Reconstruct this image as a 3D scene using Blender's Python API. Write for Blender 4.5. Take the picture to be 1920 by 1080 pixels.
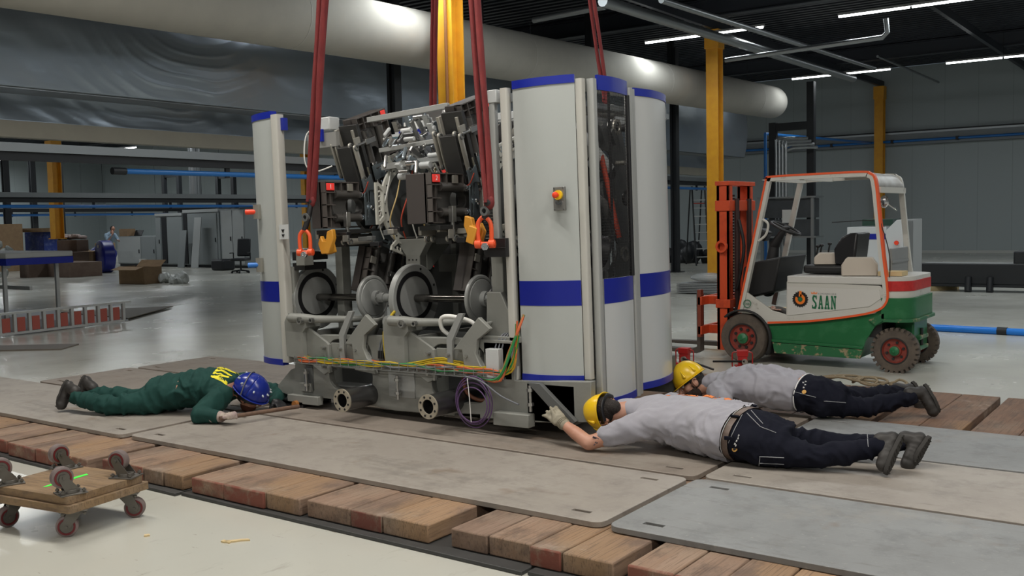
import bpy, bmesh, math, random
from mathutils import Vector as V, Matrix, Euler, noise
from mathutils.geometry import tessellate_polygon
random.seed(7)
for o in list(bpy.data.objects): bpy.data.objects.remove(o)
sc = bpy.context.scene
COL = sc.collection
PI = math.pi
# ------------------------------------------------------------------ camera
FPX, CH = 1860.0, 1.65
_psi, _th, _rho = math.radians(35.8), math.atan(128/1860.0), math.atan(.021)
_f = V((-math.sin(_psi)*math.cos(_th), math.cos(_psi)*math.cos(_th), -math.sin(_th)))
_R = V((math.cos(_psi), math.sin(_psi), 0)); _U = _R.cross(_f)
_R2 = _R*math.cos(_rho)-_U*math.sin(_rho); _U2 = _U*math.cos(_rho)+_R*math.sin(_rho)
CAMP = V((0, 0, CH))
cd = bpy.data.cameras.new('camera'); cam = bpy.data.objects.new('camera', cd); COL.objects.link(cam)
cd.sensor_width = 36; cd.lens = 36*FPX/1920; cd.clip_end = 300; cd.clip_start = .05
m3 = Matrix((_R2, _U2, -_f)).transposed()
cam.matrix_world = Matrix.Translation(CAMP) @ m3.to_4x4()
sc.camera = cam
def ray(x, y): return _f+_R2*((x-960)/FPX)-_U2*((y-540)/FPX)
def onZ(x, y, h=0.):
    d = ray(x, y); return CAMP+d*((h-CH)/d.z)
def onY(x, y, v):
    d = ray(x, y); return CAMP+d*(v/d.y)
def onX(x, y, v):
    d = ray(x, y); return CAMP+d*(v/d.x)
# ------------------------------------------------------------------ view and world
sc.view_settings.view_transform = 'Standard'; sc.view_settings.look = 'None'
sc.view_settings.gamma = 1; sc.view_settings.use_curve_mapping = False
sc.view_settings.exposure = 0.36
w = bpy.data.worlds.new('world'); sc.world = w; w.use_nodes = True
w.node_tree.nodes['Background'].inputs[0].default_value = (.55, .68, .8, 1)
w.node_tree.nodes['Background'].inputs[1].default_value = .10
# strip lights: rows along X, every 9.25 m in Y, 3.1 m strips; (x0, y, power)
LZ = 6.0
STRIPS = []
for y, xs, p in [(31.6, (-16.2, -11.5, -6.85, -2.2, 2.5), 62), (22.4, (-11.9, -7.1, -2.4, 2.3), 82),
                 (13.2, (-11.9, -7.1, -2.4, 2.3), 105), (4.0, (-9.6, -4.9, -.2, 4.5), 195), (-5.2, (-9.6, -4.9, -.2, 4.5), 190)]:
    for x in xs: STRIPS.append((x, y, p))
for y in (13.2, 22.4, 31.6):
    for x in (-64., -55.3, -46., -36.6, -27.2): STRIPS.append((x, y, 190 if y > 30 else 120))  # extra far-left strips, added to brighten the wall on that side
for x, y, p in STRIPS:
    ld = bpy.data.lights.new('strip_light', 'AREA'); ld.shape = 'RECTANGLE'; ld.size = 3.0; ld.size_y = .09
    ld.energy = p*.75; ld.color = (.93, .98, 1.0) if y > 8 else (1.0, .95, .87)
    lo = bpy.data.objects.new('strip_light_lamp', ld); COL.objects.link(lo); lo.location = (x+1.55, y, LZ-.06)
# ------------------------------------------------------------------ materials
MATS = {}
def mat(name, col, rough=.5, metal=0., n=None, col2=None, bump=None, spec=.5, emit=None, alpha=None, coat=0, stretch=(1, 1, 1), trans=0, thr=(.35, .65), sheen=0):
    """n: noise scale mixing col->col2 ; bump: (scale, strength)"""
    if name in MATS: return MATS[name]
    m = bpy.data.materials.new(name); m.use_nodes = True; nt = m.node_tree; b = nt.nodes['Principled BSDF']
    b.inputs['Base Color'].default_value = (*col, 1); b.inputs['Roughness'].default_value = rough; b.inputs['Metallic'].default_value = metal
    b.inputs['Specular IOR Level'].default_value = spec
    if coat: b.inputs['Coat Weight'].default_value = coat; b.inputs['Coat Roughness'].default_value = .1
    if trans: b.inputs['Transmission Weight'].default_value = trans
    if sheen: b.inputs['Sheen Weight'].default_value = sheen
    if alpha is not None: b.inputs['Alpha'].default_value = alpha
    if emit: b.inputs['Emission Color'].default_value = (*emit[0], 1); b.inputs['Emission Strength'].default_value = emit[1]
    tc = None
    if n or bump:
        tc = nt.nodes.new('ShaderNodeTexCoord'); mp = nt.nodes.new('ShaderNodeMapping'); mp.inputs['Scale'].default_value = stretch
        nt.links.new(tc.outputs['Object'], mp.inputs['Vector'])
    if n:
        t = nt.nodes.new('ShaderNodeTexNoise'); t.inputs['Scale'].default_value = n; t.inputs['Detail'].default_value = 6; t.inputs['Roughness'].default_value = .65
        nt.links.new(mp.outputs[0], t.inputs['Vector'])
        r = nt.nodes.new('ShaderNodeMapRange'); r.inputs[1].default_value = thr[0]; r.inputs[2].default_value = thr[1]
        nt.links.new(t.outputs['Fac'], r.inputs[0])
        mx = nt.nodes.new('ShaderNodeMix'); mx.data_type = 'RGBA'; mx.inputs[6].default_value = (*col, 1); mx.inputs[7].default_value = (*col2, 1)
        nt.links.new(r.outputs[0], mx.inputs[0]); nt.links.new(mx.outputs[2], b.inputs['Base Color'])
    if bump:
        t2 = nt.nodes.new('ShaderNodeTexNoise'); t2.inputs['Scale'].default_value = bump[0]; t2.inputs['Detail'].default_value = 4
        nt.links.new(mp.outputs[0], t2.inputs['Vector'])
        bp = nt.nodes.new('ShaderNodeBump'); bp.inputs['Strength'].default_value = bump[1]; bp.inputs['Distance'].default_value = .02
        nt.links.new(t2.outputs['Fac'], bp.inputs['Height']); nt.links.new(bp.outputs[0], b.inputs['Normal'])
    MATS[name] = m; return m
# ------------------------------------------------------------------ mesh builder
def frame_from(d):
    d = V(d).normalized(); a = V((0, 0, 1)) if abs(d.z) < .9 else V((1, 0, 0))
    x = a.cross(d).normalized(); y = d.cross(x); return x, y, d
class MB:
    def __init__(s): s.bm = bmesh.new()
    def box(s, c, size, rot=None):
        c = V(c); sx, sy, sz = [q/2 for q in size]; R = Euler(rot).to_matrix() if rot and not isinstance(rot, Matrix) else (rot or Matrix.Identity(3))
        vs = [s.bm.verts.new(c+R @ V((i*sx, j*sy, k*sz))) for i in (-1, 1) for j in (-1, 1) for k in (-1, 1)]
        for f in ((0, 1, 3, 2), (4, 6, 7, 5), (0, 4, 5, 1), (2, 3, 7, 6), (0, 2, 6, 4), (1, 5, 7, 3)): s.bm.faces.new([vs[i] for i in f])
        return s
    def bb(s, x0, x1, y0, y1, z0, z1): return s.box(((x0+x1)/2, (y0+y1)/2, (z0+z1)/2), (abs(x1-x0), abs(y1-y0), abs(z1-z0)))
    def ring(s, c, x, y, r, n, r2=None):
        r2 = r if r2 is None else r2
        return [s.bm.verts.new(c+x*(r*math.cos(2*PI*i/n))+y*(r2*math.sin(2*PI*i/n))) for i in range(n)]
    def skin(s, rings, cap=True, closed=False):
        n = len(rings[0]); k = len(rings)
        for j in range(k if closed else k-1):
            a, b = rings[j], rings[(j+1) % k]
            for i in range(n): s.bm.faces.new((a[i], a[(i+1) % n], b[(i+1) % n], b[i]))
        if cap and not closed:
            s.bm.faces.new(rings[0][::-1]); s.bm.faces.new(rings[-1])
        return s
    def cyl(s, p0, p1, r, r2=None, n=20):
        p0, p1 = V(p0), V(p1); x, y, d = frame_from(p1-p0); r2 = r if r2 is None else r2
        return s.skin([s.ring(p0, x, y, r, n), s.ring(p1, x, y, r2, n)])
    def lathe(s, prof, o=(0, 0, 0), d=(0, 0, 1), n=32, cap=True):
        o = V(o); x, y, d = frame_from(d)
        return s.skin([s.ring(o+d*h, x, y, max(r, 1e-4), n) for r, h in prof], cap)
    def ringd(s, o, d, ro, ri, h, n=32):
        """annulus of height h"""
        o = V(o); x, y, d = frame_from(d)
        return s.skin([s.ring(o, x, y, ro, n), s.ring(o+d*h, x, y, ro, n), s.ring(o+d*h, x, y, ri, n), s.ring(o, x, y, ri, n)], closed=True)
    def tube(s, pts, r, n=8, closed=False, smooth=0, flat=None):
        pts = [V(p) for p in pts]
        if smooth: pts = spline(pts, smooth, closed)
        k = len(pts); rings = []; up = None
        for i, p in enumerate(pts):
            if closed: d = pts[(i+1) % k]-pts[i-1]
            else: d = pts[min(i+1, k-1)]-pts[max(i-1, 0)]
            if d.length < 1e-7: d = V((0, 0, 1))
            d.normalize()
            if up is None: x, y, _ = frame_from(d)
            else:
                x = (up-d*up.dot(d))
                x = x.normalized() if x.length > 1e-5 else frame_from(d)[0]
                y = d.cross(x)
            up = x
            rr = r[i] if isinstance(r, (list, tuple)) else r
            rings.append(s.ring(p, x, y, rr, n, rr*(flat or 1)))
        return s.skin(rings, closed=closed)
    def prism(s, outer, fn, d0, d1, holes=()):
        """outer/holes: 2-D loops; fn(a,b,d)->3-D ; extruded d0..d1"""
        loops = [list(outer)]+[list(h) for h in holes]
        flat = [p for l in loops for p in l]
        tris = tessellate_polygon([[V((p[0], p[1], 0)) for p in l] for l in loops])
        A = [s.bm.verts.new(V(fn(p[0], p[1], d0))) for p in flat]; B = [s.bm.verts.new(V(fn(p[0], p[1], d1))) for p in flat]
        for t in tris:
            try: s.bm.faces.new([A[i] for i in t]); s.bm.faces.new([B[i] for i in t][::-1])
            except ValueError: pass
        k = 0
        for l in loops:
            n = len(l)
            for i in range(n):
                a, b = k+i, k+(i+1) % n
                s.bm.faces.new((A[a], A[b], B[b], B[a]))
            k += n
        return s
    def ell(s, c, r, rot=None, n=16, m=10):
        c = V(c); R = Euler(rot).to_matrix() if rot and not isinstance(rot, Matrix) else (rot or Matrix.Identity(3)); rings = []
        for j in range(1, m):
            a = PI*j/m
            rings.append([s.bm.verts.new(c+R @ V((r[0]*math.sin(a)*math.cos(2*PI*i/n), r[1]*math.sin(a)*math.sin(2*PI*i/n), r[2]*math.cos(a)))) for i in range(n)])
        s.skin(rings, cap=False)
        t = s.bm.verts.new(c+R @ V((0, 0, r[2]))); b = s.bm.verts.new(c+R @ V((0, 0, -r[2])))
        for i in range(n):
            s.bm.faces.new((t, rings[0][i], rings[0][(i+1) % n])); s.bm.faces.new((b, rings[-1][(i+1) % n], rings[-1][i]))
        return s
    def cap(s, p0, r0, p1, r1, n=14):
        """tapered capsule"""
        p0, p1 = V(p0), V(p1); x, y, d = frame_from(p1-p0) if (p1-p0).length > 1e-6 else frame_from((0, 0, 1)); rings = []
        for a in (80, 60, 40, 20): a = math.radians(a); rings.append(s.ring(p0-d*r0*math.sin(a), x, y, r0*math.cos(a), n))
        rings.append(s.ring(p0, x, y, r0, n)); rings.append(s.ring(p1, x, y, r1, n))
        for a in (20, 40, 60, 80): a = math.radians(a); rings.append(s.ring(p1+d*r1*math.sin(a), x, y, r1*math.cos(a), n))
        return s.skin(rings)
    def grid(s, fn, nu, nv, thick=0, closeu=False):
        G = [[s.bm.verts.new(V(fn(i/nu, j/nv))) for j in range(nv+1)] for i in range(nu+(0 if closeu else 1))]
        L = len(G)
        for i in range(L if closeu else L-1):
            for j in range(nv): s.bm.faces.new((G[i][j], G[(i+1) % L][j], G[(i+1) % L][j+1], G[i][j+1]))
        return s
    def build(s, name, m, parent=None, bevel=0, solid=0, sharp=40, loc=None, rot=None, seg=2, **tags):
        bmesh.ops.recalc_face_normals(s.bm, faces=s.bm.faces)
        me = bpy.data.meshes.new(name); s.bm.to_mesh(me); s.bm.free()
        for p in me.polygons: p.use_smooth = True
        me.set_sharp_from_angle(angle=math.radians(sharp))
        o = bpy.data.objects.new(name, me); COL.objects.link(o); me.materials.append(m)
        if parent: o.parent = parent
        if loc: o.location = loc
        if rot: o.rotation_euler = rot
        if solid:
            k = o.modifiers.new('solid', 'SOLIDIFY'); k.thickness = solid; k.offset = 0
        if bevel:
            k = o.modifiers.new('bevel', 'BEVEL'); k.width = bevel; k.segments = seg; k.limit_method = 'ANGLE'; k.angle_limit = math.radians(40)
        tag(o, **tags); return o
def tag(o, label=None, cat=None, group=None, kind=None):
    if label: o['label'] = label
    if cat: o['category'] = cat
    if group: o['group'] = group
    if kind: o['kind'] = kind
    return o
def empty(name, loc=(0, 0, 0), rot=(0, 0, 0), label=None, cat=None, group=None, parent=None):
    o = bpy.data.objects.new(name, None); COL.objects.link(o); o.location = loc; o.rotation_euler = rot; o.empty_display_size = .1
    if parent: o.parent = parent
    return tag(o, label, cat, group)
def copy_tree(o, parent=None):
    kids = [c for c in bpy.data.objects if c.parent == o]
    c = o.copy(); COL.objects.link(c); c.parent = parent
    for k in kids: copy_tree(k, c)
    return c
def spline(pts, k=6, closed=False):
    out = []; n = len(pts)
    for i in range(n if closed else n-1):
        if closed: p = [pts[(i+j-1) % n] for j in range(4)]
        else: p = [pts[max(i-1, 0)], pts[i], pts[i+1], pts[min(i+2, n-1)]]
        for q in range(k):
            t = q/k
            out.append(.5*((2*p[1])+(p[2]-p[0])*t+(2*p[0]-5*p[1]+4*p[2]-p[3])*t*t+(-p[0]+3*p[1]-3*p[2]+p[3])*t**3))
    if not closed: out.append(V(pts[-1]))
    return out
def text(name, body, size, m, parent, loc, rot, ext=.001, ax='CENTER'):
    cu = bpy.data.curves.new(name, 'FONT'); cu.body = body; cu.size = size; cu.extrude = ext; cu.align_x = ax; cu.align_y = 'CENTER'
    t_ = bpy.data.objects.new(name, cu); COL.objects.link(t_); dg = bpy.context.evaluated_depsgraph_get(); me = bpy.data.meshes.new_from_object(t_.evaluated_get(dg)); bpy.data.objects.remove(t_); me.materials.clear()
    o = bpy.data.objects.new(name, me); COL.objects.link(o); me.materials.append(m); o.parent = parent; o.location = loc; o.rotation_euler = rot
    return o
def rrect(x0, x1, y0, y1, r, n=5):
    out = []
    for cx, cy, a0 in ((x1-r, y1-r, 0), (x0+r, y1-r, 90), (x0+r, y0+r, 180), (x1-r, y0+r, 270)):
        for i in range(n+1):
            a = math.radians(a0+90*i/n); out.append((cx+r*math.cos(a), cy+r*math.sin(a)))
    return out
def circ(cx, cy, r, n=16): return [(cx+r*math.cos(2*PI*i/n), cy+r*math.sin(2*PI*i/n)) for i in range(n)]
XZ = lambda a, b, d: (a, d, b)
YZ = lambda a, b, d: (d, a, b)
XY = lambda a, b, d: (a, b, d)
# ================================================================== materials
mx_dark = mat('black_steel', (.012, .014, .017), .5)
m_galv = mat('galvanised_steel', (.33, .35, .36), .38, .8)
m_yel = mat('yellow_column_paint', (.75, .36, .02), .5, n=4, col2=(.68, .30, .02))
m_blue = mat('blue_pipe', (.02, .16, .48), .35)
m_white = mat('white_lacquer', (.62, .63, .60), .35)
m_alu = mat('aluminium', (.55, .56, .55), .35, .7)
m_chrome = mat('chrome', (.7, .7, .72), .15, 1)
m_rubber = mat('black_rubber', (.012, .012, .013), .7)
m_cbrd = mat('cardboard', (.30, .20, .11), .85, n=6, col2=(.25, .16, .09))
def floor_mat():
    m = bpy.data.materials.new('epoxy_floor'); m.use_nodes = True; nt = m.node_tree; b = nt.nodes['Principled BSDF']; L = nt.links
    tc = nt.nodes.new('ShaderNodeTexCoord')
    def noise_(sc_, det=5, st=(1, 1, 1), ro=.6, rot=0):
        mp = nt.nodes.new('ShaderNodeMapping'); mp.inputs['Scale'].default_value = st; mp.inputs['Rotation'].default_value = (0, 0, rot); L.new(tc.outputs['Object'], mp.inputs['Vector'])
        t = nt.nodes.new('ShaderNodeTexNoise'); t.inputs['Scale'].default_value = sc_; t.inputs['Detail'].default_value = det; t.inputs['Roughness'].default_value = ro; L.new(mp.outputs[0], t.inputs['Vector']); return t.outputs['Fac']
    def rng(src, a, b_, c=0, d=1):
        r = nt.nodes.new('ShaderNodeMapRange'); 
        for i, q in enumerate((a, b_, c, d)): r.inputs[i+1].default_value = q
        L.new(src, r.inputs[0]); return r.outputs[0]
    def mix(f, a, b_):
        x = nt.nodes.new('ShaderNodeMix'); x.data_type = 'RGBA'; L.new(f, x.inputs[0])
        for i, q in ((6, a), (7, b_)):
            if isinstance(q, tuple): x.inputs[i].default_value = (*q, 1)
            else: L.new(q, x.inputs[i])
        return x.outputs[2]
    c = mix(rng(noise_(.35), .35, .65), (.49, .49, .445), (.54, .535, .475))
    c = mix(rng(noise_(9, 8, (1, .25, 1), .7, .5), .60, .72, 0, .4), c, (.30, .28, .24))       # scuffs
    c = mix(rng(noise_(28, 3, (.25, 1, 1), .6, -.35), .68, .73, 0, .6), c, (.22, .19, .15))
    L.new(c, b.inputs['Base Color'])
    L.new(rng(noise_(.8, 4), .3, .7, .17, .30), b.inputs['Roughness'])
    b.inputs['Specular IOR Level'].default_value = .5
    bp = nt.nodes.new('ShaderNodeBump'); bp.inputs['Strength'].default_value = .05; bp.inputs['Distance'].default_value = .02
    L.new(noise_(3, 3), bp.inputs['Height']); L.new(bp.outputs[0], b.inputs['Normal'])
    return m
# ================================================================== setting
X0, X1, YA, YB, ZC = -66., 14., -12., 41.4, 7.35
mb = MB(); mb.bb(X0, X1, YA, YB, -.2, 0); mb.build('floor', floor_mat(), kind='structure')
def wall_mat():
    m = mat('wall_panels', (.40, .44, .44), .5); nt = m.node_tree; b = nt.nodes['Principled BSDF']
    tc = nt.nodes.new('ShaderNodeTexCoord'); sp = nt.nodes.new('ShaderNodeSeparateXYZ'); nt.links.new(tc.outputs['Object'], sp.inputs[0])
    a = nt.nodes.new('ShaderNodeMath'); a.operation = 'ADD'; nt.links.new(sp.outputs[0], a.inputs[0]); nt.links.new(sp.outputs[1], a.inputs[1])
    d = nt.nodes.new('ShaderNodeMath'); d.operation = 'DIVIDE'; nt.links.new(a.outputs[0], d.inputs[0]); d.inputs[1].default_value = 1.2
    f = nt.nodes.new('ShaderNodeMath'); f.operation = 'FRACT'; nt.links.new(d.outputs[0], f.inputs[0])
    g = nt.nodes.new('ShaderNodeMath'); g.operation = 'LESS_THAN'; nt.links.new(f.outputs[0], g.inputs[0]); g.inputs[1].default_value = .025
    mx = nt.nodes.new('ShaderNodeMix'); mx.data_type = 'RGBA'; mx.inputs[6].default_value = (.36, .405, .41, 1); mx.inputs[7].default_value = (.30, .34, .34, 1)
    nt.links.new(g.outputs[0], mx.inputs[0]); nt.links.new(mx.outputs[2], b.inputs['Base Color']); return m
wm = wall_mat()
mb = MB(); mb.bb(X0, X1, YB, YB+.3, 0, ZC); mb.build('wall_back', wm, kind='structure')
mb = MB(); mb.bb(X0-.3, X0, YA, YB, 0, ZC); mb.build('wall_left', wm, kind='structure')
mb = MB(); mb.bb(X1, X1+.3, YA, YB, 0, ZC); mb.build('wall_right', wm, kind='structure')
mb = MB(); mb.bb(X0, X1, YA-.3, YA, 0, ZC); mb.build('wall_front', wm, kind='structure')
mb = MB(); mb.bb(X0, X1, YB-.05, YB-.002, 0, .10); mb.build('baseboard_back', mat('baseboard', (.50, .51, .48), .5), kind='structure')
# ceiling: trapezoidal deck, dark
mb = MB(); mb.bb(X0, X1, YA, YB, ZC+.12, ZC+.3)
y = YA
while y < YB-.1:
    mb.bb(X0, X1, y, y+.14, ZC, ZC+.12); y += .33
m_ceil = mat('dark_ceiling_deck', (.020, .024, .032), .55, n=.5, col2=(.028, .033, .042))
mb.build('ceiling', m_ceil, kind='structure')
# roof beams under the deck
for i, y in enumerate((3.4, 14.0, 24.7, 35.4)):
    mb = MB(); mb.bb(X0+.1, X1-.1, y-.15, y+.15, ZC-.06, ZC-.03); mb.bb(X0+.1, X1-.1, y-.15, y+.15, ZC-.5, ZC-.47); mb.bb(X0+.1, X1-.1, y-.01, y+.01, ZC-.47, ZC-.05)
    mb.build('trim_%d' % (i+1), mat('roof_steel', (.022, .026, .034), .5), kind='structure')
for i, x in enumerate((-16.5, -11.3, -6., -.5, 5., -23., -34.7)):
    mb = MB(); mb.bb(x-.06, x+.06, YA+.1, YB-.1, ZC-.72, ZC-.5)
    mb.build('trim_%d' % (i+5), MATS['roof_steel'], kind='structure')
# ------------------------------------------------------------------ strip lights (fixtures)
m_tube = mat('lit_tube', (1, 1, 1), .4, emit=((.95, .99, 1), 9))
def fixture():
    r = empty('strip_light')
    mb = MB(); mb.bb(0, 3.1, -.035, .035, .0, .05); mb.build('housing', mat('light_housing', (.3, .3, .3), .5), r)
    for a in (0.02, 1.57):
        mb = MB(); mb.cyl((a, 0, -.02), (a+1.5, 0, -.02), .026, n=10); mb.build('tube', m_tube, r)
    mb = MB()
    for x in (1.55,): mb.cyl((x, 0, .05), (x, 0, ZC-LZ-.02), .004, n=5)
    mb.build('hanging_wire', mx_dark, r); return r
fx0 = fixture(); usedf = False
for x, y, p in STRIPS:
    lab = {(-11.9, 22.4): 'lit white strip light in front of the tall yellow column', (-7.1, 22.4): 'lit white strip light cut by the top edge of the photo',
           (-11.5, 31.6): 'lit white strip light just above the end of the round duct', (-6.85, 31.6): 'lit white strip light at the right edge of the photo'}.get((x, y), 'white ceiling strip light, %s from the left in the %s row from the camera' % (['first','second','third','fourth','fifth','sixth','seventh','eighth','ninth','tenth','eleventh'][sorted(a for a, b, c in STRIPS if b == y).index(x)], {-5.2:'nearest', 4.0:'second', 13.2:'third', 22.4:'fourth', 31.6:'farthest'}[y]))
    o = fx0 if not usedf else copy_tree(fx0); usedf = True
    o.location = (x, y, LZ); tag(o, lab, 'strip light', 'ceiling strip lights')
for i, (px, py, d) in enumerate([(250, 276, 0), (343, 267, 0), (198, 281, 0)]):
    p = onX(px, py, -38+i*1.5 if i < 2 else -50)
    o = copy_tree(fx0); o.location = p-V((1.5, 0, 0)); tag(o, ['small lit strip light beyond the silver tray, middle of three', 'small lit strip light left of the grey post, rightmost of three', 'tiny lit strip light, leftmost of the three far ones'][i], 'strip light', 'far strip lights')
    for c in [c for c in bpy.data.objects if c.parent == o and c.name.startswith('hanging')]: c.scale.z = max(.1, (ZC-p.z)/(ZC-LZ))
    o.scale = (.55, 1, 1)
# ------------------------------------------------------------------ yellow columns (I sections)
def column(x, y, z0, z1, label, w=.34, d=.34, m=None):
    mb = MB(); mb.bb(x-w/2, x+w/2, y-d/2, y-d/2+.025, z0, z1); mb.bb(x-w/2, x+w/2, y+d/2-.025, y+d/2, z0, z1); mb.bb(x-.012, x+.012, y-d/2+.02, y+d/2-.02, z0, z1)
    r = empty('steel_column', (0, 0, 0), label=label, cat='column', group='yellow steel columns')
    mb.build('shaft', m or m_yel, r)
    mb = MB(); mb.bb(x-w/2-.05, x+w/2+.05, y-d/2-.05, y+d/2+.05, z0, z0+.03); mb.build('base_plate', m or m_yel, r)
    mb = MB(); mb.bb(x-w/2-.03, x+w/2+.03, y-d/2-.03, y+d/2+.03, z1-.5, z1); mb.build('head_plate', m or m_yel, r)
    return r
c = column(-11.3, 13.95, 0, ZC-.74, 'broad yellow steel column rising behind the lifted machine')
mb = MB(); mb.cyl((-11.3+.07, 13.95-.21, .05), (-11.3+.07, 13.95-.21, 6.), .028, n=8); mb.build('downpipe', mat('rusty_conduit', (.25, .10, .03), .5), c)
column(-11.3, 25.2, 0, ZC-.74, 'tall yellow steel column behind the forklift mast')
column(-11.3, 40.9, 0, ZC-.74, 'yellow steel column against the far wall, seen through the forklift cab')
column(-34.2, 19.5, 1.3, 4.8, 'short yellow post hanging at left in front of the far wall', .34, .34)
column(-44.5, 40.9, 0, ZC-.74, 'thin yellow column against the far wall, left of the man in blue')
column(-27.6, 40.9, 0, ZC-.74, 'yellow column on the far wall just left of the white machine guard')
# ------------------------------------------------------------------ round air duct
m_duct = mat('textile_duct', (.46, .445, .40), .85, spec=.12, n=2.5, col2=(.43, .415, .375))
r = empty('air_duct', label='huge round beige air duct crossing under the dark ceiling', cat='duct')
def ductp(Y): return V((-12.35, Y, 5.02+(Y-12.2)*.0165))
mb = MB(); prof = [ductp(-2), ductp(2)]+[ductp(2+i) for i in range(1, 31)]
rad = [.52]*len(prof)
endp = [(ductp(32.0+a), .52*math.sqrt(max(0, 1-(a/.62)**2))) for a in (.1, .2, .3, .4, .48, .55, .6, .618)]
mb.tube(prof+[e[0] for e in endp], rad+[max(e[1], .01) for e in endp], n=48); mb.build('duct_skin', m_duct, r, sharp=60)
for y in (4.8, 11.15, 17.5, 23.85, 30.2):
    mb = MB(); mb.ringd(ductp(y), (0, 1, .0165), .524, .515, .014, 48); mb.build('seam_band', mat('duct_seam', (.50, .49, .455), .6), r)
mb = MB()
for y in range(3, 32, 3): mb.cyl(ductp(y)+V((0, 0, .5)), V((-12.35, y, ZC)), .005, n=5)
mb.build('hanging_wires', mx_dark, r)
# ------------------------------------------------------------------ film wrapped girder
def film_mat():
    m = bpy.data.materials.new('silver_film'); m.use_nodes = True; nt = m.node_tree; b = nt.nodes['Principled BSDF']; L = nt.links
    b.inputs['Base Color'].default_value = (.40, .46, .53, 1); b.inputs['Metallic'].default_value = .62; b.inputs['Roughness'].default_value = .31
    tc = nt.nodes.new('ShaderNodeTexCoord')
    mp = nt.nodes.new('ShaderNodeMapping'); mp.inputs['Scale'].default_value = (1, .3, 1.8); mp.inputs['Rotation'].default_value = (.35, 0, 0); L.new(tc.outputs['Object'], mp.inputs['Vector'])
    t = nt.nodes.new('ShaderNodeTexNoise'); t.inputs['Scale'].default_value = 3.2; t.inputs['Detail'].default_value = 8; t.inputs['Distortion'].default_value = .8; L.new(mp.outputs[0], t.inputs['Vector'])
    bp = nt.nodes.new('ShaderNodeBump'); bp.inputs['Strength'].default_value = .16; bp.inputs['Distance'].default_value = .02; L.new(t.outputs['Fac'], bp.inputs['Height']); L.new(bp.outputs[0], b.inputs['Normal'])
    return m
m_film = film_mat()
def film_sheet(x, z0, z1, y0, y1, bulge, amp):
    def fn(u, v):
        y_ = y0+(y1-y0)*u; z_ = z0+(z1-z0)*v
        k = math.sin(v*PI)*bulge
        k += amp*(noise.noise(V((y_*.5, z_*1.3, 3)))+.5*noise.noise(V((y_*1.7+z_*2, z_*2.2, 9))))
        sag = math.sin((y_*.62+z_*1.5)*2.2)*.02*amp/.05*max(0, 1-abs(y_-9.5)/3)
        rr = math.hypot((y_-10.6)/1.7, (z_-5.25)/1.15); win = math.exp(-((y_-9.9)/1.7)**2)
        k += .010*win*max(0, math.sin(rr*38+3*noise.noise(V((y_, z_, 1)))))**3
        k += .006*max(0, noise.noise(V((y_*1.3+z_*3, z_*9-y_*2.5, 4))))**1.5*(.3+.7*max(0, noise.noise(V((y_*.4, z_, 8)))+.4))
        return (x+k+sag, y_, z_)
    return fn
r = empty('wrapped_girder', label='long girder wrapped in crinkled silver film behind the round duct', cat='girder')
mb = MB(); mb.grid(film_sheet(-14.1, 3.70, 5.6, 2, 34, .10, .022), 700, 90); mb.build('upper_film', m_film, r, solid=.01, sharp=180)
mb = MB(); mb.bb(-14.75, -14.14, 2, 34, 3.68, 3.72); mb.bb(-14.75, -14.5, 2, 34, 3.7, 5.6); mb.bb(-14.75, -14.0, 2, 34, 5.56, 5.62); mb.build('girder_body', m_galv, r)
mb = MB(); mb.grid(film_sheet(-15.0, 3.30, 3.9, 2, 34, -.05, .04), 500, 24); mb.build('lower_film', m_film, r, solid=.01, sharp=180)
mb = MB(); mb.bb(-15.2, -14.98, 2, 34, 3.06, 3.31); mb.build('bottom_fascia', mat('beige_fascia', (.36, .34, .28), .5, n=2, col2=(.33, .31, .26)), r)
mb = MB()
for y in range(4, 34, 5): mb.bb(-14.6, -14.4, y-.05, y+.05, 5.6, ZC)
mb.build('hanger', mx_dark, r)
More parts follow.
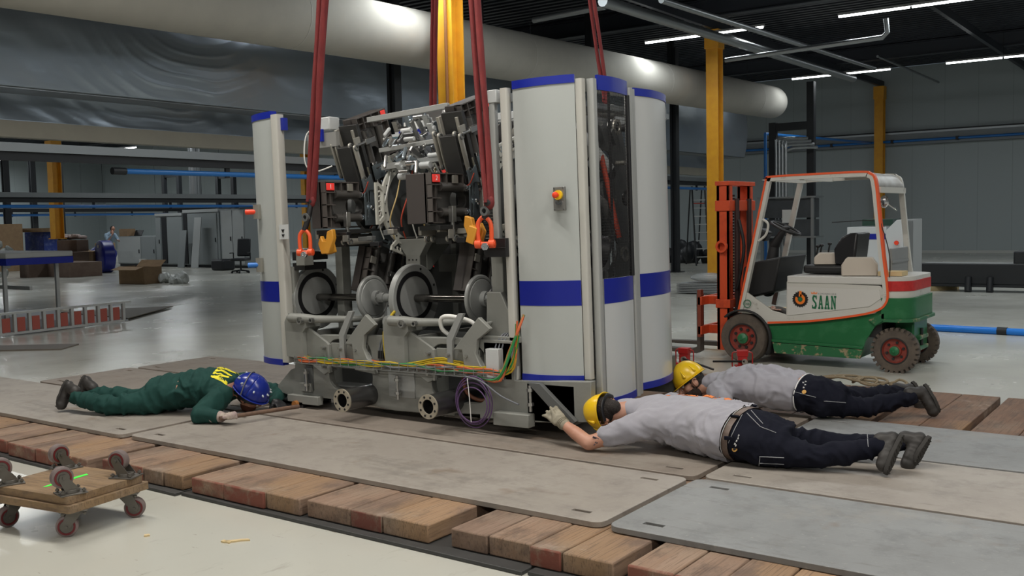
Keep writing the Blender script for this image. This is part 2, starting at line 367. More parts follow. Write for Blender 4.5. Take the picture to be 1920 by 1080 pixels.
# ================================================================== steel road plates and timber mats
ZP = .15
def plate_mat(name, c1, c2, c3):
    m = bpy.data.materials.new(name); m.use_nodes = True; nt = m.node_tree; b = nt.nodes['Principled BSDF']; L = nt.links
    tc = nt.nodes.new('ShaderNodeTexCoord')
    def nz(s_, d=6, st=(1, 1, 1), ro=.65):
        mp = nt.nodes.new('ShaderNodeMapping'); mp.inputs['Scale'].default_value = st; L.new(tc.outputs['Object'], mp.inputs['Vector'])
        t = nt.nodes.new('ShaderNodeTexNoise'); t.inputs['Scale'].default_value = s_; t.inputs['Detail'].default_value = d; t.inputs['Roughness'].default_value = ro; L.new(mp.outputs[0], t.inputs['Vector']); return t.outputs['Fac']
    def mixc(src, a, b_, ca, cb, mxv=1):
        r = nt.nodes.new('ShaderNodeMapRange'); r.inputs[1].default_value = a; r.inputs[2].default_value = b_; r.inputs[4].default_value = mxv; L.new(src, r.inputs[0])
        x = nt.nodes.new('ShaderNodeMix'); x.data_type = 'RGBA'; L.new(r.outputs[0], x.inputs[0])
        for i, q in ((6, ca), (7, cb)):
            if isinstance(q, tuple): x.inputs[i].default_value = (*q, 1)
            else: L.new(q, x.inputs[i])
        return x.outputs[2]
    c = mixc(nz(1.3), .38, .62, c1, c2); c = mixc(nz(3.1, 8, (1, 1, 1), .75), .50, .62, c, tuple(q*.74 for q in c1), .6); c = mixc(nz(4, 8), .55, .75, c, c3, .7)
    c = mixc(nz(14, 5, (.3, 1, 1)), .60, .75, c, (.10, .085, .07), .5); c = mixc(nz(30, 4), .62, .7, c, (.42, .40, .37), .35)
    c = mixc(nz(2.2, 3), .62, .72, c, (.16, .095, .05), .45); c = mixc(nz(1.7, 9, (.12, 1, 1), .75), .56, .66, c, (.13, .12, .11), .45); c = mixc(nz(.9, 6, (1, 1, 1), .7), .55, .7, c, (.34, .31, .27), .5)
    L.new(c, b.inputs['Base Color']); b.inputs['Roughness'].default_value = .55; b.inputs['Metallic'].default_value = .15
    bp = nt.nodes.new('ShaderNodeBump'); bp.inputs['Strength'].default_value = .15; bp.inputs['Distance'].default_value = .01; L.new(nz(12, 6), bp.inputs['Height']); L.new(bp.outputs[0], b.inputs['Normal'])
    return m
mp1 = plate_mat('plate_warm', (.30, .27, .24), (.35, .32, .285), (.24, .21, .18))
mp2 = plate_mat('plate_cool', (.21, .215, .215), (.255, .262, .262), (.165, .155, .145))
mp3 = plate_mat('plate_brown', (.235, .20, .17), (.285, .245, .21), (.18, .14, .11))
def plate(x0, x1, y0, y1, m, label, rz=0, slots=None, th=.03):
    cx, cy = (x0+x1)/2, (y0+y1)/2; a, b = (x1-x0)/2, (y1-y0)/2
    sl = []
    for sx, sy in ((1, 1), (1, -1), (-1, 1), (-1, -1)):
        qx, qy = sx*(a-.19), sy*(b-.13)
        sl.append([(qx-.055, qy-.018), (qx+.055, qy-.018), (qx+.055, qy+.018), (qx-.055, qy+.018)])
    mb = MB(); mb.prism(rrect(-a, a, -b, b, .06), XY, -th, 0, sl)
    return mb.build('steel_plate', m, bevel=.003, loc=(cx, cy, ZP), rot=(0, 0, rz), sharp=30, label=label, cat='steel plate', group='steel road plates')
plate(-6.44, -2.47, 4.13, 5.13, mp1, 'grey steel road plate lying in front of the machine, clear of everything', slots=1)
plate(-2.43, 1.55, 4.12, 5.15, mp2, 'bluish steel road plate in the lower right corner of the photo')
plate(-10.5, -6.50, 4.10, 5.12, mp1, 'steel road plate under the man in green')
plate(-9.55, -6.50, 5.16, 6.18, mp3, 'steel road plate just behind the man in green')
plate(-9.50, -6.48, 6.22, 7.2, mp3, 'brownish steel road plate furthest back on the left')
plate(-6.44, -2.46, 5.17, 6.18, mp3, 'steel road plate under the front of the machine')
plate(-6.44, -2.46, 6.22, 7.2, mp3, 'steel road plate under the back of the machine')
plate(-2.42, 1.55, 5.19, 6.19, mp1, 'steel road plate under the legs of the nearer man in grey')
plate(-2.42, 1.55, 6.23, 7.22, mp2, 'steel road plate at right between the two men in grey')
# timber
def wood_mat(name, c1, c2, paint=None):
    m = bpy.data.materials.new(name); m.use_nodes = True; nt = m.node_tree; b = nt.nodes['Principled BSDF']; L = nt.links
    tc = nt.nodes.new('ShaderNodeTexCoord'); gm = nt.nodes.new('ShaderNodeNewGeometry')
    def nz(s_, d=6, st=(1, 1, 1), ro=.65, off=0):
        mp = nt.nodes.new('ShaderNodeMapping'); mp.inputs['Scale'].default_value = st; mp.inputs['Location'].default_value = (off, 0, 0); L.new(tc.outputs['Object'], mp.inputs['Vector'])
        t = nt.nodes.new('ShaderNodeTexNoise'); t.inputs['Scale'].default_value = s_; t.inputs['Detail'].default_value = d; t.inputs['Roughness'].default_value = ro; L.new(mp.outputs[0], t.inputs['Vector']); return t.outputs['Fac']
    def mixc(f, a, b_, ca, cb, mxv=1):
        r = nt.nodes.new('ShaderNodeMapRange'); r.inputs[1].default_value = a; r.inputs[2].default_value = b_; r.inputs[4].default_value = mxv; L.new(f, r.inputs[0])
        x = nt.nodes.new('ShaderNodeMix'); x.data_type = 'RGBA'; L.new(r.outputs[0], x.inputs[0])
        for i, q in ((6, ca), (7, cb)):
            if isinstance(q, tuple): x.inputs[i].default_value = (*q, 1)
            else: L.new(q, x.inputs[i])
        return x.outputs[2]
    c = mixc(nz(5, 5, (2.5, .35, 1)), .35, .65, c1, c2); c = mixc(nz(2.6, 4), .52, .72, c, (.24, .19, .14), .6)
    c = mixc(nz(9, 6, (3, .4, 3)), .60, .68, c, (.09, .06, .04), .6)
    c = mixc(nz(1.1, 2, off=7), .58, .66, c, (.38, .23, .10), .35); c = mixc(nz(7, 9, (1, .5, 1), .8), .50, .62, c, (.10, .07, .055), .55); c = mixc(nz(40, 3, (3, .08, 1), .5), .55, .62, c, (.08, .05, .035), .45); c = mixc(nz(3.3, 4, off=2), .62, .72, c, (.42, .34, .27), .5)
    if paint:   # painted end grain: the ends (local -Y faces) carry old red paint, worn off in patches
        sp = nt.nodes.new('ShaderNodeSeparateXYZ'); L.new(tc.outputs['Object'], sp.inputs[0])
        lt = nt.nodes.new('ShaderNodeMath'); lt.operation = 'LESS_THAN'; L.new(sp.outputs[1], lt.inputs[0]); lt.inputs[1].default_value = .004
        r = nt.nodes.new('ShaderNodeMapRange'); r.inputs[1].default_value = .38; r.inputs[2].default_value = .52; L.new(nz(5, 6, off=3), r.inputs[0])
        mu = nt.nodes.new('ShaderNodeMath'); mu.operation = 'MULTIPLY'; L.new(lt.outputs[0], mu.inputs[0]); L.new(r.outputs[0], mu.inputs[1])
        x = nt.nodes.new('ShaderNodeMix'); x.data_type = 'RGBA'; L.new(mu.outputs[0], x.inputs[0]); L.new(c, x.inputs[6]); x.inputs[7].default_value = (*paint, 1); c = x.outputs[2]
    L.new(c, b.inputs['Base Color']); b.inputs['Roughness'].default_value = .8
    bp = nt.nodes.new('ShaderNodeBump'); bp.inputs['Strength'].default_value = .35; bp.inputs['Distance'].default_value = .01; L.new(nz(12, 6, (3, .4, 3)), bp.inputs['Height']); L.new(bp.outputs[0], b.inputs['Normal'])
    return m
m_tim = [wood_mat('mat_timber_a', (.215, .135, .092), (.28, .19, .135), (.19, .06, .04)), wood_mat('mat_timber_b', (.18, .115, .08), (.245, .165, .12), (.165, .055, .04)), wood_mat('mat_timber_c', (.25, .155, .10), (.30, .205, .145), (.21, .075, .05))]
m_timb = wood_mat('back_timber', (.17, .095, .06), (.215, .125, .08))
MATSPEC = [  # x0, x1, beams, front Y, label
    (-9.6, -8.75, 4, 3.62, 'timber mat with worn ends at the far left edge of the photo'),
    (-8.62, -7.75, 4, 3.66, 'timber mat, leftmost of those cut by the left edge'),
    (-7.7, -7.2, 2, 3.64, 'narrow timber mat at the left edge above the dolly'),
    (-7.14, -6.12, 5, 3.61, 'timber mat with red ends behind the dolly, its left beams in view'),
    (-6.05, -5.2, 4, 3.68, 'timber mat just right of the dolly wheels'),
    (-5.12, -4.16, 3, 3.70, 'timber mat with a broad pale left beam, left of the middle mats'),
    (-4.13, -3.24, 3, 3.72, 'timber mat in the middle of the front row, ends flaked red'),
    (-3.12, -2.18, 4, 3.75, 'timber mat with a splintered right end beam'),
    (-2.12, -1.2, 4, 3.77, 'timber mat cut by the bottom edge of the photo'),
    (-1.1, -.2, 4, 3.77, 'timber mat at the lower right corner under the bluish plate')]
for k, (x0, x1, nb, yf, lab) in enumerate(MATSPEC):
    r = empty('timber_mat', (x0, yf, 0), label=lab, cat='timber mat', group='timber mats under the steel plates')
    e = [0]+sorted([(i+1)/nb+random.uniform(-.05, .05)*(4/nb) for i in range(nb-1)])+[1]; wd = x1-x0
    for i in range(nb):
        a, b_ = e[i]*wd+.003, e[i+1]*wd-.003; dy = random.uniform(-.012, .012); zt = .118+random.uniform(-.004, .002)
        yback = 8.9-yf if x0 < -1.15 and i == 999 else 5.2-yf+.0
        mb = MB(); mb.bb(a, b_, dy, 3.2, .022, min(zt, .119))
        mb.build('beam', m_tim[(k+i) % 3], r, bevel=.008)
# dark base strips under the timber
for i, (x0, x1, yf) in enumerate([(-10.4, -6.35, 3.58), (-6.33, -5.2, 3.63), (-5.18, -2.62, 3.66), (-2.6, .5, 3.68)]):
    mb = MB(); mb.bb(x0, x1, yf, yf+1.1, .001, .02); mb.build('base_plate', mat('dark_base_plate', (.035, .036, .036), .5, n=5, col2=(.05, .05, .05)), bevel=.003,
       label=['dark thin base sheet under the timber, leftmost', 'short dark base sheet under the timber behind the dolly', 'long dark base sheet under the middle timber mats', 'dark base sheet under the timber at the lower right'][i], cat='base sheet', group='dark base sheets')
# back timber mats (visible beyond the plates at right and behind the machine)
for k, (x0, x1, sh) in enumerate([(-6.2, -4.9, 0), (-4.85, -3.95, 0), (-3.9, -3.0, 0), (-2.97, -2.1, 0), (-2.05, -1.47, 0), (-1.42, -.5, 0), (-.45, .5, 0)]):
    r = empty('timber_mat', (x0, 7.25, 0), label=['brown timber mat behind the machine, leftmost at the back', 'brown timber mat behind the round machine guard', 'brown timber mat under the farther man\'s chest and the red jacks',
       'brown timber mat under the farther man\'s shins', 'narrow brown timber mat beside the farther man\'s boot', 'wide brown timber mat at the right edge of the photo', 'brown timber mat furthest right at the back'][k], cat='timber mat', group='timber mats at the back')
    nb = 2 if k == 4 else 3; wd = x1-x0
    for i in range(nb):
        mb = MB(); mb.bb(i*wd/nb+.003, (i+1)*wd/nb-.003, -.22, 1.6, .002, .118); mb.build('beam', m_timb, r, bevel=.006)
# wood chips on the floor
m_chip = mat('pale_wood', (.62, .48, .26), .8)
for (px, py, l, a, lab) in [(445, 1015, .13, .25, 'long pale wood splinter on the floor'), (425, 1017, .06, -.5, 'short bent wood chip beside the long splinter'), (276, 1005, .03, .3, 'small pale wood chip on the floor, nearest the dolly'), (1198, 1036, .0, 0, '')]:
    if not l: continue
    p = onZ(px, py, 0); mb = MB()
    mb.prism([(-l/2, -.012), (-l*.1, -.016), (l*.15, -.009), (l/2, -.013), (l*.42, .008), (l*.1, .013), (-l*.2, .007), (-l*.48, .012)], XY, 0, .008)
    mb.build('wood_chip', m_chip, loc=p, rot=(0, 0, a+.6), label=lab, cat='wood chip', group='wood chips on the floor')
# ================================================================== the machine hanging in its slings
MLOC = V((-6.25, 5.55, .15)); MROT = Euler((0, -.02, 0)).to_matrix(); MINV = MROT.transposed()
def ML(x, y, v): return MINV @ (onY(x, y, 5.55+v)-MLOC)
def MW(u, v, w): return MROT @ V((u, v, w))+MLOC
mach = empty('packaging_machine', MLOC, (0, -.02, 0), 'big grey and white machine with blue stripe hanging in red slings', 'machine')
m_cast = mat('cast_grey', (.235, .24, .222), .5, n=3, col2=(.21, .215, .20), bump=(40, .05))
m_castd = mat('cast_grey_dark', (.10, .105, .105), .55)
m_disc = mat('machined_grey', (.30, .31, .305), .42, .1)
m_panel = mat('panel_white', (.42, .445, .435), .38)
m_panel2 = mat('panel_white_glossy', (.53, .55, .555), .25)
m_stripe = mat('blue_stripe', (.006, .014, .26), .3)
m_rim = mat('blue_rim', (.008, .02, .30), .35)
m_post = mat('post_aluminium', (.42, .43, .42), .4, .35)
m_postw = mat('post_cream', (.48, .475, .44), .4)
m_plas = mat('dark_taupe_plastic', (.060, .052, .050), .45)
m_plasd = mat('deep_black_plastic', (.012, .012, .014), .4)
m_steel = mat('machined_steel', (.45, .45, .44), .3, .9)
m_nickel = mat('dull_nickel', (.40, .385, .345), .42, .6)
m_zinc = mat('blue_zinc', (.40, .47, .52), .3, .85)
m_tagred = mat('tag_red', (.85, .05, .04), .5, emit=((.9, .05, .04), .15))
m_txtw = mat('white_print', (.85, .85, .85), .5)
m_wred = mat('red_wire', (.45, .06, .03), .5); m_wyel = mat('yellow_cable', (.50, .36, .02), .45); m_wgrn = mat('green_cable', (.02, .22, .06), .45)
m_wora = mat('orange_cable', (.55, .12, .04), .45); m_wpur = mat('purple_cable', (.10, .05, .14), .45); m_wwht = mat('white_cable', (.75, .75, .72), .5); m_wgry = mat('grey_cable', (.14, .15, .17), .5)
m_orange = mat('orange_enamel', (.80, .10, .03), .38)
m_amber = mat('amber_steel', (.62, .28, .03), .45)
# ---- base casting
def P(pts, v): return [((q := ML(x, y, v)).x, q.z) for x, y in pts]
outer = P([(553, 640), (553, 690), (545, 693), (521, 722), (521, 734), (567, 749), (597, 754), (598, 745), (680, 757), (740, 770), (830, 777), (852, 780), (853, 775), (900, 777), (900, 785), (963, 785), (1000, 792), (1108, 792), (1108, 716), (965, 714), (965, 640), (900, 636), (745, 630), (600, 628)], 0)
h1 = rrect(.42, .90, .16, .57, .11); h2 = rrect(1.50, 2.02, .15, .57, .11)
h1 = [(x, y) for x, y in h1]; 
mb = MB(); mb.prism(outer, XZ, 0, .06, [h1, h2]); mb.build('base_frame', m_cast, mach, bevel=.006)
mb = MB(); mb.prism([(a, b) for a, b in outer[:1]+outer[7:-3]] if 0 else [(0.05, .10), (.3, .06), (2.75, .06), (2.75, .35), (2.2, .35), (2.2, .6), (.05, .6)], XZ, 1.45, 1.5); mb.build('rear_base_frame', m_castd, mach)
for a_, b_ in ((.0, .06), (1.2, 1.25), (2.3, 2.36)):
    mb = MB(); mb.bb(a_, b_, .06, 1.45, .11, .6); mb.build('cross_frame', m_cast, mach)
mb = MB(); mb.bb(.06, 2.3, .3, 1.4, .10, .13); mb.bb(.06, 2.3, .5, .54, .13, .6); mb.build('sump_plate', m_castd, mach)
mb = MB(); mb.bb(1.98, 2.30, .22, .25, .08, .62); mb.build('side_cover', m_cast, mach)
mb = MB(); mb.bb(2.37, 2.74, .30, .32, .12, .345); mb.build('inner_cover', m_cast, mach)
mb = MB(); mb.bb(2.38, 2.72, .04, .06, .22, .34); mb.build('plastic_cover', mat('smoky_plastic', (.10, .11, .11), .3, alpha=.7), mach)
# pale foot block right
mb = MB(); mb.bb(2.36, 2.75, .0, .5, .065, .33); mb.build('foot_block', m_cast, mach, bevel=.006)
mb = MB(); mb.prism([(2.40, .34), (2.50, .34), (2.78, .10), (2.74, .06), (2.60, .16)], XZ, -.05, -.01); mb.build('gusset_plate', m_castd, mach, bevel=.003)
mb = MB(); mb.bb(.10, .23, -.03, .0, .13, .2); mb.bb(-.02, .34, -.06, 0, .03, .10); mb.build('foot_pad', m_cast, mach, bevel=.004)
mb = MB(); mb.bb(2.12, 2.42, -.08, 0, .03, .12); mb.build('foot_pad', m_cast, mach, bevel=.004)
mb = MB(); mb.bb(1.08, 1.34, -.012, 0, .15, .40); mb.build('adjuster_plate', m_disc, mach, bevel=.002)
for u in (.20, 1.20, 2.42):
    mb = MB(); mb.cyl((u, -.045, .14), (u, -.045, .32), .012, n=10)
    for w_ in (.18, .28): mb.lathe([(.024, 0), (.024, .02)], (u, -.045, w_), n=6)
    mb.build('adjusting_bolt', m_steel, mach)
mb = MB(); mb.bb(.16, .24, -.01, .0, .14, .34); mb.build('slot_plate', m_castd, mach)
# ---- big flanged tubes
for u, w_ in ((.87, .15), (1.72, .165)):
    mb = MB(); mb.ringd((u, -.30, w_), (0, 1, 0), .083, .056, .55, 36); o = mb.build('roller_tube', mat('turned_steel', (.16, .16, .165), .28, .9), mach, sharp=50)
    mb = MB(); mb.ringd((u, -.308, w_), (0, 1, 0), .088, .052, .012, 36); f_ = mb.build('flange', mat('flange_steel', (.46, .42, .34), .4, .5), o)
    mb = MB()
    for k in range(8):
        a = PI/8+k*PI/4; mb.cyl((u+.070*math.cos(a), -.311, w_+.070*math.sin(a)), (u+.070*math.cos(a), -.3065, w_+.070*math.sin(a)), .0085, n=10)
    mb.build('bolt_hole', m_plasd, o, kind='stuff')
    mb = MB(); mb.cyl((u, -.2, w_), (u, -.19, w_), .055); mb.build('bore', m_plasd, o)
# ---- cam shafts and discs
VS, WS = .30, .88
for k in range(2):
    du = 1.10*k
    mb = MB(); mb.lathe([(.262, 0), (.27, .006), (.27, .045), (.262, .052), (.20, .052)], (-.03+du, VS, WS), (1, 0, 0), 56); big = mb.build('cam_disc', m_disc, mach, sharp=30)
    mb = MB(); prof = []
    # groove: black ring with a slightly wavy cam track on the +X face
    pts = []
    for i in range(64):
        a = 2*PI*i/64; r_ = .185+.022*math.cos(a-2.4)+.008*math.cos(2*a)
        pts.append((.025+du, VS+r_*math.cos(a), WS+r_*math.sin(a)))
    n = 64; rings = []
    for i in range(n):
        p = V(pts[i]); d = (p-V((p.x, VS, WS))).normalized()
        rings.append([mb.bm.verts.new(p-d*.020), mb.bm.verts.new(p+d*.020), mb.bm.verts.new(p+d*.020+V((-.012, 0, 0))), mb.bm.verts.new(p-d*.020+V((-.012, 0, 0)))])
    mb.skin(rings, closed=True); mb.build('cam_groove', m_plasd, big)
    mb = MB()
    for a in (.4, 1.3, 3.7): mb.cyl((.022+du, VS+.235*math.cos(a), WS+.235*math.sin(a)), (.026+du, VS+.235*math.cos(a), WS+.235*math.sin(a)), .010, n=10)
    mb.build('bolt_hole', m_plasd, big, kind='stuff')
    mb = MB(); mb.lathe([(.175, 0), (.182, .006), (.182, .022), (.175, .03), (.16, .032), (.15, .028), (.145, .034), (.06, .05), (.058, .09), (.035, .09)], (.64+du, VS, WS), (1, 0, 0), 48); sm = mb.build('small_cam_disc', m_disc, mach, sharp=25)
    mb = MB()
    for a in range(6): mb.cyl((.72+du, VS+.045*math.cos(a*PI/3), WS+.045*math.sin(a*PI/3)), (.742+du, VS+.045*math.cos(a*PI/3), WS+.045*math.sin(a*PI/3)), .007, n=8)
    mb.build('hub_bolts', m_steel, sm, kind='stuff')
    mb = MB(); mb.cyl((.02+du, VS, WS), (.66+du, VS, WS), .030, n=28); mb.build('cam_shaft', mat('dark_shaft', (.20, .19, .18), .22, 1), mach)
    mb = MB(); mb.lathe([(.042, 0), (.042, .06), (.034, .06), (.034, .12)], (.73+du, VS, WS), (1, 0, 0), 24); mb.build('shaft_collar', m_disc, mach)
# bearing block at right
mb = MB(); mb.ringd((1.88, VS, WS), (1, 0, 0), .085, .05, .06, 32); mb.bb(1.885, 1.935, VS-.03, VS+.03, WS+.07, WS+.17); mb.bb(1.885, 1.935, VS-.03, VS+.03, WS-.17, WS-.07); b = mb.build('bearing_block', m_disc, mach, bevel=.004)
for w_ in (WS+.135, WS-.135):
    mb = MB(); mb.cyl((1.93, VS, w_), (1.95, VS, w_), .014, n=12); mb.build('bolt', m_steel, b)
mb = MB(); mb.lathe([(.20, 0), (.20, .05), (.1, .06)], (1.96, VS+.05, WS), (1, 0, 0), 40); mb.build('dark_disc', m_plasd, mach)
# ---- upright columns
mb = MB(); mb.bb(2.02, 2.12, .1, .2, .62, 1.35); mb.prism([(1.98, .60), (2.30, .60), (2.22, .74), (2.12, .95), (2.00, .95)], XZ, .06, .12); mb.build('right_column', m_cast, mach, bevel=.005)
mb = MB(); mb.bb(.16, .24, .38, .48, .6, 1.35); mb.build('left_column', m_cast, mach, bevel=.005)
# middle column with flared head
mb = MB(); mb.prism([(.65, 1.36), (.99, 1.36), (.99, 1.33), (.895, 1.20), (.905, .62), (.715, .62), (.745, 1.20), (.65, 1.33)], XZ, .62, .70); mb.bb(.65, .99, .62, .95, 1.34, 1.36)
mb.prism([(.70, 1.34), (1.0, 1.34), (1.0, 1.28), (.74, 1.08), (.70, 1.08)], YZ, .88, .905); c_ = mb.build('middle_column', m_cast, mach, bevel=.005)
mb = MB()
for u in (.78, .82, .86): mb.cyl((u, .617, 1.17), (u, .622, 1.17), .007, n=8)
mb.build('bolt_hole', m_plasd, c_, kind='stuff')
# ---- lower bracket groups, one per station
def station(du):
    r = empty('cam_follower_unit', (du, 0, 0), parent=mach)
    mb = MB(); mb.prism([(.00, .42), (.20, .40), (.20, .62), (.24, .66), (.24, .74), (.02, .75), (-.01, .70)], XZ, -.06, .10); mb.build('column_box', m_cast, r, bevel=.012)
    mb = MB(); mb.prism([(.20, .71), (.22, .655), (.42, .55), (.45, .53), (.45, .31), (.38, .28), (.20, .38)], XZ, -.02, .01); mb.bb(.20, .45, .01, .06, .31, .36); mb.build('web_plate', m_cast, r, bevel=.004)
    mb = MB(); mb.bb(.44, .462, -.03, .01, .30, .53); mb.build('web_flange', m_cast, r, bevel=.003)
    mb = MB(); mb.tube([(.06, -.05, .735), (.20, -.05, .735), (.30, .0, .725), (.50, .16, .715), (.66, .3, .71)], [.042, .044, .036, .03, .026], n=12, flat=.9); arm = mb.build('follower_arm', m_cast, r)
    for x, rr in ((.205, .030), (.305, .020)):
        mb = MB(); mb.ringd((x, -.10+(.03 if x > .25 else 0), .705+.015), (0, 1, 0), rr, rr*.62, .03, 20); mb.build('eye', m_steel, arm)
        mb = MB(); mb.cyl((x, -.085+(.03 if x > .25 else 0), .72), (x, -.06, .72), rr*.62, n=16); mb.build('eye_core', m_plasd, arm)
    mb = MB(); mb.lathe([(.05, 0), (.05, .05)], (.0, -.02, .72), (0, 1, 0), 20); mb.build('pivot', m_disc, r)
    mb = MB(); mb.bb(.46, .86, .0, .03, .34, .54); mb.build('bridge_plate', m_cast, r, bevel=.004)
    mb = MB(); mb.prism([(.585, .38), (.635, .38), (.635, .60), (.75, .80), (.70, .80), (.585, .62)], XZ, -.03, 0); mb.build('strut', m_disc, r, bevel=.003)
    mb = MB(); mb.prism([(.66, .54), (.90, .78), (1.0, .70), (.88, .62), (.86, .52), (.90, .44), (.96, .40), (.98, .32), (.76, .34), (.74, .54)], XZ, -.05, -.01); mb.build('curved_bracket', m_cast, r, bevel=.006)
    mb = MB(); mb.grid(lambda a, b: (.875+.10*math.sin(a*PI)*-.6+.09*a*0+(.13*abs(a-.5)), -.01+.14*b, .38+.36*a), 12, 2); mb.build('bracket_flange', m_cast, r, solid=.01)
    mb = MB()
    for x, z in ((.41, .50), (.41, .35), (.60, .50), (.60, .42), (.78, .50), (.78, .38), (.92, .38)): mb.cyl((x, -.06, z), (x, 0, z), .013, n=10)
    mb.build('bolts', m_steel, r, kind='stuff')
    mb = MB(); mb.bb(.96, 1.08, .02, .10, .34, .56); mb.build('rear_plate', m_cast, r, bevel=.004)
    for i in range(3):
        mb = MB(); mb.tube([(1.0+i*.02, .02, .35), (1.0+i*.02, -.02, .45), (1.01+i*.03, .0, .58), (1.05+i*.02, .06, .66), (1.10, .14, .62)], .006, smooth=4, n=6); mb.build('hose', m_wgry, r)
        mb = MB(); mb.cyl((1.0+i*.02, -.022, .44), (1.003+i*.02, -.02, .50), .010, n=8); mb.build('hose_plug', m_plasd, r)
    return r
station(0); station(1.10)
mb = MB(); mb.tube([(1.62, .1, .62), (1.58, .05, .68), (1.60, .03, .76), (1.70, .04, .77), (1.84, .08, .73), (1.88, .1, .66)], .016, smooth=5, n=10); mb.build('white_hose', m_wwht, mach)
# right service blocks
mb = MB(); mb.bb(2.0, 2.24, .0, .2, .34, .60); mb.bb(1.98, 2.3, .02, .3, .60, .64); mb.build('junction_block', m_cast, mach, bevel=.004)
mb = MB(); mb.bb(2.06, 2.17, -.06, 0, .34, .56); mb.build('white_bracket', m_panel2, mach, bevel=.003)
# ---- wire tray and cables
r = empty('cable_tray', (0, 0, 0), parent=mach)
mb = MB()
for v in (-.10, -.06, -.02):
    mb.tube([(.13, v, .375), (2.2, v, .355)], .003, n=5)
for w_ in (.43, .41): mb.tube([(.13, -.10, w_), (2.2, -.10, w_-.02)], .003, n=5)
for i in range(24):
    u = .13+i*.088; mb.tube([(u, -.02, .44), (u, -.02, .37), (u, -.10, .37), (u, -.10, .43)], .003, n=5)
mb.build('wire_basket', m_galv, r)
cab = []
for i in range(11):
    mm = [m_wyel, m_wora, m_wgrn, m_wyel, m_wora, m_wyel, m_wgrn, m_wora, m_wgry, m_wyel, m_wgrn][i]
    pts = [(.06, -.02, .50+i*.004), (.12, -.05, .42)]
    for j in range(9):
        u = .2+j*.24; pts.append((u, -.05-.035*math.sin(i*2.1+j*.7), .385+.012*((i*7+j) % 4)+(.05*math.exp(-((u-1.62)/.25)**2) if mm is m_wyel else 0)))
    pts += [(2.22, -.06, .385+(i % 3)*.01)]
    if i < 8: pts += [(2.30, -.05, .44+(i % 4)*.03), (2.32+.01*(i % 3), -.04, .62+i*.02)]
    mb = MB(); mb.tube(pts, .0068, n=6, smooth=3); mb.build('cable', mm, r)
mb = MB(); mb.tube([(1.10, -.03, .40), (1.08, -.03, .46), (1.06, -.02, .60), (1.06, 0, .68), (1.10, .02, .76), (1.12, .05, .80)], .011, smooth=4); mb.build('cable', m_wyel, r)
for i in range(6):
    mm = [m_wgrn, m_wora, m_wgrn, m_wora, m_wgrn, m_wora][i]
    mb = MB(); mb.tube([(2.0, -.08, .36), (2.15+i*.012, -.10, .35), (2.24, -.10+i*.012, .42+.02*i), (2.33, -.06, .66), (2.36, .0, .80)], .010, n=6, smooth=4); mb.build('cable', mm, r)
# purple coil
c = empty('cable_coil', (1.98, -.13, .17), parent=mach)
for i in range(4):
    mb = MB(); n = 30; R_ = .13+.012*i; ph = i*.7
    mb.tube([(R_*math.cos(2*PI*k/n)*(1+.08*math.sin(i*2)), .006*i, R_*math.sin(2*PI*k/n)*(.95+.05*i)+.02*math.sin(ph)) for k in range(n)], .0045, n=6, closed=True); mb.build('coil_turn', m_wpur, c)
mb = MB(); mb.tube([(-.05, -.01, .20), (.1, -.01, .17), (.25, 0, .08), (.40, 0, .03)], .006, smooth=4); mb.build('coil_tail', m_wgry, c)
mb = MB(); mb.tube([(-.02, -.02, .19), (0, -.03, .05), (.0, -.02, -.12)], .003, smooth=4); mb.build('cable_tie', m_wwht, c)
mb = MB(); mb.tube([(1.72, .1, .33), (1.80, .04, .22), (1.90, .08, .16), (2.0, .12, .2)], .014, smooth=4); mb.build('brown_hose', mat('brown_hose', (.22, .08, .04), .5), mach)
# ---- drum with gripper modules
VC, WC = .80, 1.64
mb = MB(); mb.cyl((-.0, VC, WC), (2.6, VC, WC), .10, n=28)
for u in (.2, .95, 1.3, 2.05, 2.4): mb.cyl((u, VC, WC), (u+.05, VC, WC), .24, n=36)
mb.build('drum_shaft', m_castd, mach)
for u in (.66, 1.76):
    mb = MB(); mb.ringd((u, VC, WC), (1, 0, 0), .375, .305, .02, 64); rg = mb.build('ring_plate', mat('ring_light_grey', (.52, .52, .47), .4), mach, sharp=30)
    mb = MB()
    for k in range(28):
        a = 2*PI*k/28; mb.cyl((u+.019, VC+.34*math.cos(a), WC+.34*math.sin(a)), (u+.023, VC+.34*math.cos(a), WC+.34*math.sin(a)), .008, n=8)
    mb.build('bolt_hole', m_plasd, rg, kind='stuff')
    mb = MB(); mb.cyl((u-.03, VC, WC), (u-.02, VC, WC), .30, n=48); mb.build('drum_face', m_castd, rg)
    for a0 in (180, 108, 252, 36):
        a = math.radians(a0); ca, sa = math.cos(a), math.sin(a)
        def T(r_, t_): return (VC+r_*ca-t_*sa, WC+r_*sa+t_*ca)
        mb = MB(); o_ = [T(.36, .13), T(.42, .17), T(.455, .17), T(.455, -.17), T(.42, -.17), T(.36, -.13)]; h_ = [T(.375, .10), T(.42, .14), T(.435, .14), T(.435, -.14), T(.42, -.14), T(.375, -.10)]
        mb.prism(o_, YZ, u+.02, u+.04, [h_[::1]])
        for k in range(6): p = T(.405, -.10+k*.04); q = T(.435, -.10+k*.04+.01); mb.cyl((u+.03, *p), (u+.03, *q), .009, n=6)
        mb.build('comb_bracket', MATS['ring_light_grey'], rg)
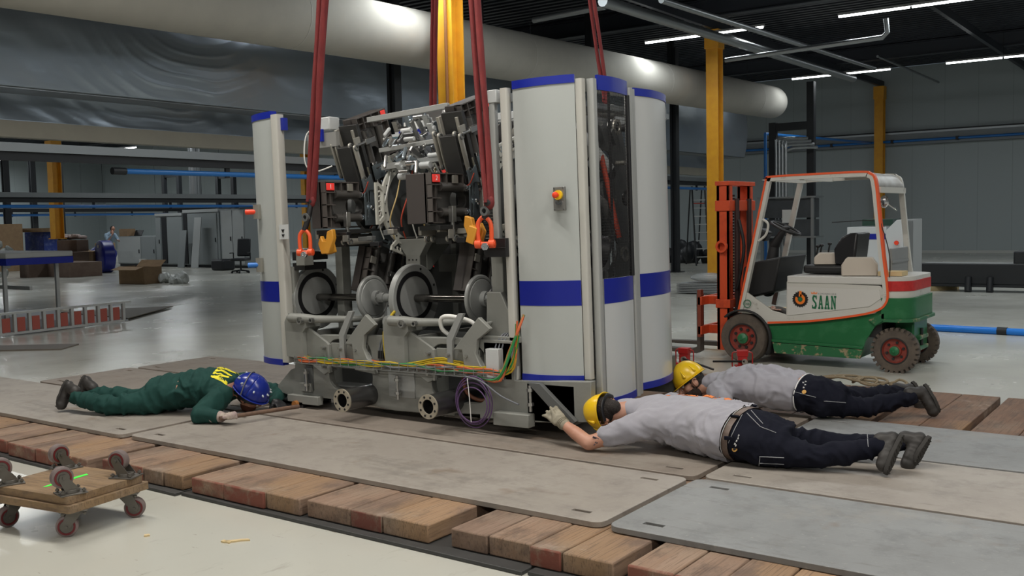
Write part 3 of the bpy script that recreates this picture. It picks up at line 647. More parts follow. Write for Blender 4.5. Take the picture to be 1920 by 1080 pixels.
def module(num, cw, parent, x0):
    r = empty('gripper_module', (x0, VC, WC), parent=parent)
    mb = MB(); mb.bb(.12-cw, .12, -.80, -.785, -.185, .185); mb.bb(.12-cw, .12, -.79, -.36, .172, .185); mb.bb(.12-cw, .12, -.79, -.36, -.185, -.172); mb.bb(.12-cw, .13-cw, -.79, -.4, -.18, .18); mb.build('cover', m_plas, r, bevel=.004)
    mb = MB()
    mb.prism([(-.80, -.185), (-.80, .185), (-.42, .185), (-.42, .10), (-.60, .10), (-.68, .06), (-.70, -.08), (-.62, -.13), (-.60, -.185)], YZ, .10, .125)
    for y_ in (-.797, -.70, -.62, -.52, -.425): mb.bb(.12, .17, y_-.004, y_+.004, .10, .185)
    for z_ in (.181, .10, 0, -.10, -.181): mb.bb(.12, .17, -.80, -.42 if z_ > .15 else -.69, z_-.004, z_+.004)
    mb.bb(.12, .17, -.80, -.792, -.185, .185); mb.bb(.12, .16, -.745, -.738, -.18, .10)
    mb.build('rib_frame', mat('rib_taupe', (.085, .075, .07), .5), r)
    if num:
        mb = MB(); mb.bb(.168, .176, -.79, -.705, .115, .172); tg = mb.build('number_tag', m_tagred, r, bevel=.004)
        text('tag_numeral', num, .05, m_txtw, tg, (.1775, -.747, .143), (PI/2, 0, PI/2))
    mb = MB(); mb.prism([(-.70, -.11), (-.70, .09), (-.22, .11), (-.22, -.12)], YZ, .03, .11, [rrect(-.52, -.33, -.07, .05, .055)]); mb.build('housing', mat('housing_grey', (.075, .073, .07), .5), r, bevel=.006)
    for z_ in (.085, -.105):
        mb = MB(); mb.cyl((.14, -.68, z_), (.14, -.40, z_), .034, n=20); c_ = mb.build('cylinder', mat('cylinder_dark', (.10, .095, .09), .4, .4), r)
        for y_ in (-.41, -.25):
            mb = MB(); mb.ringd((.15, y_, z_), (0, 1, 0), .036, .018, .03, 20); mb.build('cylinder_end', m_chrome, c_)
        mb = MB(); mb.cyl((.15, -.38, z_), (.15, -.2, z_), .016, n=12); mb.build('piston_rod', m_chrome, c_)
    sl = [[(a, b), (a+.014, b), (a+.014, b+.09), (a, b+.09)] for a, b in ((-.365, .02), (-.335, .02), (-.365, -.13))]
    mb = MB(); mb.prism([(-.39, -.17), (-.39, .13), (-.35, .16), (-.30, .16), (-.27, .05), (-.27, -.17)], YZ, .19, .197, sl); mb.build('slotted_plate', m_zinc, r, bevel=.001)
    mb = MB(); mb.ell((.215, -.33, -.02), (.014, .018, .018), n=10, m=6); mb.ell((.215, -.31, -.04), (.012, .014, .014), n=10, m=6); mb.build('sensor_bolt', m_chrome, r)
    mb = MB(); mb.prism([(-.22, -.14), (-.22, .15), (-.14, .15), (-.14, .06), (-.17, .02), (-.17, -.03), (-.20, -.05), (-.20, -.14)], YZ, .12, .18); mb.build('end_bracket', m_nickel, r, bevel=.003)
    mb = MB(); mb.bb(.0, .20, -.76, -.16, -.235, -.20); mb.bb(.02, .17, -.60, -.16, -.34, -.24); mb.build('lower_rail', mat('rail_dark', (.05, .05, .05), .4, .5), r, bevel=.003)
    mb = MB(); mb.bb(.175, .185, -.58, -.16, -.215, -.200); mb.bb(.19, .20, -.40, -.18, -.235, -.22); mb.build('guide_strip', mat('bright_brass_strip', (.62, .58, .46), .3, .7), r)
    mb = MB(); mb.bb(.19, .20, -.66, -.60, -.30, -.22); mb.build('label_block', m_nickel, r, bevel=.002)
    mb = MB(); mb.bb(.165, .18, -.56, -.50, .11, .17); mb.build('label_block', m_nickel, r, bevel=.002)
    mb = MB(); mb.bb(.17, .21, -.62, -.575, -.18, -.06); mb.cyl((.19, -.598, -.1), (.19, -.598, -.28), .016, n=12); mb.build('side_clamp', m_steel, r, bevel=.003)
    mb = MB(); mb.prism([(-.33, -.34), (-.20, -.34), (-.22, -.29), (-.20, -.22), (-.34, -.22), (-.31, -.28)], YZ, .20, .208); mb.build('zinc_bracket', m_zinc, r)
    for x_, y0 in ((-.055, -.62), (-.01, -.60), (.14, -.60), (.19, -.58)):
        mb = MB(); mb.cap((x_, y0, -.30), .028, (x_, y0+.26, -.30), .024, 10); bmesh.ops.scale(mb.bm, vec=(.5, 1, 1), verts=mb.bm.verts, space=Matrix.Translation((-x_, 0, 0))); lk = mb.build('link_arm', m_nickel, r)
        mb = MB(); mb.ringd((x_+.006, y0, -.30), (1, 0, 0), .022, .015, .014, 16); mb.ringd((x_+.006, y0+.26, -.30), (1, 0, 0), .020, .013, .014, 16); mb.build('link_eye', m_castd, lk)
    mb = MB()
    for k in range(7): mb.lathe([(.014, 0), (.014, .012)], (.165, -.55+.045*k, -.30+.012*(k % 2)), (1, 0, 0), 8)
    mb.build('bolts', m_chrome, r, kind='stuff')
    mb = MB(); mb.bb(-.03, .0, -.74, -.25, -.27, -.205); mb.bb(.135, .16, -.72, -.45, -.25, -.20); mb.build('side_bar', m_nickel, r, bevel=.003)
    mb = MB(); mb.tube([(.10, -.24, -.20), (.16, -.20, -.10), (.20, -.14, .0), (.18, -.12, .12), (.10, -.16, .18)], .006, smooth=5, n=6); mb.build('wire', m_wred, r)
    mb = MB(); mb.tube([(.05, -.24, -.24), (.1, -.2, -.30), (.2, -.22, -.34), (.26, -.30, -.33)], .005, smooth=5, n=6); mb.build('wire', m_wred, r)
    return r
mods = []
for st, (x0, cws) in enumerate([(.31, (.12, .11, .10)), (1.41, (.20, .11, .10))]):
    for j, a in enumerate((180, 108, 252)):
        m_ = module(('1', '1', '1')[j] if st == 0 else '2', cws[j], mach, x0); m_.rotation_euler = (math.radians(-(180-a)) if a < 180 else math.radians(a-180), 0, 0)
        mods.append(m_)
    m_ = copy_tree(mods[-2], mach); m_.rotation_euler = (math.radians(-144), 0, 0); m_.location.x = x0
    m_ = copy_tree(mods[-1], mach); m_.rotation_euler = (math.radians(144), 0, 0); m_.location.x = x0
# drive motor and bright linkage between the stations, top
mb = MB(); mb.cyl((1.02, .95, 2.12), (1.02, .72, 2.12), .10, n=28); mb.cyl((1.02, .74, 2.12), (1.02, .69, 2.12), .085, n=28); mb.bb(1.0, 1.25, .75, .95, 2.05, 2.28); mb.build('drive_motor', mat('motor_grey', (.22, .24, .27), .35, .3), mach, bevel=.01)
mb = MB(); mb.bb(.95, 1.15, .7, .9, 2.25, 2.40); mb.build('gearbox', m_steel, mach, bevel=.02)
for (a, b, rr, mm) in [((.55, .45, 2.33), (1.40, .45, 2.36), .022, m_post), ((.60, .5, 2.08), (1.45, .55, 2.12), .018, m_post), ((.62, .52, 1.94), (1.42, .52, 1.98), .024, m_post), ((.4, 1.3, 2.36), (2.2, 1.3, 2.34), .03, m_panel2), ((.1, 1.6, 2.36), (2.2, 1.6, 2.36), .02, m_post)]:
    mb = MB(); a, b = V(a), V(b); mb.box((a+b)/2, ((b-a).length, .04, rr*2), (0, -math.atan2(b.z-a.z, b.x-a.x), 0)); mb.build('cross_bar', mm, mach, bevel=.003)
random.seed(11)
for k in range(60):   # bright tie rods, blocks and clamps around the ring, every one fixed between the two stations
    u = random.uniform(.72, 1.25); a = random.uniform(95, 150); rr = random.uniform(.36, .72); a = math.radians(a); v_, w_ = VC+rr*math.cos(a), WC+rr*math.sin(a)
    mb = MB(); t = k % 4; mm = [m_steel, m_zinc, m_chrome, m_panel2][random.randrange(4)]
    if t == 0: mb.cyl((u, v_, w_), (u+.10, v_, w_), random.uniform(.012, .03), n=14)
    elif t == 1: mb.box((u, v_, w_), (.05, .09, .03), (a, 0, 0)); mb.cyl((u+.02, v_, w_), (u+.04, v_, w_), .02, n=10)
    elif t == 2: mb.box((u, v_, w_), (.02, .16, .04), (a+.4, .2, 0))
    else: mb.cap((u, v_, w_), .016, (u+.03, v_-.10*math.sin(a), w_+.10*math.cos(a)), .014, 8)
    mb.build('linkage_piece', mm, mach, bevel=.003)
for k in range(14):
    u = random.uniform(.5, 2.2); mb = MB(); w_ = random.uniform(1.28, 1.42); v_ = random.uniform(.02, .3)
    mb.bb(u, u+random.uniform(.05, .12), v_, v_+.05, w_, w_+random.uniform(.02, .05)); mb.build('valve_block', [m_plasd, m_nickel, m_castd][k % 3], mach, bevel=.003)
for k in range(5):
    u = .62+k*.12; mb = MB(); mb.tube([(u, .5, 1.35), (u+.03, .42, 1.5), (u+.08, .46, 1.7), (u+.06, .55, 1.9)], .006, smooth=5, n=6); mb.build('air_hose', [m_wwht, mat('amber_hose', (.6, .45, .2), .4), m_wred][k % 3], mach)
# drag chain at right
mb = MB()
for k in range(18): mb.box((2.02, .12, 1.32+k*.024), (.09, .05, .018))
mb.build('drag_chain', m_plasd, mach)
# dark interior bulkhead behind everything
mb = MB(); mb.bb(.05, 2.3, 1.28, 1.30, .6, 1.9); mb.build('rear_bulkhead', m_castd, mach)
mb = MB()
for u in (.3, .75, 1.25, 1.7, 2.1): mb.bb(u-.03, u+.03, 1.24, 1.28, .6, 2.1); mb.bb(u-.1, u+.1, 1.15, 1.25, 1.0+.1*math.sin(u*9), 1.15+.1*math.sin(u*9))
mb.build('bulkhead_ribs', m_cast, mach)
# ---- enclosure
def panel(path, w0, w1, name, m, parent, th=.02, smooth=6, stripe=None, rim=(True, True), inset=0):
    pts = [V((a, b, 0)) for a, b in path]; pts = spline(pts, smooth) if len(pts) > 2 else pts
    def wall(pl, a, b, t):
        mb = MB(); L_ = len(pl); rows = []
        for i, p in enumerate(pl):
            d = (pl[min(i+1, L_-1)]-pl[max(i-1, 0)]).normalized(); nrm = V((d.y, -d.x, 0))
            rows.append([mb.bm.verts.new(p+nrm*t[0]+V((0, 0, a))), mb.bm.verts.new(p+nrm*t[0]+V((0, 0, b))), mb.bm.verts.new(p+nrm*t[1]+V((0, 0, b))), mb.bm.verts.new(p+nrm*t[1]+V((0, 0, a)))])
        return mb.skin(rows)
    r = wall(pts, w0, w1, (0, -th)).build(name, m, parent, sharp=30)
    if stripe: wall(pts, stripe[0], stripe[1], (.002, 0)).build('blue_stripe', m_stripe, r, sharp=30)
    if rim[1]: wall(pts, w1, w1+.055, (.006, -.05)).build('top_rim', m_rim, r, sharp=30)
    if rim[0]: wall(pts, w0-.05, w0, (.006, -.05)).build('bottom_rim', m_rim, r, sharp=30)
    return r
def post(u, v, w0, w1, m=None, sz=.045, rz=0, name='corner_post'):
    mb = MB(); mb.prism(rrect(-sz/2, sz/2, -sz/2, sz/2, .012, 3), XY, w0, w1); 
    return mb.build(name, m or m_post, mach, loc=(u, v, 0), rot=(0, 0, rz))
ST = (.86, 1.03)
front = panel([(2.30, .045), (2.42, .035), (2.56, .045), (2.70, .085), (2.76, .11)], .385, 2.345, 'front_guard_panel', m_panel, mach, stripe=ST)
post(2.235, .05, .34, 2.36, m_postw, .06); post(2.785, .14, .36, 2.37, m_postw, .055)
post(2.835, .205, .17, 2.37, m_post, .055)
door = panel([(2.855, .25), (2.875, .40), (2.865, .56), (2.84, .68)], .21, 1.03, 'guard_door', m_panel2, mach, stripe=ST, rim=(True, False))
panel([(2.855, .25), (2.875, .40), (2.865, .56), (2.84, .68)], 2.30, 2.40, 'door_head', m_rim, mach, rim=(False, False))
post(2.825, .72, .16, 2.36, m_post, .05); post(2.80, .80, .16, 2.36, m_post, .05); post(2.845, .67, 1.03, 2.30, m_plasd, .03, name='door_edge')
curv = panel([(2.80, .84), (2.83, 1.05), (2.80, 1.3), (2.72, 1.5), (2.60, 1.66)], .23, 2.32, 'curved_guard_panel', m_panel2, mach, stripe=ST)
post(2.575, 1.70, .20, 2.36, m_post, .06)
mb = MB(); mb.bb(2.55, 2.61, 1.67, 1.73, 2.36, 2.40); mb.bb(2.55, 2.61, 1.67, 1.73, .17, .20); mb.build('post_cap', m_rim, mach)
# mesh window
mb = MB()
def dpt(t): return V((2.852+.045*t-.055*t*t, .25+.43*t, 0))
for i in range(27):
    p = dpt(i/26); mb.tube([p+V((0, 0, 1.03)), p+V((0, 0, 2.30))], .0012, n=4)
for j in range(64):
    z = 1.04+j*.02; mb.tube([dpt(t/6)+V((0, 0, z)) for t in range(7)], .0012, n=4)
mb.build('window_mesh', m_plasd, door)
mb = MB(); p = dpt(.42); mb.tube([p+V((-.03, 0, 1.03)), p+V((-.03, 0, 2.30))], .010, n=8); mb.build('window_bar', m_plasd, door)
# stop button plate
mb = MB(); mb.bb(2.615, 2.705, .028, .05, 1.50, 1.66); sb = mb.build('switch_plate', mat('switch_plate_grey', (.22, .22, .21), .4, .5), front, bevel=.003, rot=(0, 0, 0))
mb = MB(); mb.cyl((2.66, .03, 1.605), (2.66, .012, 1.605), .032, n=24); mb.build('yellow_collar', mat('button_yellow', (.85, .55, .02), .4), front)
mb = MB(); mb.lathe([(.012, 0), (.012, .018), (.02, .02), (.021, .034), (.012, .04)], (2.66, .012, 1.605), (0, -1, 0), 24); mb.build('stop_button', mat('button_red', (.85, .06, .02), .35), front)
mb = MB(); mb.ringd((2.65, .03, 1.555), (0, -1, 0), .014, .008, .012); mb.ringd((2.675, .03, 1.553), (0, -1, 0), .014, .008, .012); mb.build('key_switches', m_chrome, front)
mb = MB()
for a, b in ((2.625, 1.65), (2.695, 1.65), (2.625, 1.51), (2.695, 1.51)): mb.cyl((a, .03, b), (a, .024, b), .004, n=8)
mb.build('plate_screws', m_chrome, front, kind='stuff')
# inner frame of the right cabinet
post(2.12, .06, 1.30, 2.28, m_post, .05, name='inner_post'); mb = MB(); mb.bb(2.09, 2.17, .03, .11, 2.27, 2.36); mb.build('post_block', m_panel2, mach, bevel=.005)
mb = MB(); mb.bb(2.06, 2.24, -.02, .08, 1.20, 1.33); mb.bb(2.06, 2.24, -.025, -.02, 1.262, 1.268); mb.build('black_drawer', m_plasd, mach, bevel=.004)
mb = MB(); mb.bb(2.6, 2.75, .2, 1.5, 2.20, 2.24); mb.bb(2.1, 2.7, 1.5, 1.56, 2.20, 2.30); mb.bb(2.1, 2.7, .15, .19, 2.28, 2.34); mb.build('roof_frame', m_galv, mach)
mb = MB(); mb.prism([(.30, .62), (.30, 1.9), (.50, 2.22), (1.35, 2.22), (1.45, 1.9), (1.45, .62)], YZ, 2.38, 2.40, [circ(.62, .95, .16, 24)[::-1], circ(1.05, 1.25, .20, 24)[::-1], circ(.75, 1.75, .18, 24)[::-1], circ(.55, 1.38, .09, 16)[::-1], circ(1.1, 1.85, .12, 16)[::-1]]); mb.build('drive_side_plate', m_castd, mach, bevel=.004)
random.seed(23)
for k in range(46):
    v_, w_ = random.uniform(.35, 1.3), random.uniform(1.0, 2.2); u = random.uniform(2.42, 2.56); a = random.uniform(0, PI); mm = [m_steel, m_zinc, m_chrome, m_castd, m_plasd, m_nickel][random.randrange(6)]; mb = MB(); t = k % 4
    if t == 0: mb.cyl((2.40, v_, w_), (u, v_, w_), random.uniform(.015, .06), n=18)
    elif t == 1: mb.cap((u, v_, w_), .018, (u, v_+.14*math.cos(a), w_+.14*math.sin(a)), .013, 10)
    elif t == 2: mb.box((u, v_, w_), (.03, .12, .05), (a, 0, 0))
    else: mb.ringd((u, v_, w_), (1, 0, 0), .06, .035, .015, 22)
    mb.build('drive_piece', mm, mach, bevel=.002)
# arms seen through the mesh window
for (pts, rr, mm) in [([(2.5, .5, 2.1), (2.6, .8, 1.8)], .05, m_panel2), ([(2.45, .3, 1.75), (2.6, .7, 1.55), (2.5, .9, 1.2)], .04, m_castd), ([(2.5, .4, 1.25), (2.65, .6, 1.2)], .12, m_plasd), ([(2.6, .7, 1.9), (2.7, .75, 1.3)], .02, m_wred), ([(2.45, .4, 2.25), (2.65, .8, 2.2)], .04, m_steel), ([(2.4, .35, 1.5), (2.65, .45, 1.95)], .035, m_cast)]:
    mb = MB(); mb.tube(pts, rr, n=12, smooth=3); mb.build('drive_lever', mm, mach)
mb = MB(); mb.cyl((2.45, .55, 1.65), (2.5, .55, 1.65), .22, n=40); mb.build('belt_pulley', m_plasd, mach)
# left cabinet
left = panel([(-.58, .32), (-.55, .20), (-.46, .09), (-.30, .02), (-.10, -.01)], .38, 2.38, 'left_guard_panel', m_panel, mach, stripe=(.86, 1.03))
post(-.045, .0, .36, 2.40, m_postw, .08); post(-.015, .07, .36, 1.15, m_cast, .07); post(-.58, .36, .34, 2.40, m_post, .05); post(-.45, 1.6, .3, 2.36, m_post, .05); post(-.1, 1.6, .3, 2.36, m_panel2, .12)
mb = MB(); mb.bb(-.02, .32, .30, .34, 2.13, 2.25); mb.build('bracket_beam', mat('beam_grey', (.25, .25, .24), .5), mach)
mb = MB(); mb.bb(-.005, .025, .0, .05, 2.27, 2.37); mb.bb(.14, .18, .28, .3, 2.18, 2.28); mb.build('blue_clamp', m_rim, mach)
mb = MB(); mb.bb(.02, .25, .3, .42, 2.27, 2.38); mb.build('white_box', m_panel2, mach, bevel=.01)
mb = MB(); mb.tube([(.10, .3, 2.30), (.03, .25, 2.25), (.02, .22, 2.1), (.06, .2, 1.98), (.15, .22, 1.93), (.26, .3, 1.97)], .006, smooth=5); mb.build('white_cable', m_wwht, mach)
mb = MB(); mb.bb(.0, .9, 1.50, 1.52, 2.36, 2.43); mb.bb(.0, .9, 1.58, 1.60, 2.36, 2.43); mb.build('top_tray', m_wwht, mach)
mb = MB(); mb.bb(-.05, .9, 1.48, 1.62, 2.30, 2.35); mb.build('blue_top_rail', m_rim, mach)
mb = MB(); mb.bb(.20, .50, 1.1, 1.14, 1.0, 2.28); mb.build('interior_panel', m_panel2, mach)
mb = MB(); mb.bb(.23, .40, 1.06, 1.09, 2.05, 2.25); mb.build('interior_glass', mat('tinted_acrylic', (.10, .16, .18), .2), mach)
mb = MB(); mb.bb(-.03, .08, -.05, -.042, 1.38, 1.50); o = mb.build('warning_label', m_panel2, mach)
mb = MB(); mb.prism([(0.0, 1.46), (.035, 1.46), (.018, 1.43)], XZ, -.054, -.05); mb.prism([(0.0, 1.42), (.035, 1.42), (.018, 1.395)], XZ, -.054, -.05); mb.build('triangle_mark', m_plasd, o)
for w_, mm in ((1.62, MATS['button_red']), (1.17, mat('button_blue', (.02, .15, .5), .4))):
    mb = MB(); mb.bb(-.40, -.34, .0, .05, w_-.06, w_+.06); mb.build('button_plate', m_nickel, mach); mb = MB(); mb.cyl((-.38, .02, w_), (-.46, -.03, w_), .022, n=16); mb.build('push_button', mm, mach)
# black guard behind the left shackle
mb = MB(); mb.bb(.0, .16, .05, .3, 1.20, 1.27); mb.bb(.0, .14, .05, .3, 1.12, 1.18); mb.build('black_drawer', m_plasd, mach, bevel=.004)
mb = MB(); mb.bb(.10, .20, .0, .1, 1.16, 1.30); mb.build('lug_bracket', m_cast, mach, bevel=.004)
# side roller ends
for (v_, w_) in ((-.02, 1.62), (-.02, 1.72)):
    mb = MB(); mb.lathe([(.025, 0), (.032, .02), (.032, .09), (.02, .10)], (.14, .3, w_), (1, 0, 0), 18); mb.build('roller_end', m_chrome, mach)
# lifting points: amber lugs and orange shackles belong to the lifting gear (own things)
def shackle(c, s, label):
    r = empty('bow_shackle', c, (0, -.02, .35), label, 'shackle', 'orange lifting shackles')
    mb = MB(); pts = [V((-.055*s, 0, -.10*s)), V((-.060*s, 0, -.02*s)), V((-.055*s, 0, .06*s)), V((-.03*s, 0, .10*s)), V((0, 0, .115*s)), V((.03*s, 0, .10*s)), V((.055*s, 0, .06*s)), V((.060*s, 0, -.02*s)), V((.055*s, 0, -.10*s))]
    mb.tube(pts, .019*s, smooth=4, n=12); mb.build('bow', m_orange, r)
    mb = MB(); mb.cyl((-.09*s, 0, -.11*s), (.09*s, 0, -.11*s), .020*s, n=16); mb.cyl((-.085*s, 0, -.11*s), (-.035*s, 0, -.11*s), .036*s, n=16); mb.cyl((.085*s, 0, -.11*s), (.035*s, 0, -.11*s), .036*s, n=16); mb.build('eye', m_orange, r)
    mb = MB(); mb.lathe([(.034*s, 0), (.034*s, .03*s)], (.02*s, -.04, -.13*s), (0, -1, 0), 6); mb.ringd((.02*s, -.04-.03*s, -.13*s), (0, -1, 0), .026*s, .012*s, .01, 16); mb.build('nut', m_chrome, r)
    return r
pL, pR = MW(.325, -.10, 1.355), MW(2.14, -.12, 1.385)
shackle(pL, .78, 'orange shackle at the lower end of the left front sling'); shackle(pR, .82, 'orange shackle at the lower end of the right front sling')
def lug(c, rz, label):
    r = empty('lifting_lug', c, (0, -.3, rz), label, 'lifting lug', 'amber lifting lugs')
    mb = MB(); mb.prism([(-.08, -.06), (.0, -.08), (.09, .02), (.10, .09), (.04, .09), (.0, .02), (-.03, .03), (-.04, .08), (-.09, .03)], XZ, -.02, .02); mb.build('lug_plate', m_amber, r, bevel=.006)
    mb = MB(); mb.bb(-.07, -.0, .02, .08, -.07, .05); mb.build('lug_block', m_amber, r, bevel=.006); return r
lug(MW(.50, -.02, 1.33), 0, 'amber lifting lug right of the left orange shackle'); lug(MW(2.02, -.08, 1.38), PI, 'amber lifting lug behind the right orange shackle')
# ---- slings
m_sling = mat('red_sling', (.20, .022, .022), .75, n=18, col2=(.13, .012, .014), bump=(60, .3), stretch=(1, 1, .25))
def sling(bot, top, wd, label, knot=True):
    r = empty('round_sling', bot, (0, 0, 0), label, 'sling', 'red round slings'); d = V(top)-V(bot)
    for s in (-1, 1):
        mb = MB(); pts = []; rad = []
        for i in range(25):
            t = i/24; o_ = .5*wd*(min(1, t*6+.35))*(1+.12*math.sin(t*9+s)); pts.append(d*t+V((s*o_*.81, s*o_*.3+.01*math.sin(t*14+s*2), 0))); rad.append(wd*.62*(1+.10*math.sin(t*17+s*3)+.05*math.sin(t*41)))
        mb.tube(pts, rad, n=14, flat=.45); mb.build('sling_leg', m_sling, r)
    mb = MB(); mb.ell((0, 0, .0), (wd*.8, wd*.5, .05)); mb.build('sling_eye', m_sling, r)
    return r
def stop(b, h=V((-4.7, 5.9, 11.5)), z=6.9): b = V(b); return b+(h-b)*((z-b.z)/(h.z-b.z))
bl = onY(583, 378, 5.5); br = onY(917, 380, 5.42); rl = V((-6.12, 7.22, 2.3)); rr_ = V((-4.20, 7.22, 2.2))
tl = onY(605, 0, 5.55); tr = onY(890, 0, 5.5)
def ext(a, b, z=6.9): return a+(b-a)*((z-a.z)/(b.z-a.z))
sling(bl, ext(bl, tl), .054, 'red round sling at the left front, broadest one'); sling(br, ext(br, tr), .054, 'red round sling at the right front, hanging to the right orange shackle')
a1, a2 = onY(812, 198, 7.25), onY(815, 0, 7.2); sling(a1-(a2-a1)*.3, ext(a1, a2), .044, 'red round sling just left of the broad yellow column')
a1, a2 = onY(1130, 143, 7.2), onY(1110, 0, 7.15); sling(a1-(a2-a1)*.3, ext(a1, a2), .044, 'red round sling behind the white guard, leaning left')
for b_, o_, lab in ((bl, pL, 'dark chain hook between left sling and orange shackle'), (br, pR, 'dark chain hook between right sling and orange shackle')):
    r = empty('chain_connector', b_, (0, 0, 0), lab, 'connector', 'dark chain connectors'); d = (o_+V((0, 0, .09)))-b_
    mb = MB(); mb.ell((0, 0, 0), (.038, .03, .038)); mb.tube([(0, 0, 0), d*.5+V((.012, 0, 0)), d], .022, n=10, smooth=4); mb.build('hook_body', m_plasd, r)
    mb = MB(); mb.ringd(d*.55+V((0, -.03, 0)), (0, 1, 0), .034, .018, .03, 16); mb.build('link', m_castd, r)
# skate under the left foot
r = empty('machine_skate', MW(.06, .1, 0)-V((0, 0, .0)), label='low dark machine skate with orange roller under the left foot', cat='skate'); r.location.z = ZP
mb = MB(); mb.bb(-.20, .10, -.16, .16, .02, .050); mb.bb(-.20, .10, -.16, -.13, .0, .05); mb.bb(-.20, .10, .13, .16, 0, .05); mb.build('skate_body', m_plasd, r, bevel=.004)
mb = MB(); mb.cyl((.03, -.19, .03), (.03, .15, .03), .029, n=20); mb.build('roller', mat('orange_roller', (.30, .12, .03), .5), r)
# ================================================================== forklift
YN, YF = 10.45, 11.50
FLO = V((-3.6, YN, 0))
fl = empty('forklift', FLO, (0, 0, 0), 'white and green forklift truck with orange mast parked behind the machine', 'forklift')
def FP(x, y, Yw=YN): p = onY(x, y, Yw)-FLO; return (p.x, p.z)
def FPS(pts, Yw=YN): return [FP(x, y, Yw) for x, y in pts]
m_fw = mat('worn_white_paint', (.56, .55, .51), .45, n=7, col2=(.30, .27, .24), thr=(.60, .72))
m_fwc = mat('white_paint', (.60, .59, .56), .35)
m_fg = mat('forklift_green', (.015, .13, .045), .32, n=6, col2=(.035, .17, .07), thr=(.5, .7))
m_fgw = mat('scraped_green', (.02, .13, .05), .45, n=9, col2=(.30, .24, .14), thr=(.52, .58))
m_fo = mat('orange_line', (.80, .11, .03), .4)
m_mast = mat('mast_orange', (.62, .075, .02), .45, n=6, col2=(.35, .04, .015), thr=(.5, .75))
m_tyre = mat('dusty_tyre', (.075, .06, .05), .85, n=8, col2=(.12, .095, .075))
m_blk = mat('matt_black', (.014, .014, .015), .5)
m_gry = mat('dust_grey', (.24, .25, .25), .5)
# lower green chassis
low = FPS([(1436, 604), (1545, 596), (1650, 580), (1668, 600), (1640, 612), (1622, 640), (1612, 672), (1540, 668), (1452, 661)])
mb = MB(); mb.prism(low, XZ, .02, YF-YN-.02); ch = mb.build('chassis', m_fg, fl, bevel=.012)
mb = MB(); mb.prism(FPS([(1446, 636), (1618, 650), (1617, 655), (1447, 641)]), XZ, -.005, .03); mb.build('chassis_rib', m_fg, ch, bevel=.004)
mb = MB(); mb.prism(FPS([(1448, 642), (1617, 656), (1612, 673), (1452, 662)]), XZ, .005, .04); mb.build('scraped_sill', m_fgw, ch)
# rear counterweight: rounded plan, layered
def cw(z0, z1, x0, x1, r_, y0=0., y1=YF-YN, t=0):
    out = [(x0, y0)]
    for i in range(9):
        a = -PI/2+PI/2*i/8; out.append((x1-r_+r_*math.cos(a), y0+r_+r_*math.sin(a)))
    for i in range(9):
        a = PI/2*i/8; out.append((x1-r_+r_*math.cos(a), y1-r_+r_*math.sin(a)))
    out.append((x0, y1)); mb = MB(); mb.prism(out, XY, z0, z1); return mb
xr0 = FP(1660, 560)[0]
zt = FP(1700, 520)[1]; zr1 = FP(1700, 528)[1]; zr0 = FP(1700, 548)[1]; zb = FP(1700, 560)[1]; zg = FP(1700, 600)[1]
XR = FP(1706, 580)[0]
cw(zb, zt, xr0-.02, XR, .22).build('counterweight_top', m_fw, fl, bevel=.015)
cw(zr0+.005, zr1, xr0+.06, XR+.006, .225, -.006, YF-YN+.006).build('red_band', mat('reflective_red', (.55, .03, .03), .3, n=20, col2=(.42, .02, .02)), fl)
cw(zg, zb, xr0-.04, XR+.02, .22, -.01).build('counterweight', m_fg, fl, bevel=.02)
cw(zg-.03, zg, xr0-.02, XR+.05, .22, -.02).build('counterweight_edge', m_fgw, fl, bevel=.012)
mb = MB(); mb.prism(FPS([(1628, 600), (1660, 585), (1660, 600), (1640, 612)]), XZ, -.01, .3); mb.build('scraped_corner', m_fgw, fl, bevel=.01)
mb = MB(); mb.bb(XR-.22, XR-.02, .25, .82, .17, zg); mb.build('tow_block', m_fg, fl, bevel=.02)
for k in range(2):
    mb = MB(); mb.bb(XR-.05, XR+.02, .35, .70, .20+.11*k, .24+.11*k); mb.build('tow_plate', m_fgw, fl, bevel=.006)
mb = MB(); mb.cyl((XR-.01, .52, .19), (XR-.01, .52, .42), .018); mb.build('tow_pin', m_blk, fl)
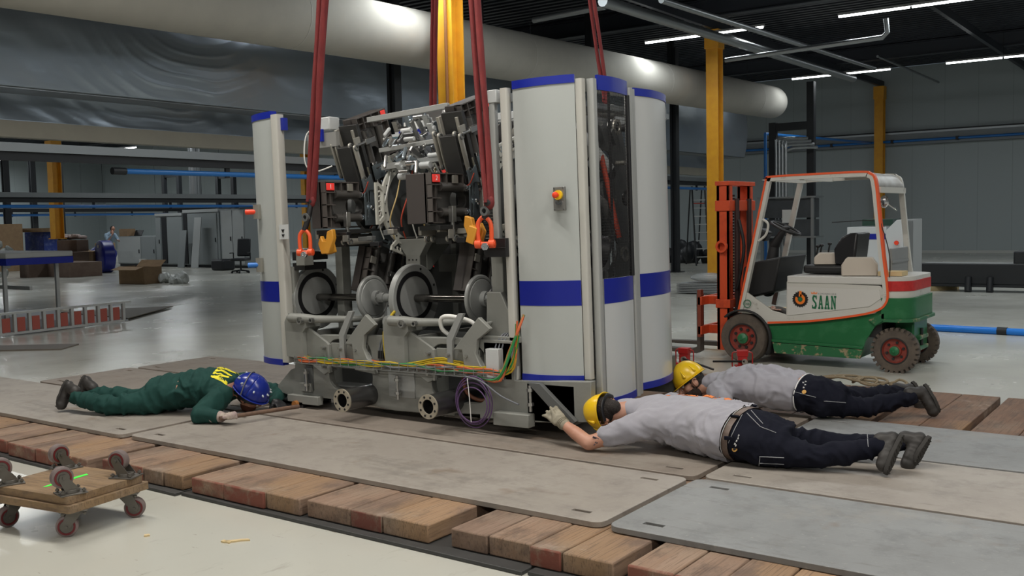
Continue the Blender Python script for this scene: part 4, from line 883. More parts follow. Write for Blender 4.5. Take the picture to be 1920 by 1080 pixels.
# wheels
def wheel(px, py, r_, wd, yy, nspoke, name='wheel'):
    x, z = FP(px, py); z = r_
    w_ = empty(name, (x, yy, z), parent=fl)
    mb = MB(); R_ = r_
    mb.lathe([(R_*.60, 0), (R_*.92, .0), (R_*.985, .03), (R_, .06), (R_, wd-.06), (R_*.985, wd-.03), (R_*.92, wd), (R_*.60, wd)], (0, 0, 0), (0, 1, 0), 60, cap=False); ty = mb.build('tyre', m_tyre, w_)
    if nspoke:
        mb = MB()
        for k in range(nspoke):
            a = 2*PI*k/nspoke; mb.box((R_*.985*math.cos(a), .03, R_*.985*math.sin(a)), (.035, .07, .03), (0, -a, 0))
        mb.build('tread_lugs', m_tyre, w_, kind='stuff')
    mb = MB(); mb.ringd((0, -.004, 0), (0, 1, 0), R_*.615, R_*.56, .1, 40); mb.build('rim_edge', m_blk, w_)
    mb = MB(); mb.lathe([(R_*.56, .0), (R_*.50, .03), (R_*.30, .035), (R_*.27, .01), (R_*.01, .01)], (0, .0, 0), (0, 1, 0), 36, cap=False); mb.build('rim', mat('rim_red', (.33, .045, .03), .5, n=12, col2=(.15, .04, .03)), w_)
    mb = MB()
    for k in range(8 if not nspoke else 6):
        a = 2*PI*k/(8 if not nspoke else 6)+.3; mb.cyl((R_*.38*math.cos(a), .02, R_*.38*math.sin(a)), (R_*.38*math.cos(a), .04, R_*.38*math.sin(a)), R_*.06, n=10)
    mb.build('rim_holes', m_blk, w_, kind='stuff')
    mb = MB(); mb.lathe([(R_*.22, .02), (R_*.21, -.015), (R_*.10, -.03), (R_*.05, -.045)], (0, 0, 0), (0, 1, 0), 24); mb.build('hub_cap', mat('hub_green', (.02, .16, .06), .4), w_)
    return w_
wheel(1394, 636, .275, .20, -.02, 0); wheel(1676, 659, .225, .17, .02, 26)
w2 = wheel(1676, 659, .225, .17, .86, 26); w3 = wheel(1394, 636, .275, .20, .87, 0)
# front fender
x, z = FP(1394, 636)
mb = MB(); pts = [(x+.315*math.cos(math.radians(a)), .0, .275+.315*math.sin(math.radians(a))) for a in range(-28, 131, 8)]
mb.grid(lambda u, v: (x+.315*math.cos(math.radians(-32+165*u)), -.03+.24*v, .275+.315*math.sin(math.radians(-32+165*u))), 20, 1); mb.build('fender', m_blk, fl, solid=.02)
mb = MB(); mb.bb(x+.02, x+.45, .3, .8, .12, .45); mb.build('front_axle', m_blk, fl); 
# white side body
side = FPS([(1383, 586), (1400, 548), (1448, 582), (1474, 590), (1475, 528), (1650, 536), (1662, 548), (1660, 572), (1640, 588), (1540, 602), (1438, 608), (1418, 590)])
mb = MB(); mb.prism(side, XZ, 0, .03); mb.build('side_panel', m_fw, fl, bevel=.004)
mb = MB(); mb.prism(FPS([(1476, 537), (1649, 543), (1652, 560), (1630, 575), (1476, 592)]), XZ, -.008, .0); dr = mb.build('battery_door', m_fwc, fl, bevel=.003)
x0, zz0 = FP(1476, 534); x1, zz1 = FP(1655, 540); zc_ = FP(1476, 517)[1]
mb = MB(); mb.bb(x0, x1, -.01, YF-YN, zz0+.02, zc_+.0); mb.build('battery_cover', m_fwc, fl, bevel=.012)
mb = MB(); mb.bb(x0+.02, x1-.02, .06, YF-YN-.03, .35, zz0+.02); mb.build('battery_box', m_blk, fl)
mb = MB(); xa = FP(1440, 590)[0]; mb.bb(xa-.15, x0, .04, YF-YN-.04, .40, .46); mb.build('cab_floor', m_blk, fl)
# overhead guard
def band(path, o0, o1, y0, y1, name, m, parent):
    P_ = [V((a, b)) for a, b in path]; P3 = spline([V((a.x, 0, a.y)) for a in P_], 4); n_ = len(P3); A = []; B = []
    for i, p in enumerate(P3):
        d = (P3[min(i+1, n_-1)]-P3[max(i-1, 0)]); d.normalize(); nrm = V((d.z, 0, -d.x)); A.append(p+nrm*o0); B.append(p+nrm*o1)
    mb = MB(); mb.skin([[mb.bm.verts.new((a.x, y0, a.z)), mb.bm.verts.new((a.x, y1, a.z)), mb.bm.verts.new((b.x, y1, b.z)), mb.bm.verts.new((b.x, y0, b.z))] for a, b in zip(A, B)])
    return mb.build(name, m, parent, sharp=40)
gp = [(1384, 584), (1410, 460), (1434, 345), (1437, 334), (1447, 330), (1530, 325), (1615, 321), (1632, 324), (1643, 338), (1650, 400), (1658, 480), (1666, 545), (1663, 568), (1648, 582), (1610, 592), (1520, 603), (1440, 606)]
gd = FPS(gp); gdf = [(a, b) for a, b in FPS([(1384, 584), (1410, 460), (1434, 345), (1437, 334), (1447, 330), (1530, 325), (1615, 321), (1632, 324), (1643, 338), (1650, 400), (1658, 480), (1664, 525)])]
band(gd, .0, .055, -.012, .05, 'guard_frame', m_fw, fl)
band(gd, -.004, .018, -.016, .052, 'orange_trim', m_fo, fl)
band(gdf, .0, .055, YF-YN-.05, YF-YN, 'guard_frame', m_fw, fl)
# roof sheet between the frames, curved down at the rear; front opening left free
rp = FPS([(1530, 325), (1615, 321), (1632, 324), (1643, 338), (1646, 352)]); rp3 = spline([V((a, 0, b)) for a, b in rp], 4)
mb = MB(); mb.skin([[mb.bm.verts.new(V((p.x-.01*0, .04, p.z-.012))), mb.bm.verts.new(V((p.x, YF-YN-.04, p.z-.012))), mb.bm.verts.new(V((p.x-.012, YF-YN-.04, p.z-.03))), mb.bm.verts.new(V((p.x-.012, .04, p.z-.03)))] for p in rp3]); mb.build('roof_sheet', mat('roof_bare', (.50, .50, .48), .3, .3, n=5, col2=(.35, .33, .30)), fl)
for px, py in ((1447, 332), (1500, 329)):
    a, b = FP(px, py); mb = MB(); mb.bb(a-.02, a+.03, .04, YF-YN-.04, b-.05, b-.01); mb.build('roof_bar', m_fw, fl)
a, b = FP(1646, 350); mb = MB(); mb.bb(a-.02, a+.02, .04, YF-YN-.04, b-.06, b); mb.build('rear_bar', m_fw, fl)
# handle at near front pillar
mb = MB(); mb.tube([V((FP(1430, 411)[0], .0, FP(1430, 411)[1])), V((FP(1440, 420)[0], .0, FP(1440, 420)[1])), V((FP(1436, 440)[0], .0, FP(1436, 440)[1])), V((FP(1422, 452)[0], .0, FP(1422, 452)[1]))], .014, smooth=5); mb.build('grab_handle', m_fw, fl)
# mast
def mx_(px, Yw): return FP(px, 500, Yw)[0]
mast = empty('mast', (0, 0, 0), parent=fl)
ztop = FP(1350, 340, 10.65)[1]
for (pa, yy) in ((1345, .18), (1345, .78)):
    xm = FP(1347, 500, YN+.18)[0]
    mb = MB(); mb.bb(xm-.02, xm+.14, yy, yy+.02, .10, ztop-.05); mb.bb(xm-.02, xm+.02, yy, yy+.09, .10, ztop-.05); mb.bb(xm+.10, xm+.14, yy, yy+.09, .10, ztop-.05); mb.build('outer_upright', m_mast, mast, bevel=.005)
    mb = MB(); mb.bb(xm+.0, xm+.10, yy+.03, yy+.12, .12, ztop-.10); mb.build('inner_upright', m_mast, mast, bevel=.004)
for z_, h in ((ztop, .05), (ztop-.22, .12), (ztop-1.35, .1)):
    mb = MB(); mb.bb(xm-.03, xm+.15, .16, .92, z_-h, z_); mb.build('mast_crosspiece', m_mast, mast, bevel=.006)
for yy in (.34, .70):
    mb = MB(); mb.cyl((xm+.16, yy, .2), (xm+.16, yy, ztop-.2), .03, n=14); mb.build('lift_cylinder', mat('rod_dark', (.05, .03, .03), .35), mast)
mb = MB()
for k in range(46): mb.box((xm+.05, .50, .3+k*.035), (.03, .03, .022))
mb.build('lift_chain', m_blk, mast, kind='stuff')
mb = MB(); mb.ringd((xm+.06, .12, FP(1372, 463)[1]), (0, 1, 0), .07, .045, .03, 24); mb.build('hose_guide', m_mast, mast)
mb = MB(); mb.tube([V((xm+.2, .3, 1.6)), V((xm+.26, .3, 1.3)), V((xm+.22, .3, 1.0)), V((xm+.17, .3, .8))], .02, smooth=5); mb.build('hydraulic_hose', m_blk, mast)
# carriage and forks
xc = FP(1318, 560, YN+.2)[0]
car = empty('fork_carriage', (0, 0, 0), parent=fl)
for z0, z1 in ((.62, .72), (.28, .38)):
    mb = MB(); mb.bb(xc, xc+.05, .05, 1.0, z0, z1); mb.bb(xc+.03, xm+.02, .25, .32, z0, z1); mb.bb(xc+.03, xm+.02, .73, .80, z0, z1); mb.build('carriage_bar', m_mast, car, bevel=.006)
mb = MB(); mb.bb(xc-.005, xc+.04, .05, .13, .25, .80); mb.bb(xc-.005, xc+.04, .92, 1.0, .25, .80); mb.build('carriage_side', mat('rusty_orange', (.20, .04, .02), .6), car, bevel=.006)
for yy in (.12, .82):
    mb = MB(); mb.prism([(xc, .75), (xc-.045, .75), (xc-.045, .13), (xc-.10, .105), (xc-1.15, .085), (xc-1.15, .065), (xc-.05, .05), (xc, .08)], XZ, yy, yy+.11); mb.build('fork', mat('fork_steel', (.10, .085, .075), .5, .5), car, bevel=.004)
# steering, dash, seat
cy = .62
a = FP(1440, 470, YN+cy)
def FY(px, py, dy): q = onY(px, py, YN+dy)-FLO; return V((q.x, dy, q.z))
mb = MB(); mb.cap(FY(1440, 540, .5), .10, FY(1452, 460, .5), .055); mb.cap(FY(1452, 460, .5), .06, FY(1470, 432, .5), .035); mb.build('steering_column', m_blk, fl)
mb = MB(); mb.box(FY(1433, 440, .5), (.12, .16, .12), (0, .5, 0)); mb.build('instrument_pod', m_blk, fl, bevel=.02)
c_ = FY(1473, 428, .5); mb = MB(); R_ = Matrix.Rotation(.45, 3, 'Y')
mb.tube([c_+R_ @ V((.17*math.cos(2*PI*k/24), .17*math.sin(2*PI*k/24), 0)) for k in range(24)], .016, closed=True); sw = mb.build('steering_wheel', m_blk, fl)
mb = MB(); mb.ell(c_, (.05, .05, .03)); mb.tube([c_+R_ @ V((-.16, 0, 0)), c_+R_ @ V((.16, 0, 0))], .014); mb.build('wheel_spokes', m_blk, sw)
mb = MB(); mb.prism([(q.x, q.z) for q in (FY(1405, 500, .3), FY(1425, 490, .3), FY(1475, 480, .3), FY(1462, 545, .3), FY(1400, 560, .3))], XZ, .12, .95); mb.build('dashboard', m_blk, fl, bevel=.02)
s0 = FY(1508, 512, .3); s1 = FY(1592, 497, .3)
mb = MB(); mb.bb(s0.x, s1.x, .25, .75, s0.z+.0, s1.z); mb.build('seat', m_blk, fl, bevel=.03, seg=3)
p0, p1 = FY(1594, 490, .5), FY(1613, 436, .5)
mb = MB(); mb.prism([(p0.x-.10, p0.z-.02), (p0.x-.11, p0.z+.14), (p0.x-.03, p0.z+.27), (p0.x+.06, p1.z+.0), (p0.x+.15, p1.z), (p0.x+.12, p0.z+.05), (p0.x+.10, p0.z-.04)], XZ, .28, .74); mb.build('backrest', mat('vinyl_black', (.018, .018, .02), .3), fl, bevel=.03, seg=3)
for k, (px, py) in enumerate(((1534, 462), (1541, 460), (1556, 457))):
    mb = MB(); mb.cyl(FY(px-6, 492, .95), FY(px, py, .95), .010, n=8); mb.ell(FY(px, py, .95), (.025, .025, .02)); mb.build('control_lever', m_blk, fl)
# side writing and logos
lg = empty('maker_logo', (0, 0, 0), parent=fl)
c = V((*FP(1501, 561),)); rr_ = .5*(FP(1517, 561)[0]-FP(1486, 561)[0]); m_lk = mat('logo_black', (.012, .010, .010), .5); m_lo = mat('logo_orange', (.85, .20, .02), .5); m_lg = mat('logo_green', (.01, .14, .06), .5)
out = []
for k in range(20):
    a = 2*PI*k/20; out += [(c.x+rr_*math.cos(a), c.y+rr_*math.sin(a)), (c.x+rr_*.86*math.cos(a+.05), c.y+rr_*.86*math.sin(a+.05))]
mb = MB(); mb.prism(out, XZ, -.011, -.008); mb.build('saw_disc', m_lk, lg, sharp=10)
mb = MB(); o_ = []
for k in range(29):
    a = math.radians(150+k*(300/28)); o_.append((c.x+rr_*.60*math.cos(a), c.y-.0*rr_+rr_*.60*math.sin(a)))
i_ = []
for k in range(29):
    a = math.radians(90+360-k*(300/28)); i_.append((c.x+rr_*.30*math.cos(a), c.y+rr_*.30*math.sin(a)))
mb.prism(o_+i_, XZ, -.0135, -.011); mb.prism([(c.x-.04*rr_-.12*rr_, c.y+.32*rr_), (c.x+.17*rr_, c.y+.32*rr_), (c.x+.17*rr_, c.y+1.0*rr_), (c.x-.12*rr_, c.y+1.0*rr_)], XZ, -.0135, -.011); mb.build('orange_hook', m_lo, lg, sharp=10)
mb = MB(); mb.prism(circ(c.x, c.y, rr_*.26, 20), XZ, -.014, -.011); mb.build('green_dot', m_lg, lg, sharp=10)
# slab-serif letters: strokes in a unit box
def letters(word, x0, z0, wd, ht, gap, y, m, parent, name='lettering', fn=XZ, d=(-.0025, 0)):
    t = .30; s_ = .14
    G = {'S': [[(0, .0), (.0, .28), (.16, .28), (.22, .15), (.50, .14), (.64, .27), (.60, .40), (.12, .62), (.04, .80), (.22, 1.0), (.70, 1.0), (.84, .93), (.88, 1.0), (.97, 1.0), (.97, .70), (.82, .70), (.74, .84), (.48, .87), (.36, .78), (.42, .68), (.88, .44), (.98, .22), (.80, .0), (.26, .0), (.14, .06), (.10, 0)]],
         'A': [[(0, 0), (0, .14), (.10, .14), (.34, 1.0), (.68, 1.0), (.92, .14), (1.02, .14), (1.02, 0), (.58, 0), (.58, .14), (.66, .14), (.62, .30), (.38, .30), (.34, .14), (.42, .14), (.42, 0)], [(.42, .43), (.59, .43), (.51, .76)]],
         'N': [[(0, 0), (0, .14), (.10, .14), (.10, .86), (0, .86), (0, 1), (.34, 1), (.74, .40), (.74, .86), (.62, .86), (.62, 1), (1.05, 1), (1.05, .86), (.93, .86), (.93, 0), (.72, 0), (.29, .66), (.29, .14), (.40, .14), (.40, 0)]]}
    mb = MB()
    for i, ch_ in enumerate(word):
        L_ = [[(x0+(a+0)*wd+i*(wd+gap), z0+b*ht) for a, b in lp] for lp in G[ch_]]
        mb.prism(L_[0], fn, y+d[0], y+d[1], L_[1:])
    return mb.build(name, m, parent, sharp=10)
a, b = FP(1523, 578), FP(1568, 554); wd_ = (b[0]-a[0]-.014*3)/4
letters('SAAN', a[0], a[1]-.004, wd_, b[1]-a[1], .014, -.0085, m_lg, lg)
mb = MB(); q = FP(1527, 549); mb.prism([(q[0]-.03, q[1]-.012), (q[0]+.03, q[1]-.012), (q[0]+.036, q[1]+.012), (q[0]+.015, q[1]), (q[0], q[1]+.016), (q[0]-.015, q[1]), (q[0]-.036, q[1]+.012)], XZ, -.011, -.0085); mb.build('crown', mat('crown_orange', (.8, .3, .15), .5), lg)
text('small_lettering', 'K O N I N K L I J K E', .022, m_gry, lg, (FP(1551, 551)[0], -.0095, FP(1551, 551)[1]), (PI/2, 0, 0))
mb = MB(); q = FP(1402, 569); mb.ringd((q[0], -.016, q[1]), (0, 1, 0), .046, .039, .004, 28); mb.build('number_ring', m_lg, fl)
text('number_566', '566', .042, m_lg, fl, (q[0], -.016, q[1]), (PI/2, 0, 0))
mb = MB(); q = FP(1450, 577); mb.ell((q[0], -.003, q[1]), (.028, .004, .022)); mb.bb(q[0]+.02, q[0]+.09, -.005, 0, q[1]-.025, q[1]-.01); mb.build('worn_sticker', mat('sticker_red', (.35, .10, .06), .6, n=60, col2=(.5, .45, .4)), fl)
# foam blocks on the seat / cover
def block(p, s_, rz, lab):
    mb = MB(); mb.prism([(-s_[0]/2, 0), (s_[0]/2, 0), (s_[0]/2, s_[2]*.6), (s_[0]/2-.05, s_[2]), (-s_[0]/2+.05, s_[2]), (-s_[0]/2, s_[2]*.6)], XZ, -s_[1]/2, s_[1]/2)
    mb.build('padding_block', mat('pale_block', (.55, .49, .42), .8), bevel=.012, loc=p, rot=(0, 0, rz), label=lab, cat='block', group='pale blocks on the forklift')
q = onY(1550, 500, YN+.45); block(V((q.x, q.y, s1.z+.005)), (.26, .30, .12), .3, 'pale block lying on the forklift seat cushion')
q = onY(1612, 519, YN+.20); block(V((q.x, q.y, zc_+.005)), (.36, .22, .19), .25, 'pale block leaning on the battery cover beside the orange frame')
# things stored on the rear cover
mb = MB(); q = FP(1690, 515); mb.bb(q[0]-.26, q[0]-.02, .1, .33, zt+.004, zt+.05); mb.build('wood_batten', m_chip, loc=FLO, label='pale wooden batten lying on the forklift counterweight', cat='batten')
a, b = FY(1663, 510, 1.0), FY(1724, 462, 1.0)
mb = MB(); mb.bb(XR-.30, XR-.27, .35, 1.04, zt, b.z); mb.build('rear_screen', m_gry, fl, bevel=.006)
mb = MB(); mb.bb(XR-.27, XR-.262, .35, 1.04, zt+.12, zt+.15); mb.build('screen_rib', m_gry, fl)
# mirror on far pillar
mb = MB(); q = FY(1658, 378, .9); mb.ell(q, (.05, .02, .07)); mb.cyl(q, q+V((.12, .06, -.10)), .008); mb.build('mirror', m_chrome, fl)
mb = MB(); mb.tube([FY(1560, 417, .2), FY(1640, 414, .02), FY(1655, 430, -.01), FY(1668, 480, -.01), FY(1668, 520, -.01)], .005, smooth=5, n=6); mb.build('black_lead', m_blk, fl)
# ================================================================== surroundings
# -- right side: black posts, cable frames, rails
m_bk = mat('black_steel', (.012, .014, .017), .5)
def posts(pts, z1, w, label, cat='post', name='steel_post', group='black steel posts'):
    for (x, y), lab in zip(pts, label):
        r = empty(name, (x, y, 0), label=lab, cat=cat, group=group)
        mb = MB(); mb.bb(-w/2, -w/6, -w/2, w/2, 0, z1); mb.bb(w/6, w/2, -w/2, w/2, 0, z1); mb.bb(-w/6, w/6, -w/4, w/4, 0, z1); mb.build('shaft', m_bk, r)
        mb = MB(); mb.bb(-w, w, -w, w, 0, .02); mb.build('foot_plate', m_bk, r)
posts([(-13.22, 26.64), (-13.22, 14.55)], ZC-.8, .20, ['black steel post right of the round machine guard', 'thick black post seen above the machine under the duct'])
# rail with tray and blue pipe: row at X=-13.5
def rail(x, y0, y1, z, label, pipe=True, yb0=None, s=1.):
    r = empty('service_rail', (x, 0, z), label=label, cat='cable rail', group='overhead cable rails')
    mb = MB(); mb.bb(-.10*s, .10*s, y0, y1, .0, .05*s); mb.bb(-.10*s, -.08*s, y0, y1, .05*s, .12*s); mb.bb(.08*s, .10*s, y0, y1, .05*s, .12*s); mb.build('cable_tray', m_galv, r)
    mb = MB(); mb.bb(-.05*s, .05*s, y0, y1, -.12*s, -.002); mb.build('support_beam', m_bk, r)
    mb = MB(); mb.cyl((-.02, y0, .09*s), (-.02, y1, .09*s), .035*s, n=8); mb.build('cable_bundle', m_bk, r)
    if pipe:
        mb = MB(); mb.cyl((.0, yb0 or y0, -.22*s), (0, y1, -.22*s), .042*s, n=14); pp = mb.build('pipe', m_blue, r)
        mb = MB(); mb.cyl((0, (yb0 or y0)-.1, -.22*s), (0, (yb0 or y0)+.12, -.22*s), .055*s, n=14); mb.build('pipe_end', m_bk, pp)
        mb = MB(); y = (yb0 or y0)+2
        while y < y1: mb.bb(-.02, .02, y-.04, y+.04, -.28*s, -.1*s); y += 3
        mb.build('pipe_clips', m_bk, r, kind='stuff')
    mb = MB(); y = y0+1.36 if x < -20 else y1-.2
    while y < y1+.1: mb.cyl((0, y, .1), (0, y, ZC-z-.02), .008, n=5); y += 4
    mb.build('hanging_rods', m_bk, r, kind='stuff')
    return r
rail(-13.5, 5.5, 30.0, 2.72, 'nearest overhead tray with grey lid and bright blue pipe below it', yb0=8.7)
rail(-31, 14, 38, 2.68, 'second overhead cable rail further left with blue pipe', s=1.3)
rail(-44, 21, 39, 2.60, 'furthest overhead cable rail on the left', s=1.3)
# wall rail
r = empty('wall_rail', (0, YB, 4.55), label='long grey cable trough with blue pipe along the far wall', cat='cable rail')
mb = MB(); mb.bb(-45, X1-.2, -.30, -.02, -.28, .18); mb.build('trough', mat('trough_grey', (.20, .22, .23), .5), r)
mb = MB(); mb.bb(-45, X1-.2, -.32, -.28, .15, .22); mb.build('trough_lip', m_galv, r)
mb = MB(); mb.bb(-45, X1-.2, -.26, -.10, .22, .28); mb.build('cables', m_bk, r)
mb = MB(); mb.cyl((-45, -.38, -.13), (X1-.2, -.38, -.13), .05, n=12); mb.build('blue_pipe', m_blue, r)
mb = MB()
for k in range(24): mb.bb(-44.5+k*2.4, -44.4+k*2.4, -.44, -.3, -.2, -.06)
mb.build('pipe_clips', m_bk, r, kind='stuff')
# black portal frames near the far wall
def portal(x0, x1, y, z0, zt0, zt1, label, zcr):
    r = empty('portal_frame', (0, y, 0), label=label, cat='frame', group='black portal frames')
    for x, z in ((x0, zt0), (x1, zt1)):
        mb = MB(); mb.bb(x-.11, x+.11, -.1, .1, 0, z); mb.build('upright', m_bk, r)
    for zc in zcr:
        mb = MB(); mb.bb(x0+.1, x1-.1, -.07, .07, zc-.12, zc+.12); mb.build('cross_beam', m_bk, r)
    return r
pa, pb_ = onY(1450, 300, 30.3), onY(1521, 300, 30.3)
zz = [onY(1485, 237, 30.3).z, onY(1485, 163, 30.3).z]
portal(pa.x, pb_.x, 30.3, 0, zz[0]+.15, zz[1]+.1, 'tall black portal frame behind the forklift cab', [zz[0]])
# grey cable riser pipes at portal
mb = MB(); a = onY(1467, 380, 30.0); 
r = empty('cable_riser', (a.x, 29.5, 0), label='bundle of grey conduits rising beside the black portal frame', cat='conduit')
for k in range(4):
    mb = MB(); mb.tube([V((k*.10, 0, .02)), V((k*.10, 0, 3.6)), V((k*.10, 0, onY(1467, 268, 30).z-.1*k)), V((k*.10+.2, .1, onY(1467, 262, 30).z-.1*k)), V((k*.10+.8, .5, onY(1467, 262, 30).z-.1*k))], .045, n=8, smooth=3); mb.build('conduit', m_galv, r)
# dark cabinet with panels behind forklift
a, b = onY(1428, 370, 28.5), onY(1525, 445, 28.5)
r = empty('dark_rack', (a.x, 28.5, 0), label='dark grey rack unit with white notice behind the forklift cab', cat='rack')
wd = b.x-a.x
for z0, z1 in ((onY(1470, 410, 28.5).z, onY(1470, 373, 28.5).z), (onY(1470, 444, 28.5).z, onY(1470, 412, 28.5).z)):
    mb = MB(); mb.bb(0, wd, 0, .5, z0+.02, z1); mb.build('dark_panel', mat('rack_panel', (.035, .04, .045), .5, n=3, col2=(.055, .06, .065)), r)
for z_ in (onY(1470, 446, 28.5).z, onY(1470, 372, 28.5).z):
    mb = MB(); mb.bb(-.1, wd+.1, -.1, .6, z_, z_+.05); mb.build('shelf_edge', m_galv, r)
for x in (.02, wd-.02):
    mb = MB(); mb.bb(x-.04, x+.04, -.05, .03, 0, onY(1470, 370, 28.5).z); mb.build('leg', m_galv, r)
mb = MB(); q0, q1 = onY(1465, 418, 28.4), onY(1482, 393, 28.4); mb.bb(q0.x-a.x, q1.x-a.x, -.03, -.005, q0.z, q1.z); mb.build('notice', m_fwc, r)
# blue down pipe
q = onY(1435, 280, 30.5); mb = MB(); mb.tube([V((q.x+.3, 40.9-30.5, 4.42)), V((q.x, 0, 4.2)), V((q.x, 0, 3.2)), V((q.x, 0, 0.02))], .05, n=10); mb.build('blue_drop_pipe', m_blue, loc=(0, 30.5, 0), label='thin blue pipe dropping from the wall rail beside the portal frame', cat='pipe')
# step ladder
b0, t0 = onZ(1318, 498, 0), None
r = empty('step_ladder', (b0.x, b0.y, 0), (0, 0, .75), 'aluminium step ladder with black rails standing open by the far wall', 'ladder')
for s_ in (-1, 1):
    mb = MB(); mb.box((s_*.22, .22, 1.3), (.05, .03, 2.70), (-.16, 0, -s_*.0)); mb.build('front_rail', m_bk, r)
    mb = MB(); mb.box((s_*.20, .95, 1.25), (.04, .03, 2.6), (.20, 0, 0)); mb.build('rear_rail', m_bk, r)
for k in range(8):
    mb = MB(); mb.bb(-.2, .2, .02+.043*k, .14+.043*k, .27*(k+1), .27*(k+1)+.03); mb.build('step', m_alu, r)
mb = MB(); mb.bb(-.2, .2, .38, .46, 2.05, 2.08); mb.build('red_spreader', mat('ladder_red', (.5, .06, .04), .5), r)
# black floor mounted posts + hose clutter beside it
def pile(x, y, label, m, n, sx, sy, sz, cat, name):
    r = MB()
    for k in range(n):
        r.ell((random.uniform(-sx, sx), random.uniform(-sy, sy), random.uniform(.05, sz*.6)), (random.uniform(.1, .3)*sx, random.uniform(.1, .3)*sx, random.uniform(.3, .5)*sz), n=9, m=6)
    for v_ in r.bm.verts: v_.co.z = max(v_.co.z, .002)
    return r.build(name, m, loc=(x, y, 0), label=label, cat=cat)
q = onZ(1262, 500, 0); pile(q.x-.3, q.y+2.5, 'heap of black hoses and bags by the far wall', m_bk, 14, 1.2, .5, .9, 'heap', 'hose_heap')
# wooden sheets, bottle and plates near the mast
q = onZ(1342, 541, 0)
mb = MB(); mb.box((0, .28, 1.15/2+.01), (.75, .03, 1.15), (-.12, 0, 0)); mb.build('plywood_sheet', mat('plywood_grey', (.26, .22, .17), .7, n=4, col2=(.22, .18, .14)), loc=(q.x, q.y+1.0, 0), label='pale plywood sheet leaning behind the forklift mast', cat='board')
mb = MB(); mb.box((.0, .1, .45), (.5, .03, .9), (-.1, .1, 0)); mb.build('yellow_board', m_cbrd, loc=(q.x+.15, q.y+.3, .0), label='brown board leaning in front of the plywood sheet', cat='board')
q = onZ(1320, 549, 0)
r = empty('sheet_stack', (q.x, q.y, 0), label='stack of light grey metal sheets on the floor left of the forklift mast', cat='sheet stack')
for k in range(6):
    mb = MB(); mb.bb(-.45, .6, -.4, .4, .02+.035*k, .045+.035*k); mb.build('metal_sheet', m_gry, r, rot=(0, 0, .03*math.sin(k*3)))
mb = MB(); mb.ell((.1, 0, .335), (.4, .3, .10)); mb.build('clear_plastic_bag', mat('clear_film', (.5, .52, .52), .2, alpha=.6), loc=(q.x, q.y, 0), label='clear plastic bag lying on the stack of metal sheets', cat='bag')
# white machine module with blue stripe behind the forklift
Ym = 17.0
def G(px, py, Yw=Ym): return onY(px, py, Yw)
a, b = G(1588, 480), G(1662, 425); c2, d2 = G(1662, 462), G(1694, 411)
r = empty('control_cabinet', (a.x, Ym, 0), label='white control cabinet with blue stripe and red knob behind the forklift', cat='cabinet')
mb = MB(); mb.bb(0, b.x-a.x, 0, 1.2, .02, b.z); mb.build('body', m_panel2, r, bevel=.01)
mb = MB(); s0_, s1_ = G(1600, 449), G(1662, 438); mb.bb(s0_.x-a.x, s1_.x-a.x, -.006, 0, s0_.z, s1_.z); mb.build('blue_stripe', m_stripe, r)
X_ = [q.x-a.x for q in (G(1662, 465), G(1662, 440), G(1683, 412), G(1695, 411), G(1695, 463))]; Z_ = [G(1662, 465).z, G(1662, 432).z, G(1683, 412).z, G(1695, 411).z, G(1695, 463).z]
mb = MB(); mb.prism([(X_[0], .02), (X_[1], Z_[1]), (X_[2], Z_[2]), (X_[3], Z_[3]), (X_[4], .02)], XZ, -.05, 1.2); mb.build('angled_housing', m_panel2, r, bevel=.01)
q = G(1683, 455); mb = MB(); mb.cyl((q.x-a.x, -.05, q.z), (q.x-a.x, -.09, q.z), .035, n=20); mb.build('red_knob', MATS['button_red'], r)
q, q2 = G(1694, 470), G(1698, 414); mb = MB(); mb.bb(q.x-a.x, q2.x-a.x, .1, .5, .02, q2.z); mb.build('side_box', m_gry, r, bevel=.01)
q, q2 = G(1610, 432), G(1668, 411); mb = MB(); mb.bb(q.x-a.x, q2.x-a.x, .2, .8, b.z+.012, q2.z); mb.build('green_machine_head', mat('dark_green', (.015, .05, .035), .4), loc=(a.x, Ym, 0), label='dark green machine part resting on the white control cabinet', cat='machine part')
# pallet and boards behind the cab
q = onZ(1470, 545, 0)
r = empty('timber_pallet', (-5.6, 15.2, 0), label='loose pale timber on a pallet behind the forklift cab', cat='pallet')
for k in range(5):
    mb = MB(); mb.bb(-.8, .8, -.5+k*.22, -.35+k*.22, .10, .13); mb.build('deck_board', m_chip, r)
for k in range(3):
    mb = MB(); mb.bb(-.8+k*.73, -.7+k*.73, -.5, .53, 0, .10); mb.build('bearer', m_chip, r)
# blue pipe on the floor
a, b = onZ(1700, 612, .045), onZ(1990, 627, .045); d = (b-a).normalized()
r = empty('floor_pipe', a, label='bright blue pipe lying on the floor right of the forklift', cat='pipe')
mb = MB(); mb.cyl((0, 0, 0), d*6.5, .048, n=20); mb.build('pipe', mat('bright_blue_pipe', (.01, .20, .72), .3), r)
q = onZ(1888, 618, .045)-a; L_ = q.dot(d); mb = MB(); mb.cyl(d*(L_-.06), d*(L_+.06), .056, n=20); mb.build('sleeve', m_bk, r)
